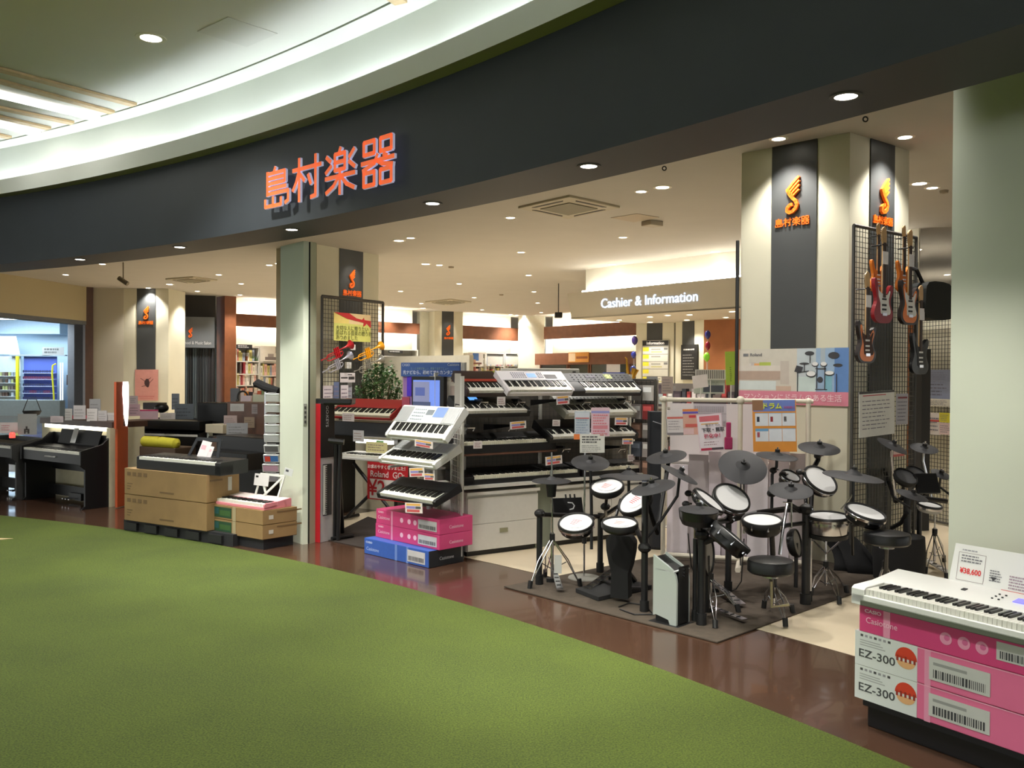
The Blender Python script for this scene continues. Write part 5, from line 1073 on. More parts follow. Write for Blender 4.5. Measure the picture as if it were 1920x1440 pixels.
for cx, cy, rx, ry in ((.715, .715, .03, .018), (.79, .715, .03, .018), (.68, .545, .045, .024), (.84, .56, .042, .018)): ell(cx, cy, rx, ry*1.15, DKG); ell(cx, cy+.01, rx*.88, ry*.9, WH, .0008)
ell(.76, .45, .025, .025, DKG)
for p in (((.555, .57), (.66, .60)), ((.56, .24), (.56, .56)), ((.67, .74), (.67, .9)), ((.62, .6), (.62, .73)), ((.73, .30), (.73, .68)), ((.80, .28), (.80, .70)), ((.72, .64), (.81, .64)), ((.9, .24), (.9, .55)), ((.72, .28), (.82, .28))): mb.ribbon([(w*p[0][0], h*p[0][1]), (w*p[1][0], h*p[1][1])], w*.008, 0, .0006, DKG)
mb.prism([(w*.53, h*.59), (w*.59, h*.57), (w*.61, h*.67), (w*.55, h*.70)], .0, .0006, DKG); mb.build('printed_drum_kit', o, smooth=False)
text('マンションにドラムのある生活', 'lettering', o, M @ Matrix.Translation((0, h*.12, .008)), w*.064, C(238, 200, 208), ext=.0005, off=.001)
text('Roland', 'lettering', o, M @ Matrix.Translation((-w*.33, h*.895, .008)), h*.075, C(110, 110, 112), ext=.0005, off=.001, sx=1.15); mb = MB(M); mb.box(-w*.455, h*.87, .007, -w*.405, h*.92, .008, C(120, 120, 122)); mb.build('brand_mark', o, smooth=False)

# guitar grid rack on the pillar's right side
FG = Fr(PC+fR.n*.16, PR-PC)
ga, gz = FG.hit(1601, 421); gb, gz2 = FG.hit(1718, 447); gz = (gz+gz2)/2
gr = thing('guitar_rack', 'tall dark wire grid rack with hanging guitars on the square pillar', 'rack', FG.pt((ga+gb)/2, 0, 0))
DG = M_('grid_dark', (66, 64, 60), .5)
grid(FG.mat(ga, 0, .03), gb-ga, gz-.03, .045, .0028, DG, gr, fw=.016, fmt=DG)
def smooth_poly(pts, n=4):
    out = []; N = len(pts)
    for i in range(N):
        p0, p1, p2, p3 = [Vector(pts[(i+k) % N]) for k in (-1, 0, 1, 2)]
        for j in range(n):
            t = j/n; out.append(tuple(.5*((2*p1)+(-p0+p2)*t+(2*p0-5*p1+4*p2-p3)*t*t+(-p0+3*p1-3*p2+p3)*t**3)))
    return out
STRAT = [(0, 0), (.10, .005), (.155, .05), (.165, .11), (.13, .17), (.118, .21), (.128, .26), (.16, .32), (.165, .37), (.14, .395), (.10, .36), (.06, .31), (.0, .30), (-.06, .315), (-.09, .36), (-.12, .44), (-.15, .455), (-.16, .41), (-.145, .34), (-.122, .27), (-.12, .21), (-.145, .16), (-.165, .10), (-.15, .045), (-.09, .005)]
SP = smooth_poly(STRAT, 3); MAPLE = M_('maple', (206, 170, 120), .4, noise=.06, nscale=20); ROSE = M_('fretboard', (60, 44, 36), .5)
def guitar(label, px, ytop, ybot, fr, off, body, edge=None, guard=WPLAS, tagp=True, yaw=-.05, head=MAPLE, sc=None):
    t, z0 = fr.hit(px, ybot, off); _, z1 = fr.hit(px, ytop, off); s = (z1-z0)/.98 if sc is None else sc
    M = fr.wall(t, off, z0) @ Matrix.Rotation(yaw, 4, 'Y') @ Matrix.Scale(s, 4)
    o = thing('electric_guitar', label, 'guitar', fr.wall(t, off, z0), 'guitars hanging on the grid rack')
    mb = MB(M); mb.prism(SP, -.022, .022, edge or body); 
    mb.build('body', o, bevel=.006)
    if edge:
        mb = MB(M); mb.prism([(x*.78, .02+y*.86) for x, y in SP], .022, .0235, body); mb.build('burst_centre', o, smooth=False)
    mb = MB(M); mb.prism(smooth_poly([(-.03, .30), (-.09, .33), (-.105, .37), (-.09, .27), (-.06, .20), (-.055, .10), (.02, .085), (.10, .09), (.118, .13), (.09, .19), (.085, .25), (.11, .32), (.095, .33), (.06, .29), (.03, .29)], 2), .0236, .026, guard); mb.build('pickguard', o, smooth=False)
    for y in (.13, .175, .235): mb = MB(M); mb.box(-.035, y, .026, .035, y+.018, .032, WPLAS if guard is not WPLAS else HOOP); mb.build('pickup', o, smooth=False)
    mb = MB(M); mb.box(-.035, .075, .024, .04, .105, .036, CHR); mb.build('bridge', o, smooth=False)
    mb = MB(M); mb.box(-.022, .26, .02, .022, .82, .032, ROSE); mb.box(-.022, .30, .006, .022, .82, .02, MAPLE); mb.build('neck', o, smooth=False)
    mb = MB(M); mb.prism(smooth_poly([(-.022, .81), (.022, .81), (.035, .85), (.03, .96), (.0, .985), (-.045, .95), (-.05, .90), (-.04, .85)], 2), .01, .026, head)
    for i in range(6): mb.cyl((-.05+.003*i, .85+.018*i, .018), (-.07+.003*i, .85+.018*i, .018), .005, CHR, n=6)
    mb.build('headstock', o)
    if tagp: mb = MB(M); mb.box(-.045, .60, .034, .05, .73, .036, C(236, 234, 236)); mb.build('price_tag', o, smooth=False)
    mb = MB(M); mb.tube([(0, .8, -.12), (0, .80, -.0), (-.04, .80, .03)], .008, HOOP, 6); mb.tube([(0, .80, -.0), (.04, .80, .03)], .008, HOOP, 6); mb.build('hanger', gr)
    return o
RDG = M_('guitar_red', (140, 20, 30), .35, coat=.1); BURST = M_('guitar_amber', (226, 120, 30), .35, coat=.1); DKB = M_('guitar_dark', (26, 12, 10), .4, coat=.1); BKG = M_('guitar_black', (10, 10, 12), .4, coat=.1)
AMB = M_('guitar_orange', (216, 122, 40), .25, coat=.4, noise=.15, nscale=14)
guitar('deep red electric guitar with white pickguard on the grid rack', 1653, 426, 606, FG, .14, RDG)
guitar('sunburst electric guitar with white pickguard on the grid rack', 1702, 432, 609, FG, .14, BURST, DKB)
guitar('dark brown electric guitar hanging lower at the rack edge by the poster', 1622, 510, 681, FG, .14, BURST, DKB, guard=C(70, 44, 34))
guitar('black electric guitar hanging lower right under the sunburst one'.replace(' right', ''), 1722, 536, 702, FG, .14, BKG, None, guard=C(40, 40, 42))
guitar('orange flame-top guitar tucked behind the deep red one', 1644, 420, 548, FG, .06, AMB, None, guard=AMB, tagp=False, sc=.62)
guitar('orange guitar tucked behind the sunburst one', 1692, 424, 548, FG, .06, AMB, None, guard=AMB, tagp=False, sc=.62)
t, z = FG.hit(1748, 565, .1); bg = thing('gig_bag', 'padded black bag hanging beside the guitars', 'bag', FG.wall(t, .1, FG.hit(1748, 598, .1)[1]))
M = FG.wall(t, .1, FG.hit(1748, 598, .1)[1]); hh = FG.hit(1748, 530, .1)[1]-FG.hit(1748, 598, .1)[1]; ww = FG.hit(1776, 560, .1)[0]-FG.hit(1722, 560, .1)[0]
mb = MB(M); mb.prism(smooth_poly([(-ww*.45, .0), (ww*.35, 0), (ww*.42, hh*.3), (ww*.52, hh*.45), (ww*.46, hh*.7), (ww*.3, hh*.98), (-ww*.4, hh*.95), (-ww*.5, hh*.5)], 3), -.1, .08, M_('bag_black', (20, 24, 22), .8)); mb.build('body', bg, bevel=.03)
mb = MB(M); mb.tube([(-ww*.3, hh*.9, .0), (-ww*.55, hh*1.3, .0), (-ww*.6, hh*1.35, -.05)], .018, HOOP, 6); mb.build('strap', bg)
o = pxcard('price_list', 'large white price list hanging on the guitar rack over the drums', 'notice', FG, .10, 1646, 733, 817, 66, (222, 222, 216), [(.0, .95, 1, 1, (60, 60, 60)), (.1, .9, .75, .92, (190, 70, 80))]+lines(.08, .15, .9, .84, 8, (120, 120, 130), fill=.22), roll=.03)
pxcard('price_list', 'narrow grey leaflet beside the large white price list', 'notice', FG, .06, 1692, 738, 796, 22, (170, 170, 180), lines(.1, .1, .9, .8, 6, (110, 110, 124), fill=.3)+[(.1, .84, .9, .9, (130, 60, 70))])
pxcard('small_card', 'small red and white card low on the guitar rack', 'card', FG, .04, 1683, 845, 856, 26, (226, 196, 190), [(0, 0, 1, .4, (190, 90, 90))])
# dark grid at the pillar's near left edge
t0 = fL.hit(1386, 600, .0)[0]; gp = thing('grid_post', 'thin black vertical post at the poster edge of the square pillar', 'post', fL.pt(t0, .04, 0)); mb = MB(); mb.cyl(fL.pt(t0, .04, .012), fL.pt(t0, .04, fL.hit(1386, 451, .04)[1]), .018, HOOP, n=8); mb.build('pole', gp)
# grid and wall to the far side of the guitar rack
wq = P(1722, 600, 10.6); wr = P(1800, 600, 10.0); wallq('wall_right_partition', wq, wq+(wr-wq).normalized()*2.5, 0, P(1730, 598, 10.5).z, CREAM, .12)
FX = Fr(wq, wr-wq); gx = thing('wire_screen', 'dark wire grid on the cream partition by the large green pillar', 'panel', FX.pt(.5, .05, 0)); zt = FX.hit(1740, 602, .05)[1]
grid(FX.mat(.05, .05, .03), 1.3, zt, .045, .003, DG, gx, fw=.014, fmt=DG)
for i, (x, y0, y1, w_, c, lb) in enumerate([(1755, 712, 748, 56, (150, 160, 190), 'blue-grey packaged cables hanging beside the large green pillar'), (1760, 693, 716, 44, (120, 126, 146), 'grey-blue sheet above the packaged cables'), (1762, 748, 762, 46, (222, 218, 206), 'cream card shelf edge under the packaged cables'),
        (1750, 774, 815, 28, (220, 214, 214), 'white leaflet with red line next to the large green pillar'), (1772, 774, 792, 22, (222, 214, 60), 'yellow and black label next to the large green pillar'), (1772, 793, 815, 22, (224, 200, 200), 'pinkish leaflet under the yellow label')]):
    pxcard('leaflet', lb, 'leaflet', FX, .12+.02*i, x, y0, y1, w_, c, lines(.1, .15, .9, .85, 4, (110, 110, 130), fill=.3)+([(0, .6, 1, .68, (200, 70, 70))] if i == 3 else []), 'leaflets beside the large green pillar')
mb = MB(FX.mat(0, .6)); a, z1 = FX.hit(1705, 655, .6); b, z0 = FX.hit(1727, 860, .6); mb.box(a, 0, .0, b, .12, z1, M_('dark_cloth_panel', (40, 40, 42), .8)); tag(recenter(mb.build('dark_banner', smooth=False)), 'dark upright case standing beside the guitar rack', 'case')

# cashier pillar boards
M, w, h = hitM(f5, 1204, 1254, 638, 722, .04)
rows = []
for i in range(5):
    y = .86-.165*(i+1); rows += [(.03, y, .97, y+.15, (206, 204, 192)), (.03, y+.06, .26, y+.15, (224, 214, 60)), (.35, y+.09, .7, y+.12, (150, 150, 140)), (.35, y+.03, .75, y+.06, (190, 185, 130)), (.82, y+.09, .96, y+.14, (120, 120, 118))]
o = card('information_board', 'information board with yellow tabs on the cashier pillar', 'board', M, w, h, (140, 138, 128), [(.02, .88, .98, .99, (34, 34, 34))]+rows, th=.04); WM[o] = Matrix.Translation(o.location)
text('Information', 'lettering', o, M @ Matrix.Translation((0, h*.935, .006)), h*.09, C(220, 220, 215), ext=.001, off=.002)
M, w, h = hitM(f6, 1277, 1307, 646, 712, .05); card('notice_board', 'black notice board with white writing beside the information board', 'board', M, w, h, (34, 34, 34), lines(.15, .82, .85, .9, 1, (200, 200, 196), fill=.5)+lines(.12, .1, .88, .75, 8, (130, 130, 128), fill=.3), th=.04)
def ball(label, px, py, rx, ry, Y, col):
    c = P(px, py, Y); r = rx/FPX*Y; mb = MB(); mb.sphere(c, r, M_('balloon_%d_%d_%d' % col, col, .15), (1, 1, ry/rx), 16, 10); mb.cyl(c-V((0, 0, r*ry/rx*1.1)), c-V((0, 0, r*ry/rx*.9)), .02, M_('balloon_%d_%d_%d' % col, col, .15), n=6); mb.cyl(V((c.x, c.y, .01)), c-V((0, 0, r*.9)), .004, C(200, 200, 200), n=4); tag(recenter(mb.build('balloon')), label, 'balloon', 'balloons round the cashier')
for a in [('dark blue balloon at the top of the string by the wooden wall', 1327, 627, 5.5, 8, 16.5, (38, 40, 120)), ('dark red balloon between the blue and the green one', 1327, 648, 5, 8, 16.5, (130, 20, 44)), ('lime green balloon lowest on the string by the wooden wall', 1325, 669, 6, 8.5, 16.5, (130, 200, 50)),
          ('purple balloon against the lit back wall', 1190, 638, 6, 8.5, 18.5, (50, 34, 96)), ('blue balloon beside the lower wooden band', 1188, 665, 5, 6.5, 18.5, (44, 50, 130)), ('blue balloon lowest beside the cashier pillar', 1187, 692, 6, 7, 18.5, (36, 50, 110))]: ball(*a)
# accessory gondola between rack and pillar
rnd = random.Random(11)
FGo = Fr(P(1195, 720, 11.5), P(1384, 720, 10.2)-P(1195, 720, 11.5)); gl_ = FGo.hit(1384, 720)[0]; zt = FGo.hit(1290, 738)[1]
go = thing('accessory_gondola', 'shop gondola packed with accessories between the rack and the square pillar', 'shelf', FGo.pt(gl_/2, -.2, 0))
mb = MB(FGo.mat(0, 0)); mb.box(0, .3, 0, gl_, .34, zt+.12, C(120, 112, 104)); mb.build('back_panel', go, smooth=False)
for z in (zt-.9, zt-.55, zt-.2): mb = MB(FGo.mat(0, 0)); mb.box(0, 0, z, gl_, .3, z+.025, C(150, 146, 136)); mb.build('shelf_board', go, smooth=False)
k = 0; PC_ = [(146, 140, 138), (70, 60, 66), (176, 168, 166), (52, 54, 60), (130, 100, 86), (190, 186, 182), (96, 104, 120), (150, 60, 60), (110, 96, 92)]
for sn, z in (('bottom', zt-.9), ('middle', zt-.55), ('top', zt-.2)):
    t = .03; k = 0
    while t < gl_-.06:
        w = rnd.uniform(.06, .14); h = rnd.uniform(.14, .30); c = rnd.choice(PC_)
        mb = MB(FGo.mat(0, -.02)); mb.box(t, 0, z+.026, t+w, .06, z+.026+h, C(*c)); mb.box(t+w*.15, -.002, z+.03+h*.5, t+w*.85, 0, z+.02+h*.85, C(*[min(255, int(v*1.35)) for v in c]))
        tag(recenter(mb.build('accessory_package', smooth=False)), '%s accessory package from the keyboard rack on the %s gondola shelf' % (ORD[k], sn), 'package', 'packages on the accessory gondola'); t += w+.015; k += 1
for i, (x0, x1, y0, y1, d, c, bl, rl, lb) in enumerate([(1300, 1329, 703, 727, 9.6, (214, 206, 204), [], .14, 'blank white card on a clip above the gondola'), (1212, 1242, 738, 757, 9.6, (200, 212, 214), lines(.1, .2, .9, .8, 3, (180, 160, 170), fill=.3), -.05, 'pale blue card standing beside the white pipe frame'),
        (1303, 1362, 693, 712, 10.0, (206, 204, 196), [(.04+.062*j, .1, .07+.062*j, .95, (90, 84, 84)) for j in range(15)], 0, 'row of striped sheet spines behind the blank card'), (1300, 1360, 712, 738, 10.05, (170, 178, 170), [(.3, .1, .95, .6, (74, 80, 92))]+lines(.3, .62, .95, .9, 2, (140, 150, 140)), 0, 'pale green printed board under the striped sheets'),
        (1361, 1381, 659, 722, 9.8, (150, 176, 60), lines(.4, .1, .6, .55, 8, (90, 110, 40), fill=.5), .04, 'tall lime green banner beside the black post'), (1212, 1233, 706, 735, 9.8, (130, 132, 134), lines(.1, .1, .9, .9, 5, (70, 70, 74), fill=.4), 0, 'grey printed acrylic stand'), (1240, 1262, 706, 738, 9.9, (160, 146, 138), lines(.1, .1, .9, .9, 5, (120, 110, 110), fill=.3), 0, 'beige booklet beside the grey acrylic stand')]):
    pxc2('display_card', lb, 'card', x0, x1, y0, y1, d, c, bl, rl)
g = thing('instrument_bag', 'black instrument bag standing beside the white pipe frame', 'bag', G(1232, 1000)); mb = MB(); c = P(1232, 860, 8.6); mb.prism([(c.x-.07, c.y), (c.x+.06, c.y-.03), (c.x+.06, c.y+.15), (c.x-.07, c.y+.2)], 0, P(1232, 772, 8.6).z, M_('bag_black2', (22, 26, 34), .6)); mb.build('body', g, bevel=.03)
mb = MB(); mb.tube([P(1224, 790, 8.55), P(1242, 796, 8.55)], .006, C(120, 124, 130), 5); mb.build('piping', g)
# wire board with hanging packages closing the rack's far end
FH = Fr(P(1186, 800, 9.5), P(1226, 800, 9.3)-P(1186, 800, 9.5)); hw = FH.hit(1228, 800)[0]; hz = FH.hit(1200, 712)[1]
hb_ = thing('package_board', 'grey wire board hung with small packages beside the black instrument bag', 'board', FH.pt(hw/2, 0, 0))
mb = MB(FH.mat(0, -.04)); mb.box(0, 0, 0, hw, .02, hz, C(134, 126, 120)); mb.build('back_sheet', hb_, smooth=False)
grid(FH.mat(0, 0, .02), hw, hz-.02, .05, .003, DG, hb_, fw=.012, fmt=DG)
for i in range(6):
    for j in range(2):
        z = hz-.22-.2*i; t = .02+j*hw/2; c = PC_[(i*2+j*5) % 9]; mb = MB(FH.mat(0, .05)); mb.box(t, 0, z, t+hw*.42, .03, z+.16, C(*c)); mb.box(t+.01, -.002, z+.09, t+hw*.38, 0, z+.14, C(*[min(255, int(v*1.4)+20) for v in c]))
        tag(recenter(mb.build('accessory_package', smooth=False)), 'package in the %s row, %s place, of the grey wire board' % (ORD[i], ORD[j]), 'package', 'packages on the grey wire board')
# ceiling fittings
def cassette(cs, z, label):
    c = [G(x, y, z) for x, y in cs]; ce = sum(c, V((0, 0, 0)))/4; o = thing('air_conditioner', label, 'air conditioner', ce, 'ceiling cassette air conditioners')
    mb = MB(); mb.prism([(p.x, p.y) for p in c][::-1], z-.03, z, C(176, 168, 146)); mb.build('panel', o, bevel=.01, smooth=False)
    mb = MB(); mb.prism([tuple((ce+(p-ce)*.56).xy) for p in c][::-1], z-.04, z-.03, M_('grille_olive', (120, 114, 92), .6)); mb.build('intake_grille', o, smooth=False)
    for i in range(4):
        a = ce+(c[i]-ce)*.84; b = ce+(c[(i+1) % 4]-ce)*.84; a2 = ce+(c[i]-ce)*.76; b2 = ce+(c[(i+1) % 4]-ce)*.76; e = (b-a)*.14
        mb = MB(); mb.prism([(a+e).xy, (b-e).xy, (b2-e).xy, (a2+e).xy], z-.035, z-.029, C(44, 36, 26)); mb.build('louvre_slot', o, smooth=False)
cassette([(971, 387), (1068, 365), (1163, 386), (1065, 407)], ZC, 'square ceiling air conditioner over the keyboard racks')
cassette([(797, 565), (845, 560), (884, 565), (838, 571)], ZC, 'ceiling air conditioner above the slim far pillar')
cassette([(310, 522), (362, 518), (408, 524), (356, 530)], ZC, 'ceiling air conditioner above the upright pianos')
cs = [G(x, y, ZC) for x, y in ((1145, 408), (1194, 400), (1236, 407), (1188, 416))]; mb = MB(); mb.prism([c.xy for c in cs][::-1], ZC-.006, ZC-.002, M_('hatch_shop', (180, 168, 150), .85)); tag(recenter(mb.build('ceiling_hatch', smooth=False)), 'flat access hatch in the shop ceiling beside the air conditioner', 'hatch')
c = G(1223, 415, ZC); mb = MB(); mb.box(-.12, -.1, -.07, .12, .1, 0, C(170, 160, 142), Matrix.Translation(c) @ Matrix.Rotation(.6, 4, 'Z')); tag(recenter(mb.build('ceiling_sensor', bevel=.01, smooth=False)), 'small beige box fitting on the shop ceiling', 'fitting')
for x, y, s in ((846, 500, .06), (1770, 357, .05), (940, 552, .06)):
    c = G(x, y, ZC); mb = MB(); mb.lathe([(s, 0), (s*.9, -.03), (.001, -.04)], c, (0, 0, 1), C(150, 140, 122), 14, False); tag(recenter(mb.build('smoke_detector')), 'small round smoke detector on the shop ceiling', 'detector', 'smoke detectors')
c = P(1047, 591, 21.0); o = thing('projector', 'small black projector hanging from the shop ceiling', 'projector', c); mb = MB(); mb.box(-.09, -.12, -.065, .09, .12, .065, HOOP, Matrix.Translation(c)); mb.build('body', o, bevel=.02); mb = MB(); mb.cyl(c, V((c.x, c.y, ZC)), .012, HOOP, n=6); mb.build('mount', o)
c = P(231, 526, 17.5); o = thing('security_camera', 'security camera on the ceiling by the optician wall', 'camera', c); mb = MB(); mb.cyl(c, V((c.x, c.y, ZC)), .012, C(120, 112, 96), n=6); mb.build('mount', o)
mb = MB(); mb.cyl(c+V((-.09, 0, .05)), c+V((.1, -.02, -.07)), .045, C(120, 112, 96), n=10); mb.build('body', o)
for x, y in ((1290, 291), (1695, 203)):
    c = G(x, y, ZS+.1); mb = MB(); a = math.atan2(c.y-CY, c.x-CX); p = V(arcpt(RF+.56, a, ZS-.02)); mb.tube([p+V((.012*math.cos(q_), 0, .012*math.sin(q_))) for q_ in [i*PI/6 for i in range(13)]], .004, HOOP, 5); tag(recenter(mb.build('hook_ring')), 'small metal ring under the edge of the dark soffit', 'ring', 'rings under the soffit')
# yellow sticker on the big pillar
q = P(1826, 812, 4.86); a = math.atan2(q.y-CY, q.x-CX); rr_ = math.hypot(pts[0][0]-CX, pts[0][1]-CY) if False else r0
# ================================================================ trumpet wall, plant, monitor, red keyboard corner
FT = Fr(f2.o+f2.n*.35, f2.u)
ta, z1 = FT.hit(604, 557); tb, z2 = FT.hit(718, 566); zT = (z1+z2)/2
tr = thing('trumpet_rack', 'dark-framed wire grid on the cream pillar holding coloured trumpets', 'rack', FT.pt((ta+tb)/2, 0, 0))
grid(FT.mat(ta, 0, .03), tb-ta, zT-.03, .07, .004, DG, tr, fw=.028, fmt=DG)
M, w, h = hitM(FT, 626, 695, 588, 640, .06)
yb = [(0, 0, 1, .62, (206, 206, 110)), (0, .62, .4, 1, (232, 210, 120)), (.4, .62, 1, 1, (226, 200, 150))]
o = card('gift_poster', 'yellow poster with red ribbon above the trumpets', 'poster', M, w, h, (214, 208, 130), yb); WM[o] = Matrix.Translation(o.location)
mb = MB(M @ Matrix.Translation((0, 0, .004))); RB = C(190, 36, 40); mb.prism([(-w*.5, h), (-w*.1, h), (.1*w, h*.84), (w*.25, h*.80), (w*.3, h*.88), (w*.32, h*.8), (w*.5, h*.78), (w*.5, h*.52), (w*.38, h*.68), (w*.34, h*.60), (w*.28, h*.55), (w*.3, h*.70), (w*.1, h*.74), (-w*.15, h*.8)][::-1], 0, .003, RB); mb.build('red_ribbon', o, smooth=False)
for i, s_ in enumerate(['大切な人に贈りたい', '喜ばれる音楽の贈り物', 'あつめました']): text(s_, 'lettering', o, M @ Matrix.Translation((-w*.45, h*(.45-.17*i), .008)), w*.098, C(96, 100, 50), ext=.0005, align='LEFT')
def trumpet(label, bx, by, tx, ty, col, metal=0, r=.28, sz=1):
    a = FT.hit(bx, by, .2); b = FT.hit(tx, ty, .2); pa = FT.pt(a[0], .22, a[1]); pb_ = FT.pt(b[0], .2, b[1]); d = (pb_-pa); L = d.length; x = d.normalized()
    up = (Vector((0, 0, 1))-x*x.z).normalized(); mt = M_('brass_%d_%d_%d' % col, col, r, metal=metal)
    o = thing('trumpet', label, 'trumpet', pa, 'trumpets on the wire grid')
    mb = MB(); mb.lathe([(.062*1.3, 0), (.05*1.3, .012), (.028*1.3, .05), (.016, .12), (.008, .2)], pa, x, mt, 22, False); mb.build('bell', o)
    mb = MB(); q = lambda t, v: pa+x*L*t+up*v; mb.tube([q(.3, 0), q(.93, 0), q(.99, -.03), q(.98, -.08), q(.9, -.10), q(.42, -.10), q(.36, -.07), q(.38, -.04), q(.5, -.035)], .009, mt, 8); mb.build('tubing', o)
    mb = MB(); mb.tube([q(.5, -.035), q(1.12, -.03)], .007, mt, 8); mb.cyl(q(1.10, -.03), q(1.2, -.03), .006, mt, r1=.014, n=10); mb.build('mouthpiece', o)
    for k in range(3): mb = MB(); mb.cyl(q(.5+.07*k, .06), q(.5+.07*k, -.12), .016, mt, n=10); mb.cyl(q(.5+.07*k, .06), q(.5+.07*k, .09), .008, CHR, n=8); mb.build('valve', o)
    mb = MB(); mb.box(-.03, -.05, .0, .03, .06, .02, HOOP, frame(q(.45, -.08), FT.u, (0, 0, 1)) @ Matrix.Translation((0, 0, -.1))); mb.build('holder', tr)
trumpet('red plastic trumpet on the wire grid, nearest the entrance pillar', 656, 646, 611, 668, (190, 30, 40))
trumpet('silver-white trumpet below the red one on the wire grid', 655, 666, 613, 690, (190, 190, 205), .5)
trumpet('yellow-orange plastic trumpet on the wire grid', 713, 648, 670, 667, (236, 160, 24))
trumpet('greyish clear trumpet partly behind the plant', 714, 673, 672, 690, (150, 148, 140), .4)
for i, (x, y0, y1, w_, c, lb) in enumerate([(662, 646, 656, 9, (220, 216, 210), 'small white price tag by the red trumpet'), (653, 679, 691, 12, (210, 210, 206), 'small white price tag by the silver trumpet'), (652, 699, 717, 28, (206, 200, 206), 'white flyer with black instruments under the silver trumpet'),
        (616, 723, 757, 20, (206, 198, 208), 'pale package low on the wire grid nearest the entrance pillar'), (631, 716, 758, 10, (96, 110, 150), 'slim blue package low on the wire grid'), (646, 722, 758, 14, (206, 200, 212), 'pale package beside the slim blue one'), (656, 716, 758, 8, (150, 156, 170), 'grey-blue package nearest the plant')]):
    pxcard('hanging_card', lb, 'package', FT, .10+.02*(i % 3), x, y0, y1, w_, c, lines(.1, .1, .9, .9, 4, (130, 120, 140), fill=.3) if i != 2 else [(.05, .4, .5, .55, (50, 46, 50)), (.55, .3, .95, .6, (60, 56, 60)), (.5, .75, .8, .85, (60, 56, 60))], 'cards and packages on the trumpet grid')
# leafy plant
rnd = random.Random(4); gpl = G(712, 905); pl = thing('potted_plant', 'dense dark green leafy plant behind the red keyboard', 'plant', gpl)
mb = MB(); mb.lathe([(.14, 0), (.19, .36), (.17, .36), (.16, .32), (.001, .32)], (gpl.x, gpl.y, 0), (0, 0, 1), C(130, 120, 105), 20); mb.build('pot', pl)
Yp = gpl.y; cc = P(711, 733, Yp); mb = MB(); mb.tube([(gpl.x, gpl.y, .3), (cc.x-.05, cc.y, cc.z-.3), (cc.x, cc.y, cc.z)], .03, C(80, 66, 44), 6)
for i in range(7): a = i*.9; mb.tube([(gpl.x, gpl.y, .5), (cc.x+.3*math.cos(a), cc.y+.2*math.sin(a), cc.z+.1)], .012, C(80, 66, 44), 5)
mb.build('stem', pl)
LG = [M_('leaf_a', (48, 84, 44), .45, noise=.2), M_('leaf_b', (62, 96, 50), .4, noise=.2), M_('leaf_c', (92, 128, 78), .4, noise=.15)]; mb = MB()
R1 = 46/FPX*Yp
for i in range(1500):
    while True:
        p = Vector((rnd.uniform(-1, 1), rnd.uniform(-1, 1), rnd.uniform(-1, 1)))
        if .35 < p.length < 1: break
    q = cc+Vector((p.x*R1*(1 if p.z < .2 else .8), p.y*R1*.8, p.z*R1*1.22+(.10 if p.x > .5 else 0)-.02)); s = rnd.uniform(.035, .06)
    M = Matrix.Translation(q) @ Matrix.Rotation(rnd.uniform(0, 6.3), 4, 'Z') @ Matrix.Rotation(rnd.uniform(-1.3, .9), 4, 'X')
    mb.add([(0, 0, 0), (s*.5, s*.5, s*.1), (0, s*1.3, -s*.1), (-s*.5, s*.5, s*.1)], [(0, 1, 2), (0, 2, 3)], LG[min(2, int(rnd.random()*1.6+(p.z > 0)*1.1))], M)
f_ = mb.build('foliage', pl, smooth=False); f_['kind'] = 'stuff'
# monitor with header
tv0, tv1 = P(752, 680, 8.9), P(862, 672, 8.45); FV = Fr(tv0, tv1-tv0); wv = (tv1-tv0).xy.length; zt = FV.hit(752, 680)[1]; zm = FV.hit(800, 706)[1]; zb_ = FV.hit(800, 772)[1]
o = thing('monitor_display', 'display stand with blue banner and lit monitor above the tilted keyboards', 'display', FV.pt(wv/2, 0, z5))
mb = MB(FV.mat(0, 0)); mb.box(0, 0, zm, wv, .02, zt, C(62, 92, 158)); mb.build('header_board', o, smooth=False)
text('光ナビなら、初めてでもカンタン！', 'lettering', o, FV.wall(wv/2, .002, zm+(zt-zm)*.27), wv*.058, C(216, 222, 238), ext=.0005, off=.0006)
text('もっと音楽が楽しい、鍵盤で音楽デビュー', 'lettering', o, FV.wall(wv/2, .002, zm+(zt-zm)*.56), wv*.034, C(130, 160, 190), ext=.0005)
text('CASIO', 'lettering', o, FV.wall(wv*.09, .002, zt-(zt-zm)*.18), .036, C(190, 200, 220), ext=.0005); text('Casiotone', 'lettering', o, FV.wall(wv*.90, .002, zt-(zt-zm)*.16), .036, C(190, 200, 220), ext=.0005)
mb = MB(FV.mat(0, 0)); mb.box(0, .02, zb_-.3, wv, .03, zm, C(190, 170, 160)); mb.box(.02, .012, zb_, wv*.18, .019, zm, C(150, 110, 170)); mb.box(wv*.10, .006, zb_+.15, wv*.18, .011, zm, C(80, 50, 200)); mb.box(.01, .005, zb_, wv*.15, .0055, zb_+.14, C(160, 70, 90))
mb.box(wv*.78, .012, zb_, wv*.98, .019, zm, C(214, 204, 190)); mb.box(wv*.86, .006, zb_+.30, wv*.92, .011, zm-.02, C(110, 64, 50)); mb.box(wv*.84, .006, zb_+.14, wv*.95, .011, zb_+.26, C(180, 160, 150)); mb.box(wv*.86, .006, zb_, wv*.97, .011, zb_+.10, C(160, 80, 66)); mb.build('side_pictures', o, smooth=False)
t0, t1 = FV.hit(772, 740, .06)[0], FV.hit(832, 740, .06)[0]; mb = MB(FV.mat(0, .06)); mb.box(t0, 0, zb_-.05, t1, .05, zm+.0, BLACK); mo = mb.build('monitor', o, bevel=.004)
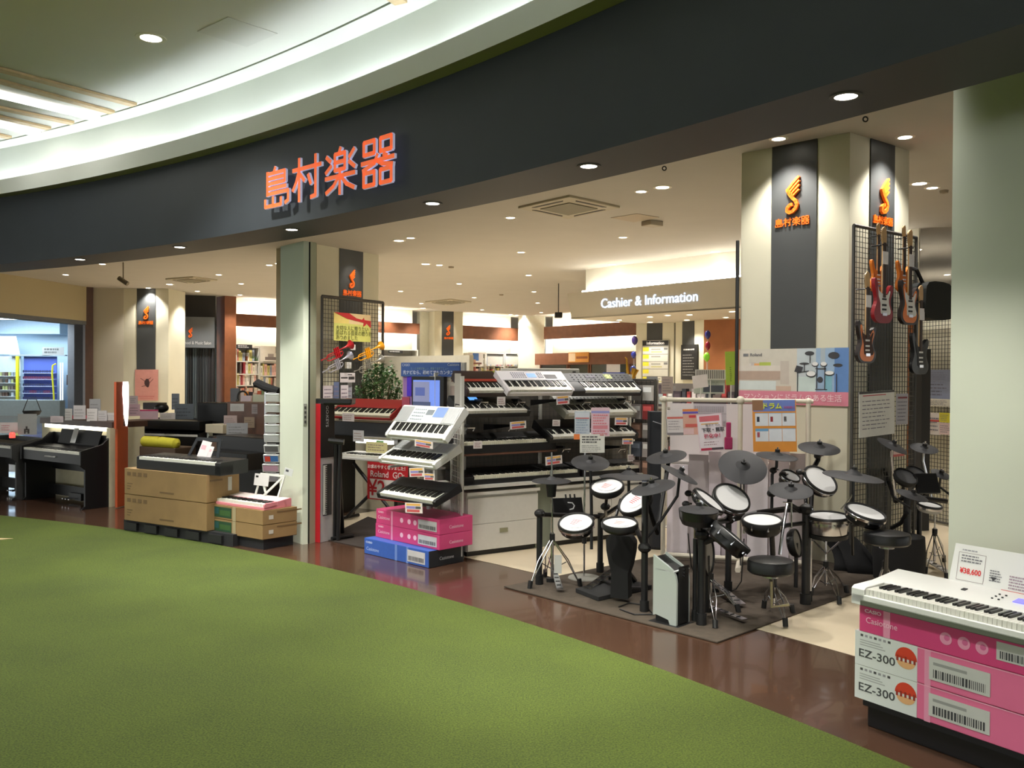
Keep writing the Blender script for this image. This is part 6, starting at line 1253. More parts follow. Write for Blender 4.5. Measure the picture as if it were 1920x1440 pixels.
mb = MB(FV.mat(0, .062)); mb.box(t0+.02, 0, zb_, t1-.05, .002, zm-.035, M_('screen_blue', (96, 124, 206), .2, emit=.8)); mb.box(t0+.02, -.001, zb_, t0+(t1-t0)*.56, 0, zm-.05, M_('screen_scene', (120, 124, 160), .2, emit=.5)); mb.box(t0+.05, -.002, zb_+.16, t0+(t1-t0)*.42, -.001, zb_+.24, M_('screen_dark', (70, 84, 150), .2, emit=.5))
mb.box(t0+.02, -.002, zb_, t0+(t1-t0)*.6, -.001, zb_+.10, M_('screen_dk2', (60, 70, 104), .2, emit=.4)); mb.build('screen', mo, smooth=False)
mb = MB(); mb.box(-.02, 0, z5, .02, .03, zt, LAM, FV.mat(wv*.5, -.1)); mb.box(wv-.02, .0, 0, wv+.02, .03, zt, LAM, FV.mat(0, -.05)); mb.build('stand_post', o, smooth=False)
# keyboards against the partition
FRk = Fr(P(612, 790, 10.6), P(700, 794, 10.2)-P(612, 790, 10.6)); 
def kbf(label, fr, bl, br, off, D, tilt, **kw):
    a = fr.hit(*bl, off); b = fr.hit(*br, off); M = fr.mat(a[0], off, (a[1]+b[1])/2, tilt); o, MP, S = keyboard(label, M, b[0]-a[0], D, **kw); return o, M, b[0]-a[0], a, b
REDB = M_('keyboard_red', (150, 34, 36), .35)
kr, M, L, a, b = kbf('red portable keyboard on a black stand beside the entrance pillar', FRk, (618, 786), (735, 787), .1, .36, math.radians(28), nw=40, body=REDB, hf=.05, hb=.07, wk=M_('ivory_key', (226, 222, 200), .35), kx=(.02, .98))
z = a[1]
st = thing('black_piano_cabinet', 'black digital piano with open lit keyboard under the red keyboard', 'piano', FRk.pt(.7, -.2, 0))
ta_, zl = FRk.hit(617, 812, -.1); tb_ = FRk.hit(745, 812, -.1)[0]
mb = MB(FRk.mat(0, -.1)); mb.box(ta_, 0, zl-.02, tb_, .40, z-.03, BLACK); mb.build('cabinet', st, bevel=.006, smooth=False)
for t in (ta_+.03, tb_-.06): mb = MB(FRk.mat(0, -.1)); mb.box(t, .02, 0, t+.05, .38, zl-.02, BLACK); mb.build('leg', st, smooth=False)
z2 = FRk.hit(640, 862, .15)[1]; ta2 = FRk.hit(636, 862, .15)[0]; tb2 = FRk.hit(735, 862, .15)[0]
kl_, M2, L2, a2, b2 = kbf('white slim keyboard on an X-shaped stand under the desk light', FRk, (636, 866), (742, 862), .25, .30, math.radians(2), nw=44, body=C(205, 205, 200), hf=.05, hb=.06)
xs_ = thing('x_stand', 'black X-shaped keyboard stand', 'stand', FRk.pt(a2[0]+L2/2, .1, 0))
for s in (0, 1):
    p0 = FRk.pt(a2[0]+L2*(.1 if s else .9), .1, a2[1]-.02); p1 = FRk.pt(a2[0]+L2*(.95 if s else -.02), .1, .03); mb = MB(); mb.tube([p0, p1], .02, TUBEB, 8); mb.tube([p1+FRk.n*.3, p1-FRk.n*.2], .02, TUBEB, 8); mb.build('leg', xs_)
lp = thing('desk_light', 'white strip light glowing over the slim white keyboard', 'lamp', FRk.pt(a2[0]+L2/2, -.08, zl-.1)); mb = MB(FRk.mat(0, -.05)); mb.box(a2[0]-.02, 0, zl-.09, tb_-.05, .05, zl-.05, M_('desk_glow', (255, 252, 240), .5, emit=6)); mb.build('tube', lp, smooth=False)
mb = MB(FRk.mat(0, -.45)); mb.box(ta_-.1, .2, 0, tb_+.2, .24, zl+.15, C(206, 200, 176)); tag(recenter(mb.build('partition_panel', smooth=False)), 'cream panel behind the slim white keyboard', 'panel')
for i, (x, y0, y1, w_, c, lb, of) in enumerate([(653, 775, 790, 22, (206, 196, 194), 'price card on the red keyboard', .14), (672, 807, 828, 20, (190, 190, 190), 'grey card on the black cabinet under the red keyboard', .1), (706, 829, 849, 40, (214, 206, 150), 'colourful leaflet behind the slim white keyboard', .05), (712, 826, 834, 14, (120, 180, 110), 'small green tag above the colourful leaflet', .03)]):
    pxcard('price_card', lb, 'price card', FRk, of, x, y0, y1, w_, c, lines(.1, .15, .9, .85, 3, (150, 130, 120), fill=.35))
M, w, h = hitM(FRk, 689, 765, 868, 939, .42)
o = card('price_poster', 'red poster with white price box hanging under the slim keyboard', 'poster', M, w, h, (192, 32, 42), [(.06, .03, .99, .55, (232, 226, 222))]); WM[o] = Matrix.Translation(o.location)
text('お求めやすくなりました！', 'lettering', o, M @ Matrix.Translation((0, h*.87, .004)), w*.082, C(240, 226, 222), ext=.0005, off=.001); text('Roland  GO:', 'lettering', o, M @ Matrix.Translation((.0, h*.68, .004)), w*.165, C(240, 226, 222), ext=.0005, off=.001)
text('¥2', 'lettering', o, M @ Matrix.Translation((-w*.26, h*.29, .004)), w*.42, C(190, 36, 44), ext=.0005, off=.003)
# tall boxed keyboard standing beside the pillar
g0 = G(600, 1018); g1 = G(626, 1012); gL = G(590, 1010); FTb = Fr(g0, g1-g0); wt = (g1-g0).length; zt = FTb.hit(600, 757)[1]
o = thing('upright_keyboard_box', 'tall red, white and black keyboard box standing beside the entrance pillar', 'carton', g0)
mb = MB(FTb.mat(0, 0)); mb.box(0, 0, 0.002, wt, .30, zt, C(196, 190, 190)); mb.build('carton', o, smooth=False)
mb = MB(FTb.mat(0, 0)); mb.box(-.004, -.003, 0.002, .0, .30, zt, C(180, 24, 36)); mb.box(0, -.003, FTb.hit(610, 858)[1], wt, 0, zt, C(30, 30, 32)); mb.build('printed_faces', o, smooth=False)
za, zb2 = FTb.hit(612, 870)[1], FTb.hit(612, 966)[1]; mb = MB(FTb.mat(0, .004)); mb.box(wt*.15, -.001, zb2, wt*.8, 0, za, C(50, 50, 52)); mb.box(wt*.18, -.003, zb2+.01, wt*.45, -.001, za-.01, WKEY)
for i in range(26): mb.box(wt*.33, -.005, zb2+.02+(za-zb2-.03)*i/26, wt*.45, -.003, zb2+.02+(za-zb2-.03)*(i+.5)/26, BKEY)
mb.build('keyboard_picture', o, smooth=False)
text('GO:KEYS', 'lettering', o, FTb.wall(wt*.45, .005, zt-.13) @ Matrix.Rotation(-PI/2, 4, 'Z'), .055, C(200, 200, 204), ext=.0005)
st2 = thing('folded_stand', 'folded black keyboard stands leaning beside the tall keyboard box', 'stand', G(636, 1012))
for (a_x, a_y, b_x, b_y) in ((630, 824, 628, 1010), (638, 832, 634, 1012), (634, 828, 642, 998)): p0, p1 = P(a_x, a_y, 8.9), G(b_x, b_y, .02); mb = MB(); mb.tube([p0, p1], .022, TUBEB, 8); mb.build('tube', st2)
mb = MB(); mb.tube([P(616, 826, 8.85), P(645, 829, 8.85)], .03, TUBEB, 8); mb.build('crossbar', st2); mb = MB(); mb.tube([G(622, 1010, .03), G(662, 1004, .03)], .02, TUBEB, 8); mb.build('crossbar', st2)
mb = MB(); p = [G(604, 1012), G(682, 1028), G(760, 990), G(690, 970)]; mb.prism([q.xy for q in p], .002, .01, M_('small_mat', (50, 42, 38), .9)); tag(recenter(mb.build('floor_mat', smooth=False)), 'small dark mat under the X-shaped stand', 'mat')
mb = MB(); p = P(596, 748, 8.9); mb.prism([(p.x-.05, p.y), (p.x+.35, p.y-.05), (p.x+.35, p.y+.2), (p.x-.05, p.y+.2)], p.z-.06, p.z+.0, BLACK); tag(recenter(mb.build('black_case', bevel=.02, smooth=False)), 'black soft case lying on top of the tall keyboard box', 'case')

# ================================================================ shelves along the back wall
SHF = C(214, 212, 204)
def bookcase(label, fr, xa, xb, ytop, yref, off, rows, seed, books=True, cols=1):
    short = {1: 'bookcase beside the wood-clad post', 2: 'bookcase with the framed poster', 10: 'cabinet with blue poster', 11: 'cabinet with grey drawers', 12: 'narrow white cabinet'}.get(seed, 'bookcase')
    rnd = random.Random(seed); ta = fr.hit(xa, yref, off)[0]; tb = fr.hit(xb, yref, off)[0]; zt = fr.hit((xa+xb)/2, ytop, off)[1]
    o = thing('bookcase', label, 'bookcase', fr.pt((ta+tb)/2, off, 0)); mb = MB(fr.mat(0, off))
    for c in range(cols+1): t = ta+(tb-ta)*c/cols; mb.box(t-.02, 0, 0, t+.02, .3, zt, SHF)
    mb.box(ta, .29, 0, tb, .31, zt, C(150, 150, 144)); mb.build('carcass', o, smooth=False)
    zs = [fr.hit((xa+xb)/2, y, off)[1] for y in rows]
    for z in zs+[zt]: mb = MB(fr.mat(0, off)); mb.box(ta, 0, z-.03, tb, .3, z, SHF); mb.build('shelf_board', o, smooth=False)
    if books:
        for z, n in zip(zs, rows):
            t = ta+.04; kk = -1
            while t < tb-.08:
                w = rnd.uniform(.035, .09); h = rnd.uniform(.24, .36); c = rnd.choice([(214, 206, 196), (196, 120, 110), (222, 214, 190), (170, 60, 70), (120, 110, 110), (226, 180, 170), (200, 190, 120), (150, 160, 180), (232, 228, 220)])
                kk += 1
                if rnd.random() < .9:
                    mb = MB(fr.mat(0, off-.03)); mb.box(t, 0, z, t+w, .2, z+h, C(*c)); mb.box(t+w*.3, -.002, z+h*.3, t+w*.7, 0, z+h*.8, C(*[int(v*.75) for v in c]))
                    tag(recenter(mb.build('score_book', smooth=False)), '%s book on the %s shelf of the %s' % (ORD[kk], ORD[zs.index(z)], short), 'book', 'score books on the back shelves')
                t += w+.006
    return o, ta, tb, zt
bookcase('white bookcase with small plants on top shelf beside the wood-clad post', FB, 443, 486, 650, 700, .05, (677, 701, 722, 745), 1)
bookcase('white bookcase with a framed poster in the upper part', FB, 487, 526, 650, 700, .05, (679, 704, 728), 2)
M, w, h = hitM(FB, 488, 524, 649, 678, .1); card('framed_poster', 'white framed poster of a hand on the back bookcase', 'poster', M, w, h, (220, 214, 204), [(.25, .1, .85, .3, (120, 110, 108)), (.4, .3, .7, .5, (150, 140, 136)), (.8, .55, 1, .95, (30, 30, 30))])
M, w, h = hitM(FB, 443, 473, 646, 654, .12); card('aisle_sign', 'black aisle sign on top of the back bookcase', 'sign', M, w, h, (28, 28, 28), lines(.1, .2, .9, .85, 2, (200, 200, 200), fill=.5))
t, z = FB.hit(462, 676, 0); mb = MB(FB.mat(0, 0))
for i in range(12): a = t+.1+i*.04; mb.add([(a, .0, z), (a+.06, .0, z), (a+.03+.04*math.sin(i*3), -.05, z+.16)], [(0, 1, 2)], LG[i % 3])
mb.box(t, 0, z, t+.09, .09, z+.12, C(140, 80, 50)); tag(recenter(mb.build('shelf_plant', smooth=False)), 'small green plant on the top bookcase shelf', 'plant')
bookcase('low white shelf with crumpled white goods behind the trumpet grid', FB, 719, 783, 655, 660, -.1, (668,), 3, False, 1)
M, w, h = hitM(FB, 728, 755, 657, 662, .05); card('aisle_sign', 'black aisle sign above the plant near the trumpet grid', 'sign', M, w, h, (30, 30, 30), lines(.1, .2, .9, .85, 1, (190, 190, 190), fill=.5))
wallq('wall_low_partition', P(716, 700, 16.0), P(880, 700, 14.6), 0, P(740, 668, 15.8).z, C(206, 200, 180), .1)
for i, (x0, x1, lb) in enumerate([(880, 910, 'white cabinet with blue picture poster at the back'), (912, 945, 'white cabinet with grey drawers at the back wall'), (948, 971, 'narrow white cabinet next to the white corner pillar')]):
    bookcase(lb, FB, x0, x1, 662, 680, -.1, (686, 705), 10+i, True)
M, w, h = hitM(FB, 878, 906, 661, 683, .0); card('picture_poster', 'blue and brown picture poster on the back cabinet', 'poster', M, w, h, (216, 212, 206), [(.3, .3, .7, .95, (70, 110, 170)), (.1, .05, .5, .4, (190, 150, 120)), (.3, .0, .9, .15, (110, 70, 60))])
for x0, x1 in ((914, 943), (949, 971)):
    M, w, h = hitM(FB, x0, x1, 666, 684, .0); card('white_sheet', 'blank white sheet on the ' + ('wider' if x0 == 914 else 'narrower') + ' grey drawer cabinet at the back', 'sheet', M, w, h, (204, 204, 198), [(.0, .88, 1, 1, (90, 90, 86))], group='blank white cabinet panels')
# odd items on top of the rack line
for i, (x0, x1, y0, y1, d, c, bl, lb, cat) in enumerate([(1137, 1163, 683, 700, 17, (206, 204, 206), [], 'blank white sheet on the dark glass doors', 'sheet'), (1130, 1172, 698, 706, 10.4, (70, 84, 160), lines(.1, .2, .9, .9, 1, (160, 170, 210), fill=.4), 'blue sign strip behind the dark charcoal keyboard', 'sign'),
        (905, 950, 695, 710, 12, (170, 176, 70), lines(.1, .2, .9, .9, 2, (90, 90, 50), fill=.4), 'yellow-green strip behind the red and black keyboard', 'sign'), (852, 864, 700, 780, 8.2, (196, 190, 182), [], 'pale vertical leaflet holder beside the monitor', 'holder')]):
    pxc2('display_sheet', lb, cat, x0, x1, y0, y1, d, c, bl)
p = P(1172, 700, 12); sx = thing('saxophone', 'small golden saxophone standing behind the keyboards', 'saxophone', p-V((0, 0, .1))); GD = M_('gold', (210, 160, 60), .25, metal=.9)
mb = MB(); mb.tube([p+V((0, 0, .22)), p+V((.02, 0, .2)), p+V((.03, 0, .05)), p+V((.05, 0, -.06)), p+V((.10, 0, -.07)), p+V((.12, 0, .0)), p+V((.14, 0, .06))], [.008, .01, .02, .028, .032, .04, .055], GD, 10); mb.build('body', sx); mb = MB(); mb.cyl(V((p.x+.05, p.y, .0)), p+V((.05, 0, -.08)), .012, HOOP, n=8); mb.lathe([(.14, .002), (.13, .02), (.001, .03)], (p.x+.05, p.y, 0), (0, 0, 1), HOOP, 16); mb.build('stand', sx)
# hanging security/price clutter behind first rack: brown book rows
# ================================================================ left part of the shop
CART = M_('carton_brown', (152, 122, 82), .7, noise=.08, nscale=5); CARTD = C(118, 92, 60); GRNP = C(38, 74, 50)
def carton2(label, L_, C_, R_, ztop, zbot, group, name='keyboard_carton'):
    a, b, c = [V((q.x, q.y, 0)) for q in (L_, C_, R_)]; d = a+c-b
    o = thing(name, label, 'carton', V((b.x, b.y, zbot)), group); mb = MB(); mb.prism([a.xy, b.xy, c.xy, d.xy], zbot, ztop, CART); mb.build('carton', o, bevel=.006, smooth=False); return o
zb = .12
L1, C1_ = G(233, 975, zb), G(387, 997, zb); d = (C1_-L1).normalized(); n_ = V((-d.y, d.x, 0)); R1_ = C1_+n_*.42; F1 = Fr(L1, C1_-L1); LL = (C1_-L1).length
z1 = F1.hit(235, 926)[1]; z2 = F1.hit(235, 877)[1]
for k, (za, zb_, lb) in enumerate([(zb, z1, 'lower of the two long brown cartons under the black stage piano'), (z1, z2, 'upper of the two long brown cartons under the black stage piano')]):
    o = carton2(lb, L1, C1_, R1_, zb_-.003, za+.001, 'brown cartons at the entrance')
    mb = MB(F1.mat(0, .001)); h = zb_-za
    for i in range(4): mb.box(.05+.09*i, -.001, za+h*.72, .05+.09*i+.06, 0, za+h*.86, CARTD)
    for i in range(3): mb.box(.05, -.001, za+h*(.2+.1*i), .10+.02*i, 0, za+h*(.24+.1*i), CARTD)
    mb.box(LL*.45, -.001, za+h*.18, LL*.62, 0, za+h*.24, CARTD); pq = mb.build('print', o, smooth=False); pq['kind'] = 'stuff'
F1e = Fr(C1_, n_); mb = MB(F1e.mat(0, .001)); mb.box(.27, -.001, z1+.10, .32, 0, z1+.24, C(214, 210, 200)); mb.box(.04, -.001, z2-.07, .2, 0, z2-.05, CARTD); mb.build('white_label', o, smooth=False)
mb = MB(F1.mat(0, 0)); mb.box(-.05, .03, .0, LL+.35, .50, zb-.002, M_('pallet_black', (36, 36, 40), .7)); 
for i in range(5): mb.box(.0+i*.33, .0, .02, .2+i*.33, .03, .10, C(28, 28, 30))
tag(recenter(mb.build('pallet', smooth=False)), 'black plastic pallet under the long brown cartons', 'pallet')
L2_, C2_, R2_ = G(391, 996, .1), G(492, 1013, .1), G(557, 1003, .1); F2_ = Fr(L2_, C2_-L2_); zc1 = F2_.hit(492, 985.5)[1]; zc2 = F2_.hit(494, 958)[1]
for k, (za, zb_, lb) in enumerate([(.1, zc1, 'lower of the two short brown cartons under the pink keyboard'), (zc1, zc2, 'upper of the two short brown cartons under the pink keyboard')]):
    o = carton2(lb, L2_, C2_, R2_, zb_-.002, za+.001, 'brown cartons at the entrance'); h = zb_-za; LL2 = (C2_-L2_).length
    mb = MB(F2_.mat(0, .001)); mb.box(.0, -.001, za+.02, LL2*.44, 0, zb_-.02, GRNP); mb.box(LL2*.22, -.002, za+.04, LL2*.42, -.001, zb_-.05, C(60, 96, 50)); mb.box(.0, -.002, za+.05, LL2*.2, -.001, zb_-.03, C(34, 84, 84)); mb.build('green_print', o, smooth=False)
    Fe = Fr(C2_, R2_-C2_); mb = MB(Fe.mat(0, .001)); mb.box(.07, -.001, za+h*.35, .12, 0, za+h*.62, C(206, 200, 190)); mb.box(.16, -.001, za+h*.75, .5, 0, za+h*.85, CARTD); mb.build('white_label', o, smooth=False)
    mb = MB(F2_.mat(0, .002)); mb.box(LL2*.46, -.001, za, LL2*.52, 0, zb_-.003, M_('tape_brown', (176, 160, 130), .15)); mb.build('tape', o, smooth=False)
mb = MB(F2_.mat(0, 0)); mb.box(.05, .03, 0, LL2-.02, .40, .098, M_('pallet_black', (36, 36, 40), .7)); tag(recenter(mb.build('pallet', smooth=False)), 'black base under the short brown cartons', 'pallet')
# black stage piano on the long cartons
a = F1.hit(256, 876, -.03); b = F1.hit(412, 893, -.03)
k_, MP, S = keyboard('black stage piano lying on the long brown cartons', F1.mat(a[0], -.03, z2), LL*1.0, .36, nw=52, body=BLACK, hf=.12, hb=.14, kx=(.02, .94)); 
Mr = F1.mat(LL*.50, -.30, z2+.13) @ Matrix.Rotation(PI/2-.35, 4, 'X'); o = thing('music_rest', 'grey music rest with white papers on the black stage piano', 'music stand', F1.mat(LL*.5, -.3, z2+.13)); mb = MB(Mr); mb.ribbon([(0, 0), (.45, 0), (.42, .20), (.06, .20), (0, 0)], .04, -.01, 0, CHAR); mb.build('frame', o, smooth=False)
for i, (x, y, w, h, r) in enumerate([(.14, .0, .15, .19, -.12), (.30, .01, .06, .12, -.1)]): mb = MB(Mr @ Matrix.Translation((x, y, .004+.003*i)) @ Matrix.Rotation(r, 4, 'Z')); mb.box(0, 0, 0, w, h, .002, C(220, 214, 214)); mb.box(w*.1, h*.5, .002, w*.6, h*.75, .0025, C(226, 170, 180)); mb.build('paper', o, smooth=False)
# pink keyboard and white stand
PNK = M_('keyboard_pink', (226, 140, 152), .4)
k_, MP, S = keyboard('small white and pink keyboard on the short brown cartons', F2_.mat(.0, -.02, zc2), LL2+.0, .34, nw=36, body=PNK, panel=C(226, 214, 212), hf=.05, hb=.08, kx=(.02, .98))
Mr = F2_.mat(LL2*.42, -.30, zc2+.08) @ Matrix.Rotation(PI/2-.15, 4, 'X'); o = thing('white_music_stand', 'white X-braced music rest on the pink keyboard', 'music stand', F2_.mat(LL2*.4, -.3, zc2+.08))
mb = MB(Mr); 
for pth in ([(0, 0), (.05, .22)], [(.05, .22), (.40, .22)], [(.40, .22), (.34, 0)], [(.12, 0), (.38, .21)], [(.16, .02), (.10, .12)]): mb.ribbon(pth, .022, -.01, 0, WPLAS)
mb.build('frame', o, smooth=False); mb = MB(Mr @ Matrix.Translation((-.03, .10, .006))); mb.box(0, 0, 0, .22, .12, .003, C(216, 212, 212)); mb.box(.02, .08, .003, .06, .1, .004, HOOP); mb.build('leaflet', o, smooth=False)
t, z = fe.hit(540, 903); mb = MB(frame(P(541, 885, 8.6), (1, -.2, 0), (0, 0, 1)) @ Matrix.Rotation(-.25, 4, 'Z')); mb.box(-.045, -.035, 0, .045, .035, .004, C(220, 220, 222)); mb.box(-.03, .0, .004, .0, .02, .005, C(70, 70, 80)); tag(recenter(mb.build('tag', smooth=False)), 'tilted white tag fixed on the narrow green pillar', 'tag')
# ---- digital pianos
def piano(label, fr, t0, w, D, hk, ht, mt=BLACK, rest=True, back=True, keys_n=52):
    o = thing('digital_piano', label, 'piano', fr.pt(t0+w/2, -D/2, 0), 'digital pianos'); M = fr.mat(t0, 0); s = .035
    for x in (0, w-s): mb = MB(M); mb.extx([(.0, .0), (D, 0), (D, ht), (D*.86, ht), (D*.62, hk+.10), (0, hk+.03), (0, hk-.15), (.06, hk-.2), (.06, .04)], x, x+s, mt); mb.build('side_panel', o, bevel=.003)
    mb = MB(M); mb.extx([(.02, hk-.14), (D*.7, hk-.14), (D*.7, hk+.05), (.16, hk+.03), (.16, hk-.02), (.02, hk-.02)], s, w-s, mt); mb.build('keybed', o, smooth=False)
    keys(o, M, s+.02, w-s-.02, keys_n, .02, .155, hk+.012)
    mb = MB(M); mb.box(s, D-.03, ht-.42, w-s, D-.01, ht, mt); mb.box(s, D-.05, hk-.30, w-s, D-.03, hk-.14, mt); mb.build('back_panel', o, smooth=False)
    mb = MB(M); mb.box(s, D-.1, .06, w-s, D-.06, .20, mt); mb.build('lower_bar', o, smooth=False)
    mb = MB(M); mb.box(w*.42, D-.14, .03, w*.62, D-.08, .12, mt)
    mb.build('pedal_box', o, smooth=False)
    for k in range(3): mb = MB(M); mb.box(w*(.455+.05*k), D-.26, .05, w*(.455+.05*k)+.022, D-.13, .062, CHR); mb.build('pedal', o, smooth=False)
    mb = MB(M); mb.box(w*.42, -.002, hk-.08, w*.58, 0.02, hk-.065, C(170, 170, 170)); mb.build('badge', o, smooth=False)
    if rest: mb = MB(M @ Matrix.Translation((w*.18, D*.78, hk+.06)) @ Matrix.Rotation(-.30, 4, 'X')); mb.box(0, 0, 0, w*.66, .012, .2, mt); mb.build('music_rest', o, bevel=.004, smooth=False)
    return o
g0, g1 = G(37.5, 938), G(151, 957); FP1 = Fr(g0, g1-g0); w1_ = (g1-g0).length; hk = FP1.hit(60, 842)[1]; ht = FP1.hit(80, 808, -.4)[1]
piano('black digital piano with white paper before the lit partition', FP1, 0, w1_, .46, hk, ht)
t = FP1.hit(131, 810, -.3)[0]; M = FP1.mat(t, -.33, hk+.08) @ Matrix.Rotation(PI/2-.3, 4, 'X'); mb = MB(M); mb.box(-.05, 0, .0, .07, .2, .002, C(206, 206, 206)); tag(recenter(mb.build('paper_note', smooth=False)), 'white paper standing on the black digital piano', 'paper')
# partition with light
q0, q1 = FP1.pt(-.15, -.62), FP1.pt(0, -.62); tE_ = FP1.hit(226, 940, -.55)[0]; zp = FP1.hit(150, 797, -.5)[1]
CRP = C(204, 196, 166)
wl = thing('lit_partition', 'low cream partition with dark ledge and strip light behind the black digital piano', 'partition', FP1.pt(.6, -.6, 0))
mb = MB(FP1.mat(0, -.55)); mb.box(-.5, 0, 0, tE_, .12, zp, CRP); mb.build('panel', wl, smooth=False); mb = MB(FP1.mat(0, -.40)); mb.box(FP1.hit(75, 790, -.40)[0], 0, zp, tE_+.05, .5, zp+.075, DWOOD); mb.build('ledge', wl, smooth=False)
mb = MB(FP1.mat(0, -.55)); mb.box(tE_-.02, -.18, 0, tE_+.06, .3, zp, CRP); mb.build('end_panel', wl, smooth=False)
mb = MB(FP1.mat(0, -.47)); mb.box(FP1.hit(84, 800, -.47)[0], 0, zp-.055, FP1.hit(207, 800, -.47)[0], .04, zp-.002, M_('strip_glow', (255, 250, 230), .5, emit=5)); mb.build('strip_light', wl, smooth=False)
g0, g1 = G(-70, 937), G(6, 934); 
FP2 = Fr(G(-55, 925), G(22, 938)-G(-55, 925)); piano('dark grey digital piano cut by the picture edge with a white box on it', FP2, 0, (G(22, 938)-G(-55, 925)).length, .5, hk, hk+.10, C(62, 62, 62), rest=False)
# things on the far-left piano
for i, (x0, x1, y0, y1, d_, c, bl, lb, cat) in enumerate([(34, 68, 776, 815, 11.2, (150, 150, 150), [(.33, .05, .42, .28, (50, 44, 44)), (.42, .2, .52, .40, (50, 44, 44)), (.52, .05, .62, .28, (50, 44, 44)), (.36, .12, .6, .17, (50, 44, 44))], 'grey sheet marked with a letter A on the dark piano', 'sheet'),
        (0, 34, 792, 812, 11.3, (214, 204, 206), lines(.1, .2, .6, .8, 3, (200, 150, 160)), 'white price sheet at the picture edge beside the letter A sheet', 'sheet')]): pxc2('paper_sheet', lb, cat, x0, x1, y0, y1, d_, c, bl)
p = P(23, 815, 11.15); mb = MB(); mb.lathe([(.035, 0), (.035, .05), (.02, .07), (.001, .07)], p-V((0, 0, .04)), (0, 0, 1), M_('red_lamp', (255, 70, 60), .4, emit=2), 14); tag(recenter(mb.build('red_lamp')), 'small glowing red lamp on the dark piano', 'lamp')
# papers along the lit partition
for i, (x0, x1, y0, y1, c) in enumerate([(95, 118, 780, 792, (190, 176, 180)), (122, 135, 766, 788, (176, 172, 170)), (138, 160, 760, 786, (186, 180, 182)), (136, 162, 779, 785, (196, 80, 96)), (163, 182, 766, 790, (206, 200, 198)), (184, 200, 770, 790, (190, 186, 186)), (168, 188, 748, 780, (150, 148, 150)), (200, 216, 774, 792, (200, 196, 192))]):
    pxc2('paper_sheet', ['low pinkish paper at the start of the lit partition', 'narrow grey leaflet on the lit partition', 'pinkish card on the lit partition', 'flat red strip on the lit partition', 'white folded paper on the lit partition', 'white card on the lit partition before the grey one', 'tall grey card standing on the lit partition', 'white card on the partition nearest the orange banner'][i], 'paper', x0, x1, y0, y1, 11.35+.03*i, c, lines(.1, .15, .9, .8, 3, tuple(int(v*.8) for v in c), fill=.3), group='papers on the lit partition')
# orange banner with glowing white blade
FO = Fr(P(217, 830, 11.0), P(241, 830, 11.3)-P(217, 830, 11.0)); o = thing('orange_banner', 'tall narrow orange banner with a glowing white curved panel', 'banner', G(230, 945))
a, b = FO.hit(218, 830)[0], FO.hit(240, 830)[0]; z1, z0, zm_ = FO.hit(228, 716)[1], 0.01, FO.hit(228, 800)[1]
mb = MB(FO.mat(0, 0)); mb.box(a+(b-a)*.1, 0, z0, b, .03, zm_, C(184, 78, 34)); mb.box(a, 0, zm_-.02, a+(b-a)*.6, .03, z1, C(186, 84, 48)); mb.build('banner_cloth', o, smooth=False)
mb = MB(FO.wall(0, .004, 0)); zz_ = lambda y: FO.hit(228, y)[1]; fx = lambda u: a+(b-a)*u
mb.prism([(fx(.9), zz_(800)), (fx(.95), zz_(790)), (fx(1.02), zz_(760)), (fx(1.02), zz_(725)), (fx(.98), zz_(716)), (fx(.55), zz_(716)), (fx(.5), zz_(735)), (fx(.6), zz_(765)), (fx(.78), zz_(785))][::-1], -.02, .002, M_('blade_glow', (250, 250, 255), .4, emit=3)); mb.build('lit_blade', o, smooth=False)
# black upright piano behind with papers
Fu = Fr(P(240, 800, 13.0), P(385, 798, 12.6)-P(240, 800, 13.0)); ta, z1 = Fu.hit(236, 787); tb = Fu.hit(375, 787)[0]; hk2 = Fu.hit(300, 815)[1]
pno = piano('long black digital piano with papers on its lid behind the orange banner', Fu, ta, tb-ta, .45, hk2-.0, z1+.02, rest=False)
mb = MB(Fu.mat(0, 0)); mb.box(ta, -.02, hk2+.08, tb, .45, z1, BLACK); mb.box(ta, .05, .1, tb, .1, hk2-.1, BLACK); mb.build('lid', pno, bevel=.006, smooth=False)
for i, (x0, x1, y0, y1, c, lb) in enumerate([(263, 296, 768, 786, (206, 176, 184), 'pink-topped leaflet lying on the black piano'), (300, 328, 774, 786, (206, 198, 194), 'white round-cornered leaflet on the black piano'), (242, 262, 758, 780, (214, 176, 186), 'pale pink card at the banner end of the black piano'), (243, 258, 742, 758, (214, 196, 196), 'upper pale card at the banner end of the black piano'), (328, 362, 757, 786, (96, 104, 112), 'grey photo leaflet with dark pictures on the black piano'), (322, 336, 738, 768, (120, 126, 134), 'grey bottle-like holder behind the photo leaflet')]):
    pxc2('leaflet', lb, 'leaflet', x0, x1, y0, y1, 12.6+.05*i, c, [(0, .85, 1, 1, (206, 60, 110))] if i == 0 else lines(.1, .15, .9, .8, 3, tuple(int(v*.75) for v in c), fill=.35), group='leaflets on the black piano')
p = P(303, 765, 13.1); mb = MB(); mb.sphere(p, .09, BLACK, (1.2, 1, .8), 12, 8); mb.cyl(p-V((0, 0, .1)), p, .03, BLACK, n=8); tag(recenter(mb.build('black_ornament')), 'small black round object on the long black piano', 'ornament')
mb = MB(Fu.mat(0, -.3)); a, z1_ = Fu.hit(268, 755, -.3); b, z0_ = Fu.hit(296, 768, -.3); mb.box(a, 0, z0_, b, .2, z1_, C(66, 62, 64)); tag(recenter(mb.build('dark_case', smooth=False)), 'dark rectangular case on the long black piano', 'case')
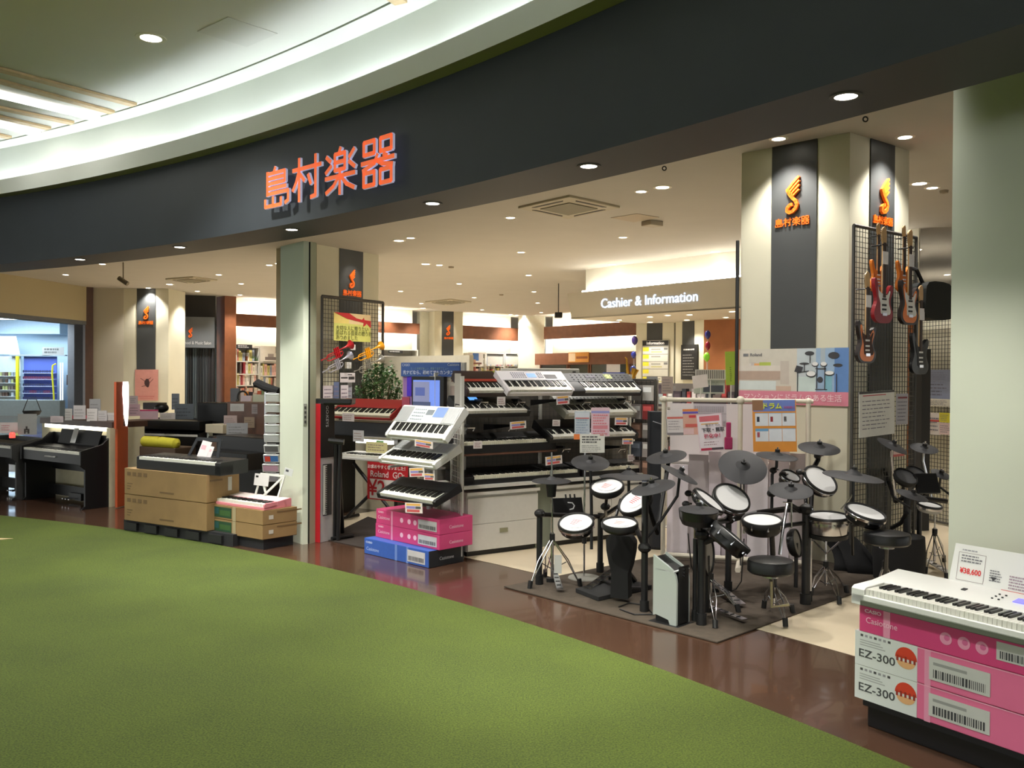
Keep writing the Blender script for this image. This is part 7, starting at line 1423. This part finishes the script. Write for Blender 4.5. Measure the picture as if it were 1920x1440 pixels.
# yellow-green bench cushion roll
FY = Fr(P(267, 825, 11.2), P(338, 832, 10.9)-P(267, 825, 11.2)); tE2 = FY.hit(334, 832)[0]; zc = FY.hit(300, 829)[1]
o = thing('piano_bench', 'dark bench with yellow-green cushion roll behind the black stage piano', 'bench', FY.pt(tE2/2, 0, 0)); YG = M_('cushion_yellow', (176, 168, 40), .8, noise=.06)
mb = MB(); mb.tube([FY.pt(.0, 0, zc), FY.pt(.04, 0, zc), FY.pt(tE2*.45, 0, zc), FY.pt(tE2*.5, 0, zc-.01), FY.pt(tE2*.55, 0, zc), FY.pt(tE2-.03, 0, zc-.01), FY.pt(tE2, 0, zc-.02)], [.03, .068, .07, .062, .07, .068, .03], YG, 14); mb.build('cushion_roll', o)
mb = MB(FY.mat(0, .05)); mb.box(0, 0, .45, tE2, .34, zc-.06, C(70, 54, 40)); mb.build('seat_box', o, bevel=.01, smooth=False)
for t in (.03, tE2-.07):
    for y in (.02, .30): mb = MB(FY.mat(0, .05)); mb.box(t, y, 0, t+.04, y+.04, .46, C(50, 40, 30)); mb.build('leg', o, smooth=False)
# brown upright with papers, white piano, dark keyboard
FW2 = Fr(P(414, 800, 11.8), P(490, 800, 11.3)-P(414, 800, 11.8)); tw_ = FW2.hit(490, 800)[0]; zt = FW2.hit(450, 755)[1]; zk = FW2.hit(450, 818)[1]; BRN = M_('upright_brown', (84, 54, 38), .4, noise=.1)
o = thing('upright_piano', 'brown upright piano with sheets of paper beside the leaflet tower', 'piano', FW2.pt(tw_/2, -.2, 0))
mb = MB(FW2.mat(0, 0)); mb.box(0, .1, 0, tw_, .5, zt, BRN); mb.build('case', o, bevel=.006, smooth=False); mb = MB(FW2.mat(0, 0)); mb.box(.02, -.22, 0, tw_-.02, .1, zk, BLACK); mb.build('keyboard_cover', o, bevel=.02, smooth=False)
for i, (x0, x1, y0, y1, c, d_) in enumerate([(432, 457, 757, 771, (190, 188, 186), 11.6), (472, 487, 758, 776, (150, 140, 140), 11.5), (420, 444, 779, 796, (180, 160, 156), 11.6), (458, 477, 782, 802, (150, 130, 110), 11.5), (425, 464, 793, 818, (150, 150, 152), 11.1)]):
    pxc2('paper_sheet', ['white sheet at the top of the brown upright piano', 'grey photo sheet at the corner of the brown upright piano', 'pinkish sheet low on the brown upright piano', 'brown-toned sheet in the middle of the brown upright piano', 'large grey sheet leaning on the black keyboard cover'][i], 'sheet', x0, x1, y0, y1, d_, c, lines(.1, .2, .9, .8, 3, tuple(int(v*.8) for v in c), fill=.3), group='sheets on the brown upright piano')
o = thing('white_piano', 'small white upright piano partly behind the brown one', 'piano', G(398, 880)); Fwp = Fr(P(385, 800, 12.4), P(414, 800, 12.2)-P(385, 800, 12.4)); tw2 = Fwp.hit(418, 800)[0]
mb = MB(Fwp.mat(0, 0)); z_a = Fwp.hit(400, 796)[1]; z_b = Fwp.hit(400, 812)[1]; mb.box(0, 0, z_b, tw2, .4, z_a, C(206, 196, 170)); mb.box(tw2*.75, .2, z_a, tw2, .4, Fwp.hit(400, 770)[1], C(206, 196, 170)); mb.build('keyboard_case', o, bevel=.004, smooth=False)
mb = MB(Fwp.mat(0, 0)); mb.box(.01, .02, 0, .06, .08, z_b, C(180, 186, 178)); mb.build('leg', o, smooth=False)
Fb = Fr(P(362, 800, 12.9), P(416, 797, 12.7)-P(362, 800, 12.9)); a, z1_ = Fb.hit(360, 755); b = Fb.hit(416, 755)[0]; mb = MB(Fb.mat(0, 0)); mb.box(a, .1, 0, b, .5, z1_, BLACK); tag(recenter(mb.build('upright_piano', bevel=.01, smooth=False)), 'tall black upright piano back between the long black piano and the brown one', 'piano')
Fb2 = Fr(P(390, 850, 10.6), P(488, 850, 10.0)-P(390, 850, 10.6)); b = Fb2.hit(487, 850)[0]; zt2 = Fb2.hit(440, 820)[1]; mb = MB(Fb2.mat(0, 0)); mb.box(.02, .1, 0, b, .5, zt2, M_('piano_black', (14, 14, 15), .3)); mb.box(.05, -.15, zt2-.35, b-.03, .1, zt2-.16, M_('piano_black', (14, 14, 15), .3)); tag(recenter(mb.build('digital_piano', bevel=.008, smooth=False)), 'black piano body standing behind the long brown cartons', 'piano')
# round wooden stool back piece
mb = MB(); c = P(404, 835, 10.9); mb.lathe([(.095, -.02), (.1, 0), (.095, .02)], c, (0, -1, .1), C(84, 60, 46), 24); mb.cyl((c.x, c.y, 0), c-V((0, 0, .08)), .02, C(60, 44, 34), n=8); tag(recenter(mb.build('round_back')), 'round brown wooden disc beside the white piano leg', 'chair')
# leaflet tower next to the green pillar
o = thing('leaflet_tower', 'tall tower of clear leaflet bins beside the narrow green pillar', 'rack', G(507, 985)); LFC = [(206, 206, 204), (196, 198, 198), (190, 194, 190), (186, 190, 188), (184, 186, 186), (90, 90, 90), (60, 110, 170), (190, 150, 170), (150, 150, 156)]
Yt = 9.5
for k, y in enumerate([736, 756, 776, 794, 812, 832, 850, 868, 886]):
    x0 = [498, 497, 496, 497, 495, 495, 494, 492, 494][k]; M = frame(P((x0+524)/2, y+17, Yt), Vector((1, -.1, 0)), (0, -.25, 1)); w = (524-x0)/FPX*Yt; h = 17/FPX*Yt
    mb = MB(M); mb.box(-w/2, 0, -.03, w/2, h*.8, 0, C(206, 208, 206)); mb.box(-w/2+.01, h*.1, 0, w/2-.01, h*.75, .002, C(*LFC[k])); mb.box(-w/2, h*.8, -.03, w/2, h*.86, .004, C(226, 228, 228)); mb.box(-w*.3, h*.9, -.02, w*.3, h*1.0, -.01, C(140, 140, 140))
    if k == 6: mb.box(-w*.4, h*.1, .002, -w*.05, h*.7, .003, C(206, 70, 50))
    mb.build('leaflet_bin', o, smooth=False)
mb = MB(); g = G(510, 985); mb.cyl((g.x, P(510, 800, Yt+.1).y, 0), (g.x, Yt+.1, P(510, 735, Yt+.1).z), .015, CHR, n=8); mb.build('pole', o)
o = thing('black_umbrella_bag', 'long black soft case lying across the leaflet tower top', 'bag', P(505, 735, 9.8)); mb = MB(); mb.tube([P(476, 722, 9.8), P(484, 719, 9.8), P(500, 727, 9.7), P(524, 734, 9.6)], [.03, .05, .05, .04], M_('cloth_black', (20, 20, 22), .9), 10); mb.build('body', o)
# items behind: speaker, headphones, colourful goods
for i, (x0, x1, y0, y1, d_, c, lb) in enumerate([(432, 448, 728, 756, 12.4, (96, 98, 102), 'grey box standing on the brown upright piano'), (474, 498, 740, 757, 12.0, (186, 190, 166), 'pale yellow-green card near the leaflet tower'), (452, 470, 742, 756, 12.2, (196, 180, 186), 'pale pink card behind the black headphones')]): pxc2('display_box', lb, 'box', x0, x1, y0, y1, d_, c, [], th=.1)
o = thing('headphones', 'black headphones standing on the brown upright piano', 'headphones', P(455, 756, 12.3)); c = P(455, 745, 12.3); mb = MB(); mb.tube([c+V((.07*math.cos(a_), 0, .085*math.sin(a_))) for a_ in [(-.6+i*.27)*1 for i in range(17)]], .014, HOOP, 6); mb.build('headband', o)
for s in (-1, 1): mb = MB(); mb.cyl(c+V((.06*s, 0, -.06)), c+V((.085*s, 0, -.06)), .035, HOOP, n=12); mb.build('ear_cup', o)
rnd = random.Random(21)
for i in range(7):
    x = 446+i*8; p = P(x, 757, 12.9); c = [(214, 130, 80), (206, 190, 180), (220, 140, 60), (60, 50, 50), (200, 170, 150), (190, 90, 60), (120, 130, 90)][i]; mb = MB(); w = .06; mb.box(p.x-w/2, p.y, p.z, p.x+w/2*.9, p.y+.05, p.z+.15+.05*rnd.random(), C(*c)); tag(recenter(mb.build('small_goods', smooth=False)), '%s small coloured box in the row behind the black headphones' % ORD[i], 'package', 'goods behind the headphones')
# ================================================================ pink poster
M, w, h = hitM(f1, 253, 296, 693, 751, .05)
o = card('pink_poster', 'pink poster with a dark figure on the cream pillar', 'poster', M, w, h, (204, 142, 132), [(.15, .12, .85, .15, (190, 110, 106)), (.2, .06, .8, .08, (190, 110, 106))], th=.02)
mb = MB(M @ Matrix.Translation((0, 0, .003))); mb.prism(smooth_poly([(-.05*w, h*.50), (.08*w, h*.42), (.14*w, h*.55), (.10*w, h*.68), (0, h*.70), (-.08*w, h*.60)], 2), 0, .002, C(70, 46, 44)); mb.ribbon([(-w*.25, h*.72), (-w*.05, h*.62), (w*.2, h*.74)], w*.02, 0, .002, C(90, 60, 56)); mb.ribbon([(-w*.2, h*.45), (w*.05, h*.5), (w*.3, h*.7)], w*.02, 0, .002, C(90, 60, 56)); mb.build('printed_figure', o, smooth=False)
# ================================================================ optician seen through the opening
OG = M_('optician_wall', (190, 214, 228), .6); OL = M_('optician_light', (220, 238, 255), .5, emit=2.2)
Fo = Fr((-14.2, 23.2), (1, 0)); z_ = lambda y, Y: P(60, y, Y).z
Yo = 36.0; X = lambda px, Y=Yo: P(px, 700, Y).x
mb = MB(); mb.box(X(-60), Yo+1.4, 0, X(172), Yo+1.5, 8, OG); mb.box(X(-60), Yo+.5, z_(625, Yo), X(100), Yo+1.4, 6.5, C(176, 200, 220)); struct(mb.build('wall_optician', smooth=False))
o = thing('optician_light_panel', 'bright lit panel in the optician shop', 'light', (X(10), Yo, 1)); mb = MB(); mb.prism([(X(0)-1.5, z_(630, Yo)), (X(20), z_(630, Yo)), (X(27), z_(664, Yo)), (X(0)-1.5, z_(664, Yo))], 0, .05, OL, Matrix.Translation((0, Yo+.4, 0)) @ Matrix.Rotation(PI/2, 4, 'X')); mb.build('panel', o, smooth=False)
o = thing('optician_ceiling_lamp', 'row lamp lighting the optician display', 'light', (X(60), Yo-.6, 3.2)); l = bpy.data.lights.new('area', 'AREA'); l.energy = 420; l.size = 3; l.color = (.75, .9, 1); lo = bpy.data.objects.new('beam', l); COL.objects.link(lo); mb = MB(); mb.box(-1.5, -.05, .62, 1.5, .05, .7, OL, WM[o]); mb.build('fitting', o, smooth=False); lo.parent = o; lo.location = (0, -.4, .6); lo.rotation_euler = (.25, 0, 0)
ds = thing('eyewear_display', 'blue-lit display shelves full of eyeglasses in the optician shop', 'shelf', (X(75), Yo, 0))
BG = M_('display_blue', (84, 104, 190), .5)
mb = MB(); mb.box(X(42), Yo+.1, 0, X(104), Yo+.14, z_(668, Yo), BG); mb.build('back_panel', ds, smooth=False)
ys = [699, 711, 724, 737, 749, 761]
for y in ys: mb = MB(); mb.box(X(42), Yo-.1, z_(y, Yo)-.02, X(104), Yo+.1, z_(y, Yo), C(200, 206, 230)); mb.build('shelf_board', ds, smooth=False)
for x in (117, 121): mb = MB(); mb.box(X(x), Yo-.2, z_(768, Yo), X(x+1.5), Yo-.17, z_(680, Yo), OL); mb.build('light_strip', ds, smooth=False)
YL = C(220, 214, 40)
mb = MB(); mb.box(X(37), Yo-.3, 0, X(41.5), Yo-.2, z_(668, Yo), YL); mb.build('yellow_post', ds, smooth=False)
mb = MB(); mb.tube([V((X(109), Yo-.3, 0)), V((X(108), Yo-.3, z_(740, Yo))), V((X(105), Yo-.3, z_(700, Yo))), V((X(106), Yo-.3, z_(685, Yo))), V((X(112), Yo-.3, z_(682, Yo)))], .035, YL, 6); mb.build('yellow_post', ds)
mb = MB(); mb.box(X(-30), Yo-.05, z_(690, Yo), X(125), Yo, z_(666, Yo), C(170, 180, 190)) if False else mb.box(X(20), Yo-.1, z_(667, Yo), X(124), Yo+.1, z_(665, Yo), C(150, 156, 160)); mb.build('top_rail', ds, smooth=False)
pxc2('shop_sign', 'small grey sign standing on top of the eyewear display', 'sign', 80, 119, 651, 666, Yo-.1, (150, 150, 148), lines(.1, .15, .9, .9, 2, (84, 84, 84), fill=.6))
mb = MB(); gm = [M_('glass_frame_%d' % i, c, .3) for i, c in enumerate([(40, 44, 90), (140, 30, 50), (30, 30, 40), (60, 60, 110)])]
def glasses(mt):
    mb = MB(); 
    for s in (-1, 1): mb.tube([V((s*.036+.026*math.cos(a_), 0, .022+.02*math.sin(a_))) for a_ in [i*PI/4 for i in range(9)]], .005, mt, 4, False); mb.tube([V((s*.062, 0, .03)), V((s*.064, .13, .02))], .004, mt, 4); mb.prism([(s*.036+.022*math.cos(i*PI/4), .022+.017*math.sin(i*PI/4)) for i in range(8)], -.001, .001, C(60, 66, 96), Matrix.Rotation(PI/2, 4, 'X'))
    mb.tube([V((-.012, 0, .026)), V((.012, 0, .026))], .005, mt, 4); return mb
protos = []
for i, y in enumerate(ys):
    for j in range(9):
        k = (i*5+j*3+j*j) % 4; loc = Matrix.Translation((X(44)+(X(102)-X(44))*(j+.5)/9, Yo-.06, z_(y, Yo)+.002)) @ Matrix.Diagonal((1.05, 1.0, 2.5, 1))
        if len(protos) <= k and k == len(protos):
            g_ = glasses(gm[k]).build('eyeglasses'); tag(g_, 'eyeglasses in row %s, %s place from the yellow post on the optician shelves' % (ORD[i], ORD[j]), 'eyeglasses', 'eyeglasses on the optician shelves'); protos.append(g_); g_.matrix_world = loc; continue
        src = protos[k % len(protos)] if protos else None
        if src is None:
            g_ = glasses(gm[0]).build('eyeglasses'); tag(g_, 'eyeglasses in row %s, %s place from the yellow post on the optician shelves' % (ORD[i], ORD[j]), 'eyeglasses', 'eyeglasses on the optician shelves'); protos.append(g_); g_.matrix_world = loc; continue
        g_ = src.copy(); COL.objects.link(g_); g_.matrix_world = loc; g_['label'] = 'eyeglasses in row %s, %s place from the yellow post on the optician shelves' % (ORD[i], ORD[j])
d2 = thing('product_shelf', 'white-lit product shelves at the picture edge in the optician shop', 'shelf', (X(15), Yo, 0)); mb = MB(); mb.box(X(-30), Yo+.1, 0, X(36), Yo+.14, z_(668, Yo), C(196, 206, 210)); mb.build('back_panel', d2, smooth=False); rnd = random.Random(8)
for sy, y in enumerate((705, 718, 731, 743, 756, 768)):
    mb = MB(); mb.box(X(-30), Yo-.15, z_(y, Yo)-.02, X(36), Yo+.1, z_(y, Yo), C(214, 220, 220)); mb.build('shelf_board', d2, smooth=False)
    for j in range(7):
        if rnd.random() < .75:
            x = -4+j*5.5; c = rnd.choice([(60, 50, 46), (120, 110, 100), (190, 200, 206), (150, 160, 170), (90, 70, 60), (170, 176, 120)]); mb = MB(); mb.box(X(x), Yo-.1, z_(y, Yo), X(x+4), Yo, z_(y-7, Yo), C(*c)); tag(recenter(mb.build('boxed_product', smooth=False)), '%s boxed product on the %s optician side shelf at the picture edge' % (ORD[j], ORD[sy]), 'package', 'products on the optician side shelves')
pxc2('optician_picture', 'small brown picture on the optician wall by the dark post', 'picture', 125, 140, 703, 722, 37.0, (120, 100, 90), [(.2, .2, .8, .8, (170, 140, 120))]); pxc2('optician_card', 'pale card below the brown picture in the optician shop', 'card', 125, 142, 725, 743, 37.0, (196, 206, 204), [])
bb = MB(); bb.box(X(150), Yo-1, 0, X(162), Yo+1.4, 7, C(150, 150, 155)); struct(bb.build('wall_optician_side', smooth=False))
mb = MB(); mb.box(X(20), Yo-1.6, 0, X(150), Yo-1.2, .62, C(190, 206, 206)); tag(recenter(mb.build('optician_counter', smooth=False)), 'pale counter before the eyewear display', 'counter')
# counter bowl
p = P(60, 772, 20); mb = MB(); mb.lathe([(.06, -.12), (.16, -.06), (.2, .02), (.19, .02), (.15, -.05), (.001, -.1)], p, (0, 0, 1), C(40, 44, 50), 20); mb.tube([p+V((-.2, 0, .02)), p+V((-.1, 0, .28)), p+V((.1, 0, .28)), p+V((.2, 0, .02))], .01, C(60, 60, 60), 5); tag(recenter(mb.build('basket')), 'dark basket with a handle before the eyewear display', 'basket')
# yellow sticker on the large green pillar
a_ = math.radians(0)
cst = V(arcpt(r0, a0-.30/22.8)); tang = Vector((math.sin(a0), -math.cos(a0), 0)); dd_ = ray(1826, 812); cc_, kk = None, None
n__ = Vector((cst.x-CX, cst.y-CY, 0)).normalized(); k_ = (cst.xy.to_3d().dot(n__))/Vector((dd_.x, dd_.y, 0)).dot(n__); pp = Vector((0, 0, CH))+dd_*k_
mb = MB(frame(pp-n__*.002, tang, (0, 0, 1))); mb.box(-.03, -.012, 0, .035, .012, .004, C(190, 190, 90)); tag(recenter(mb.build('yellow_sticker', smooth=False)), 'small yellow sticker on the large green pillar', 'sticker')
flush_text()
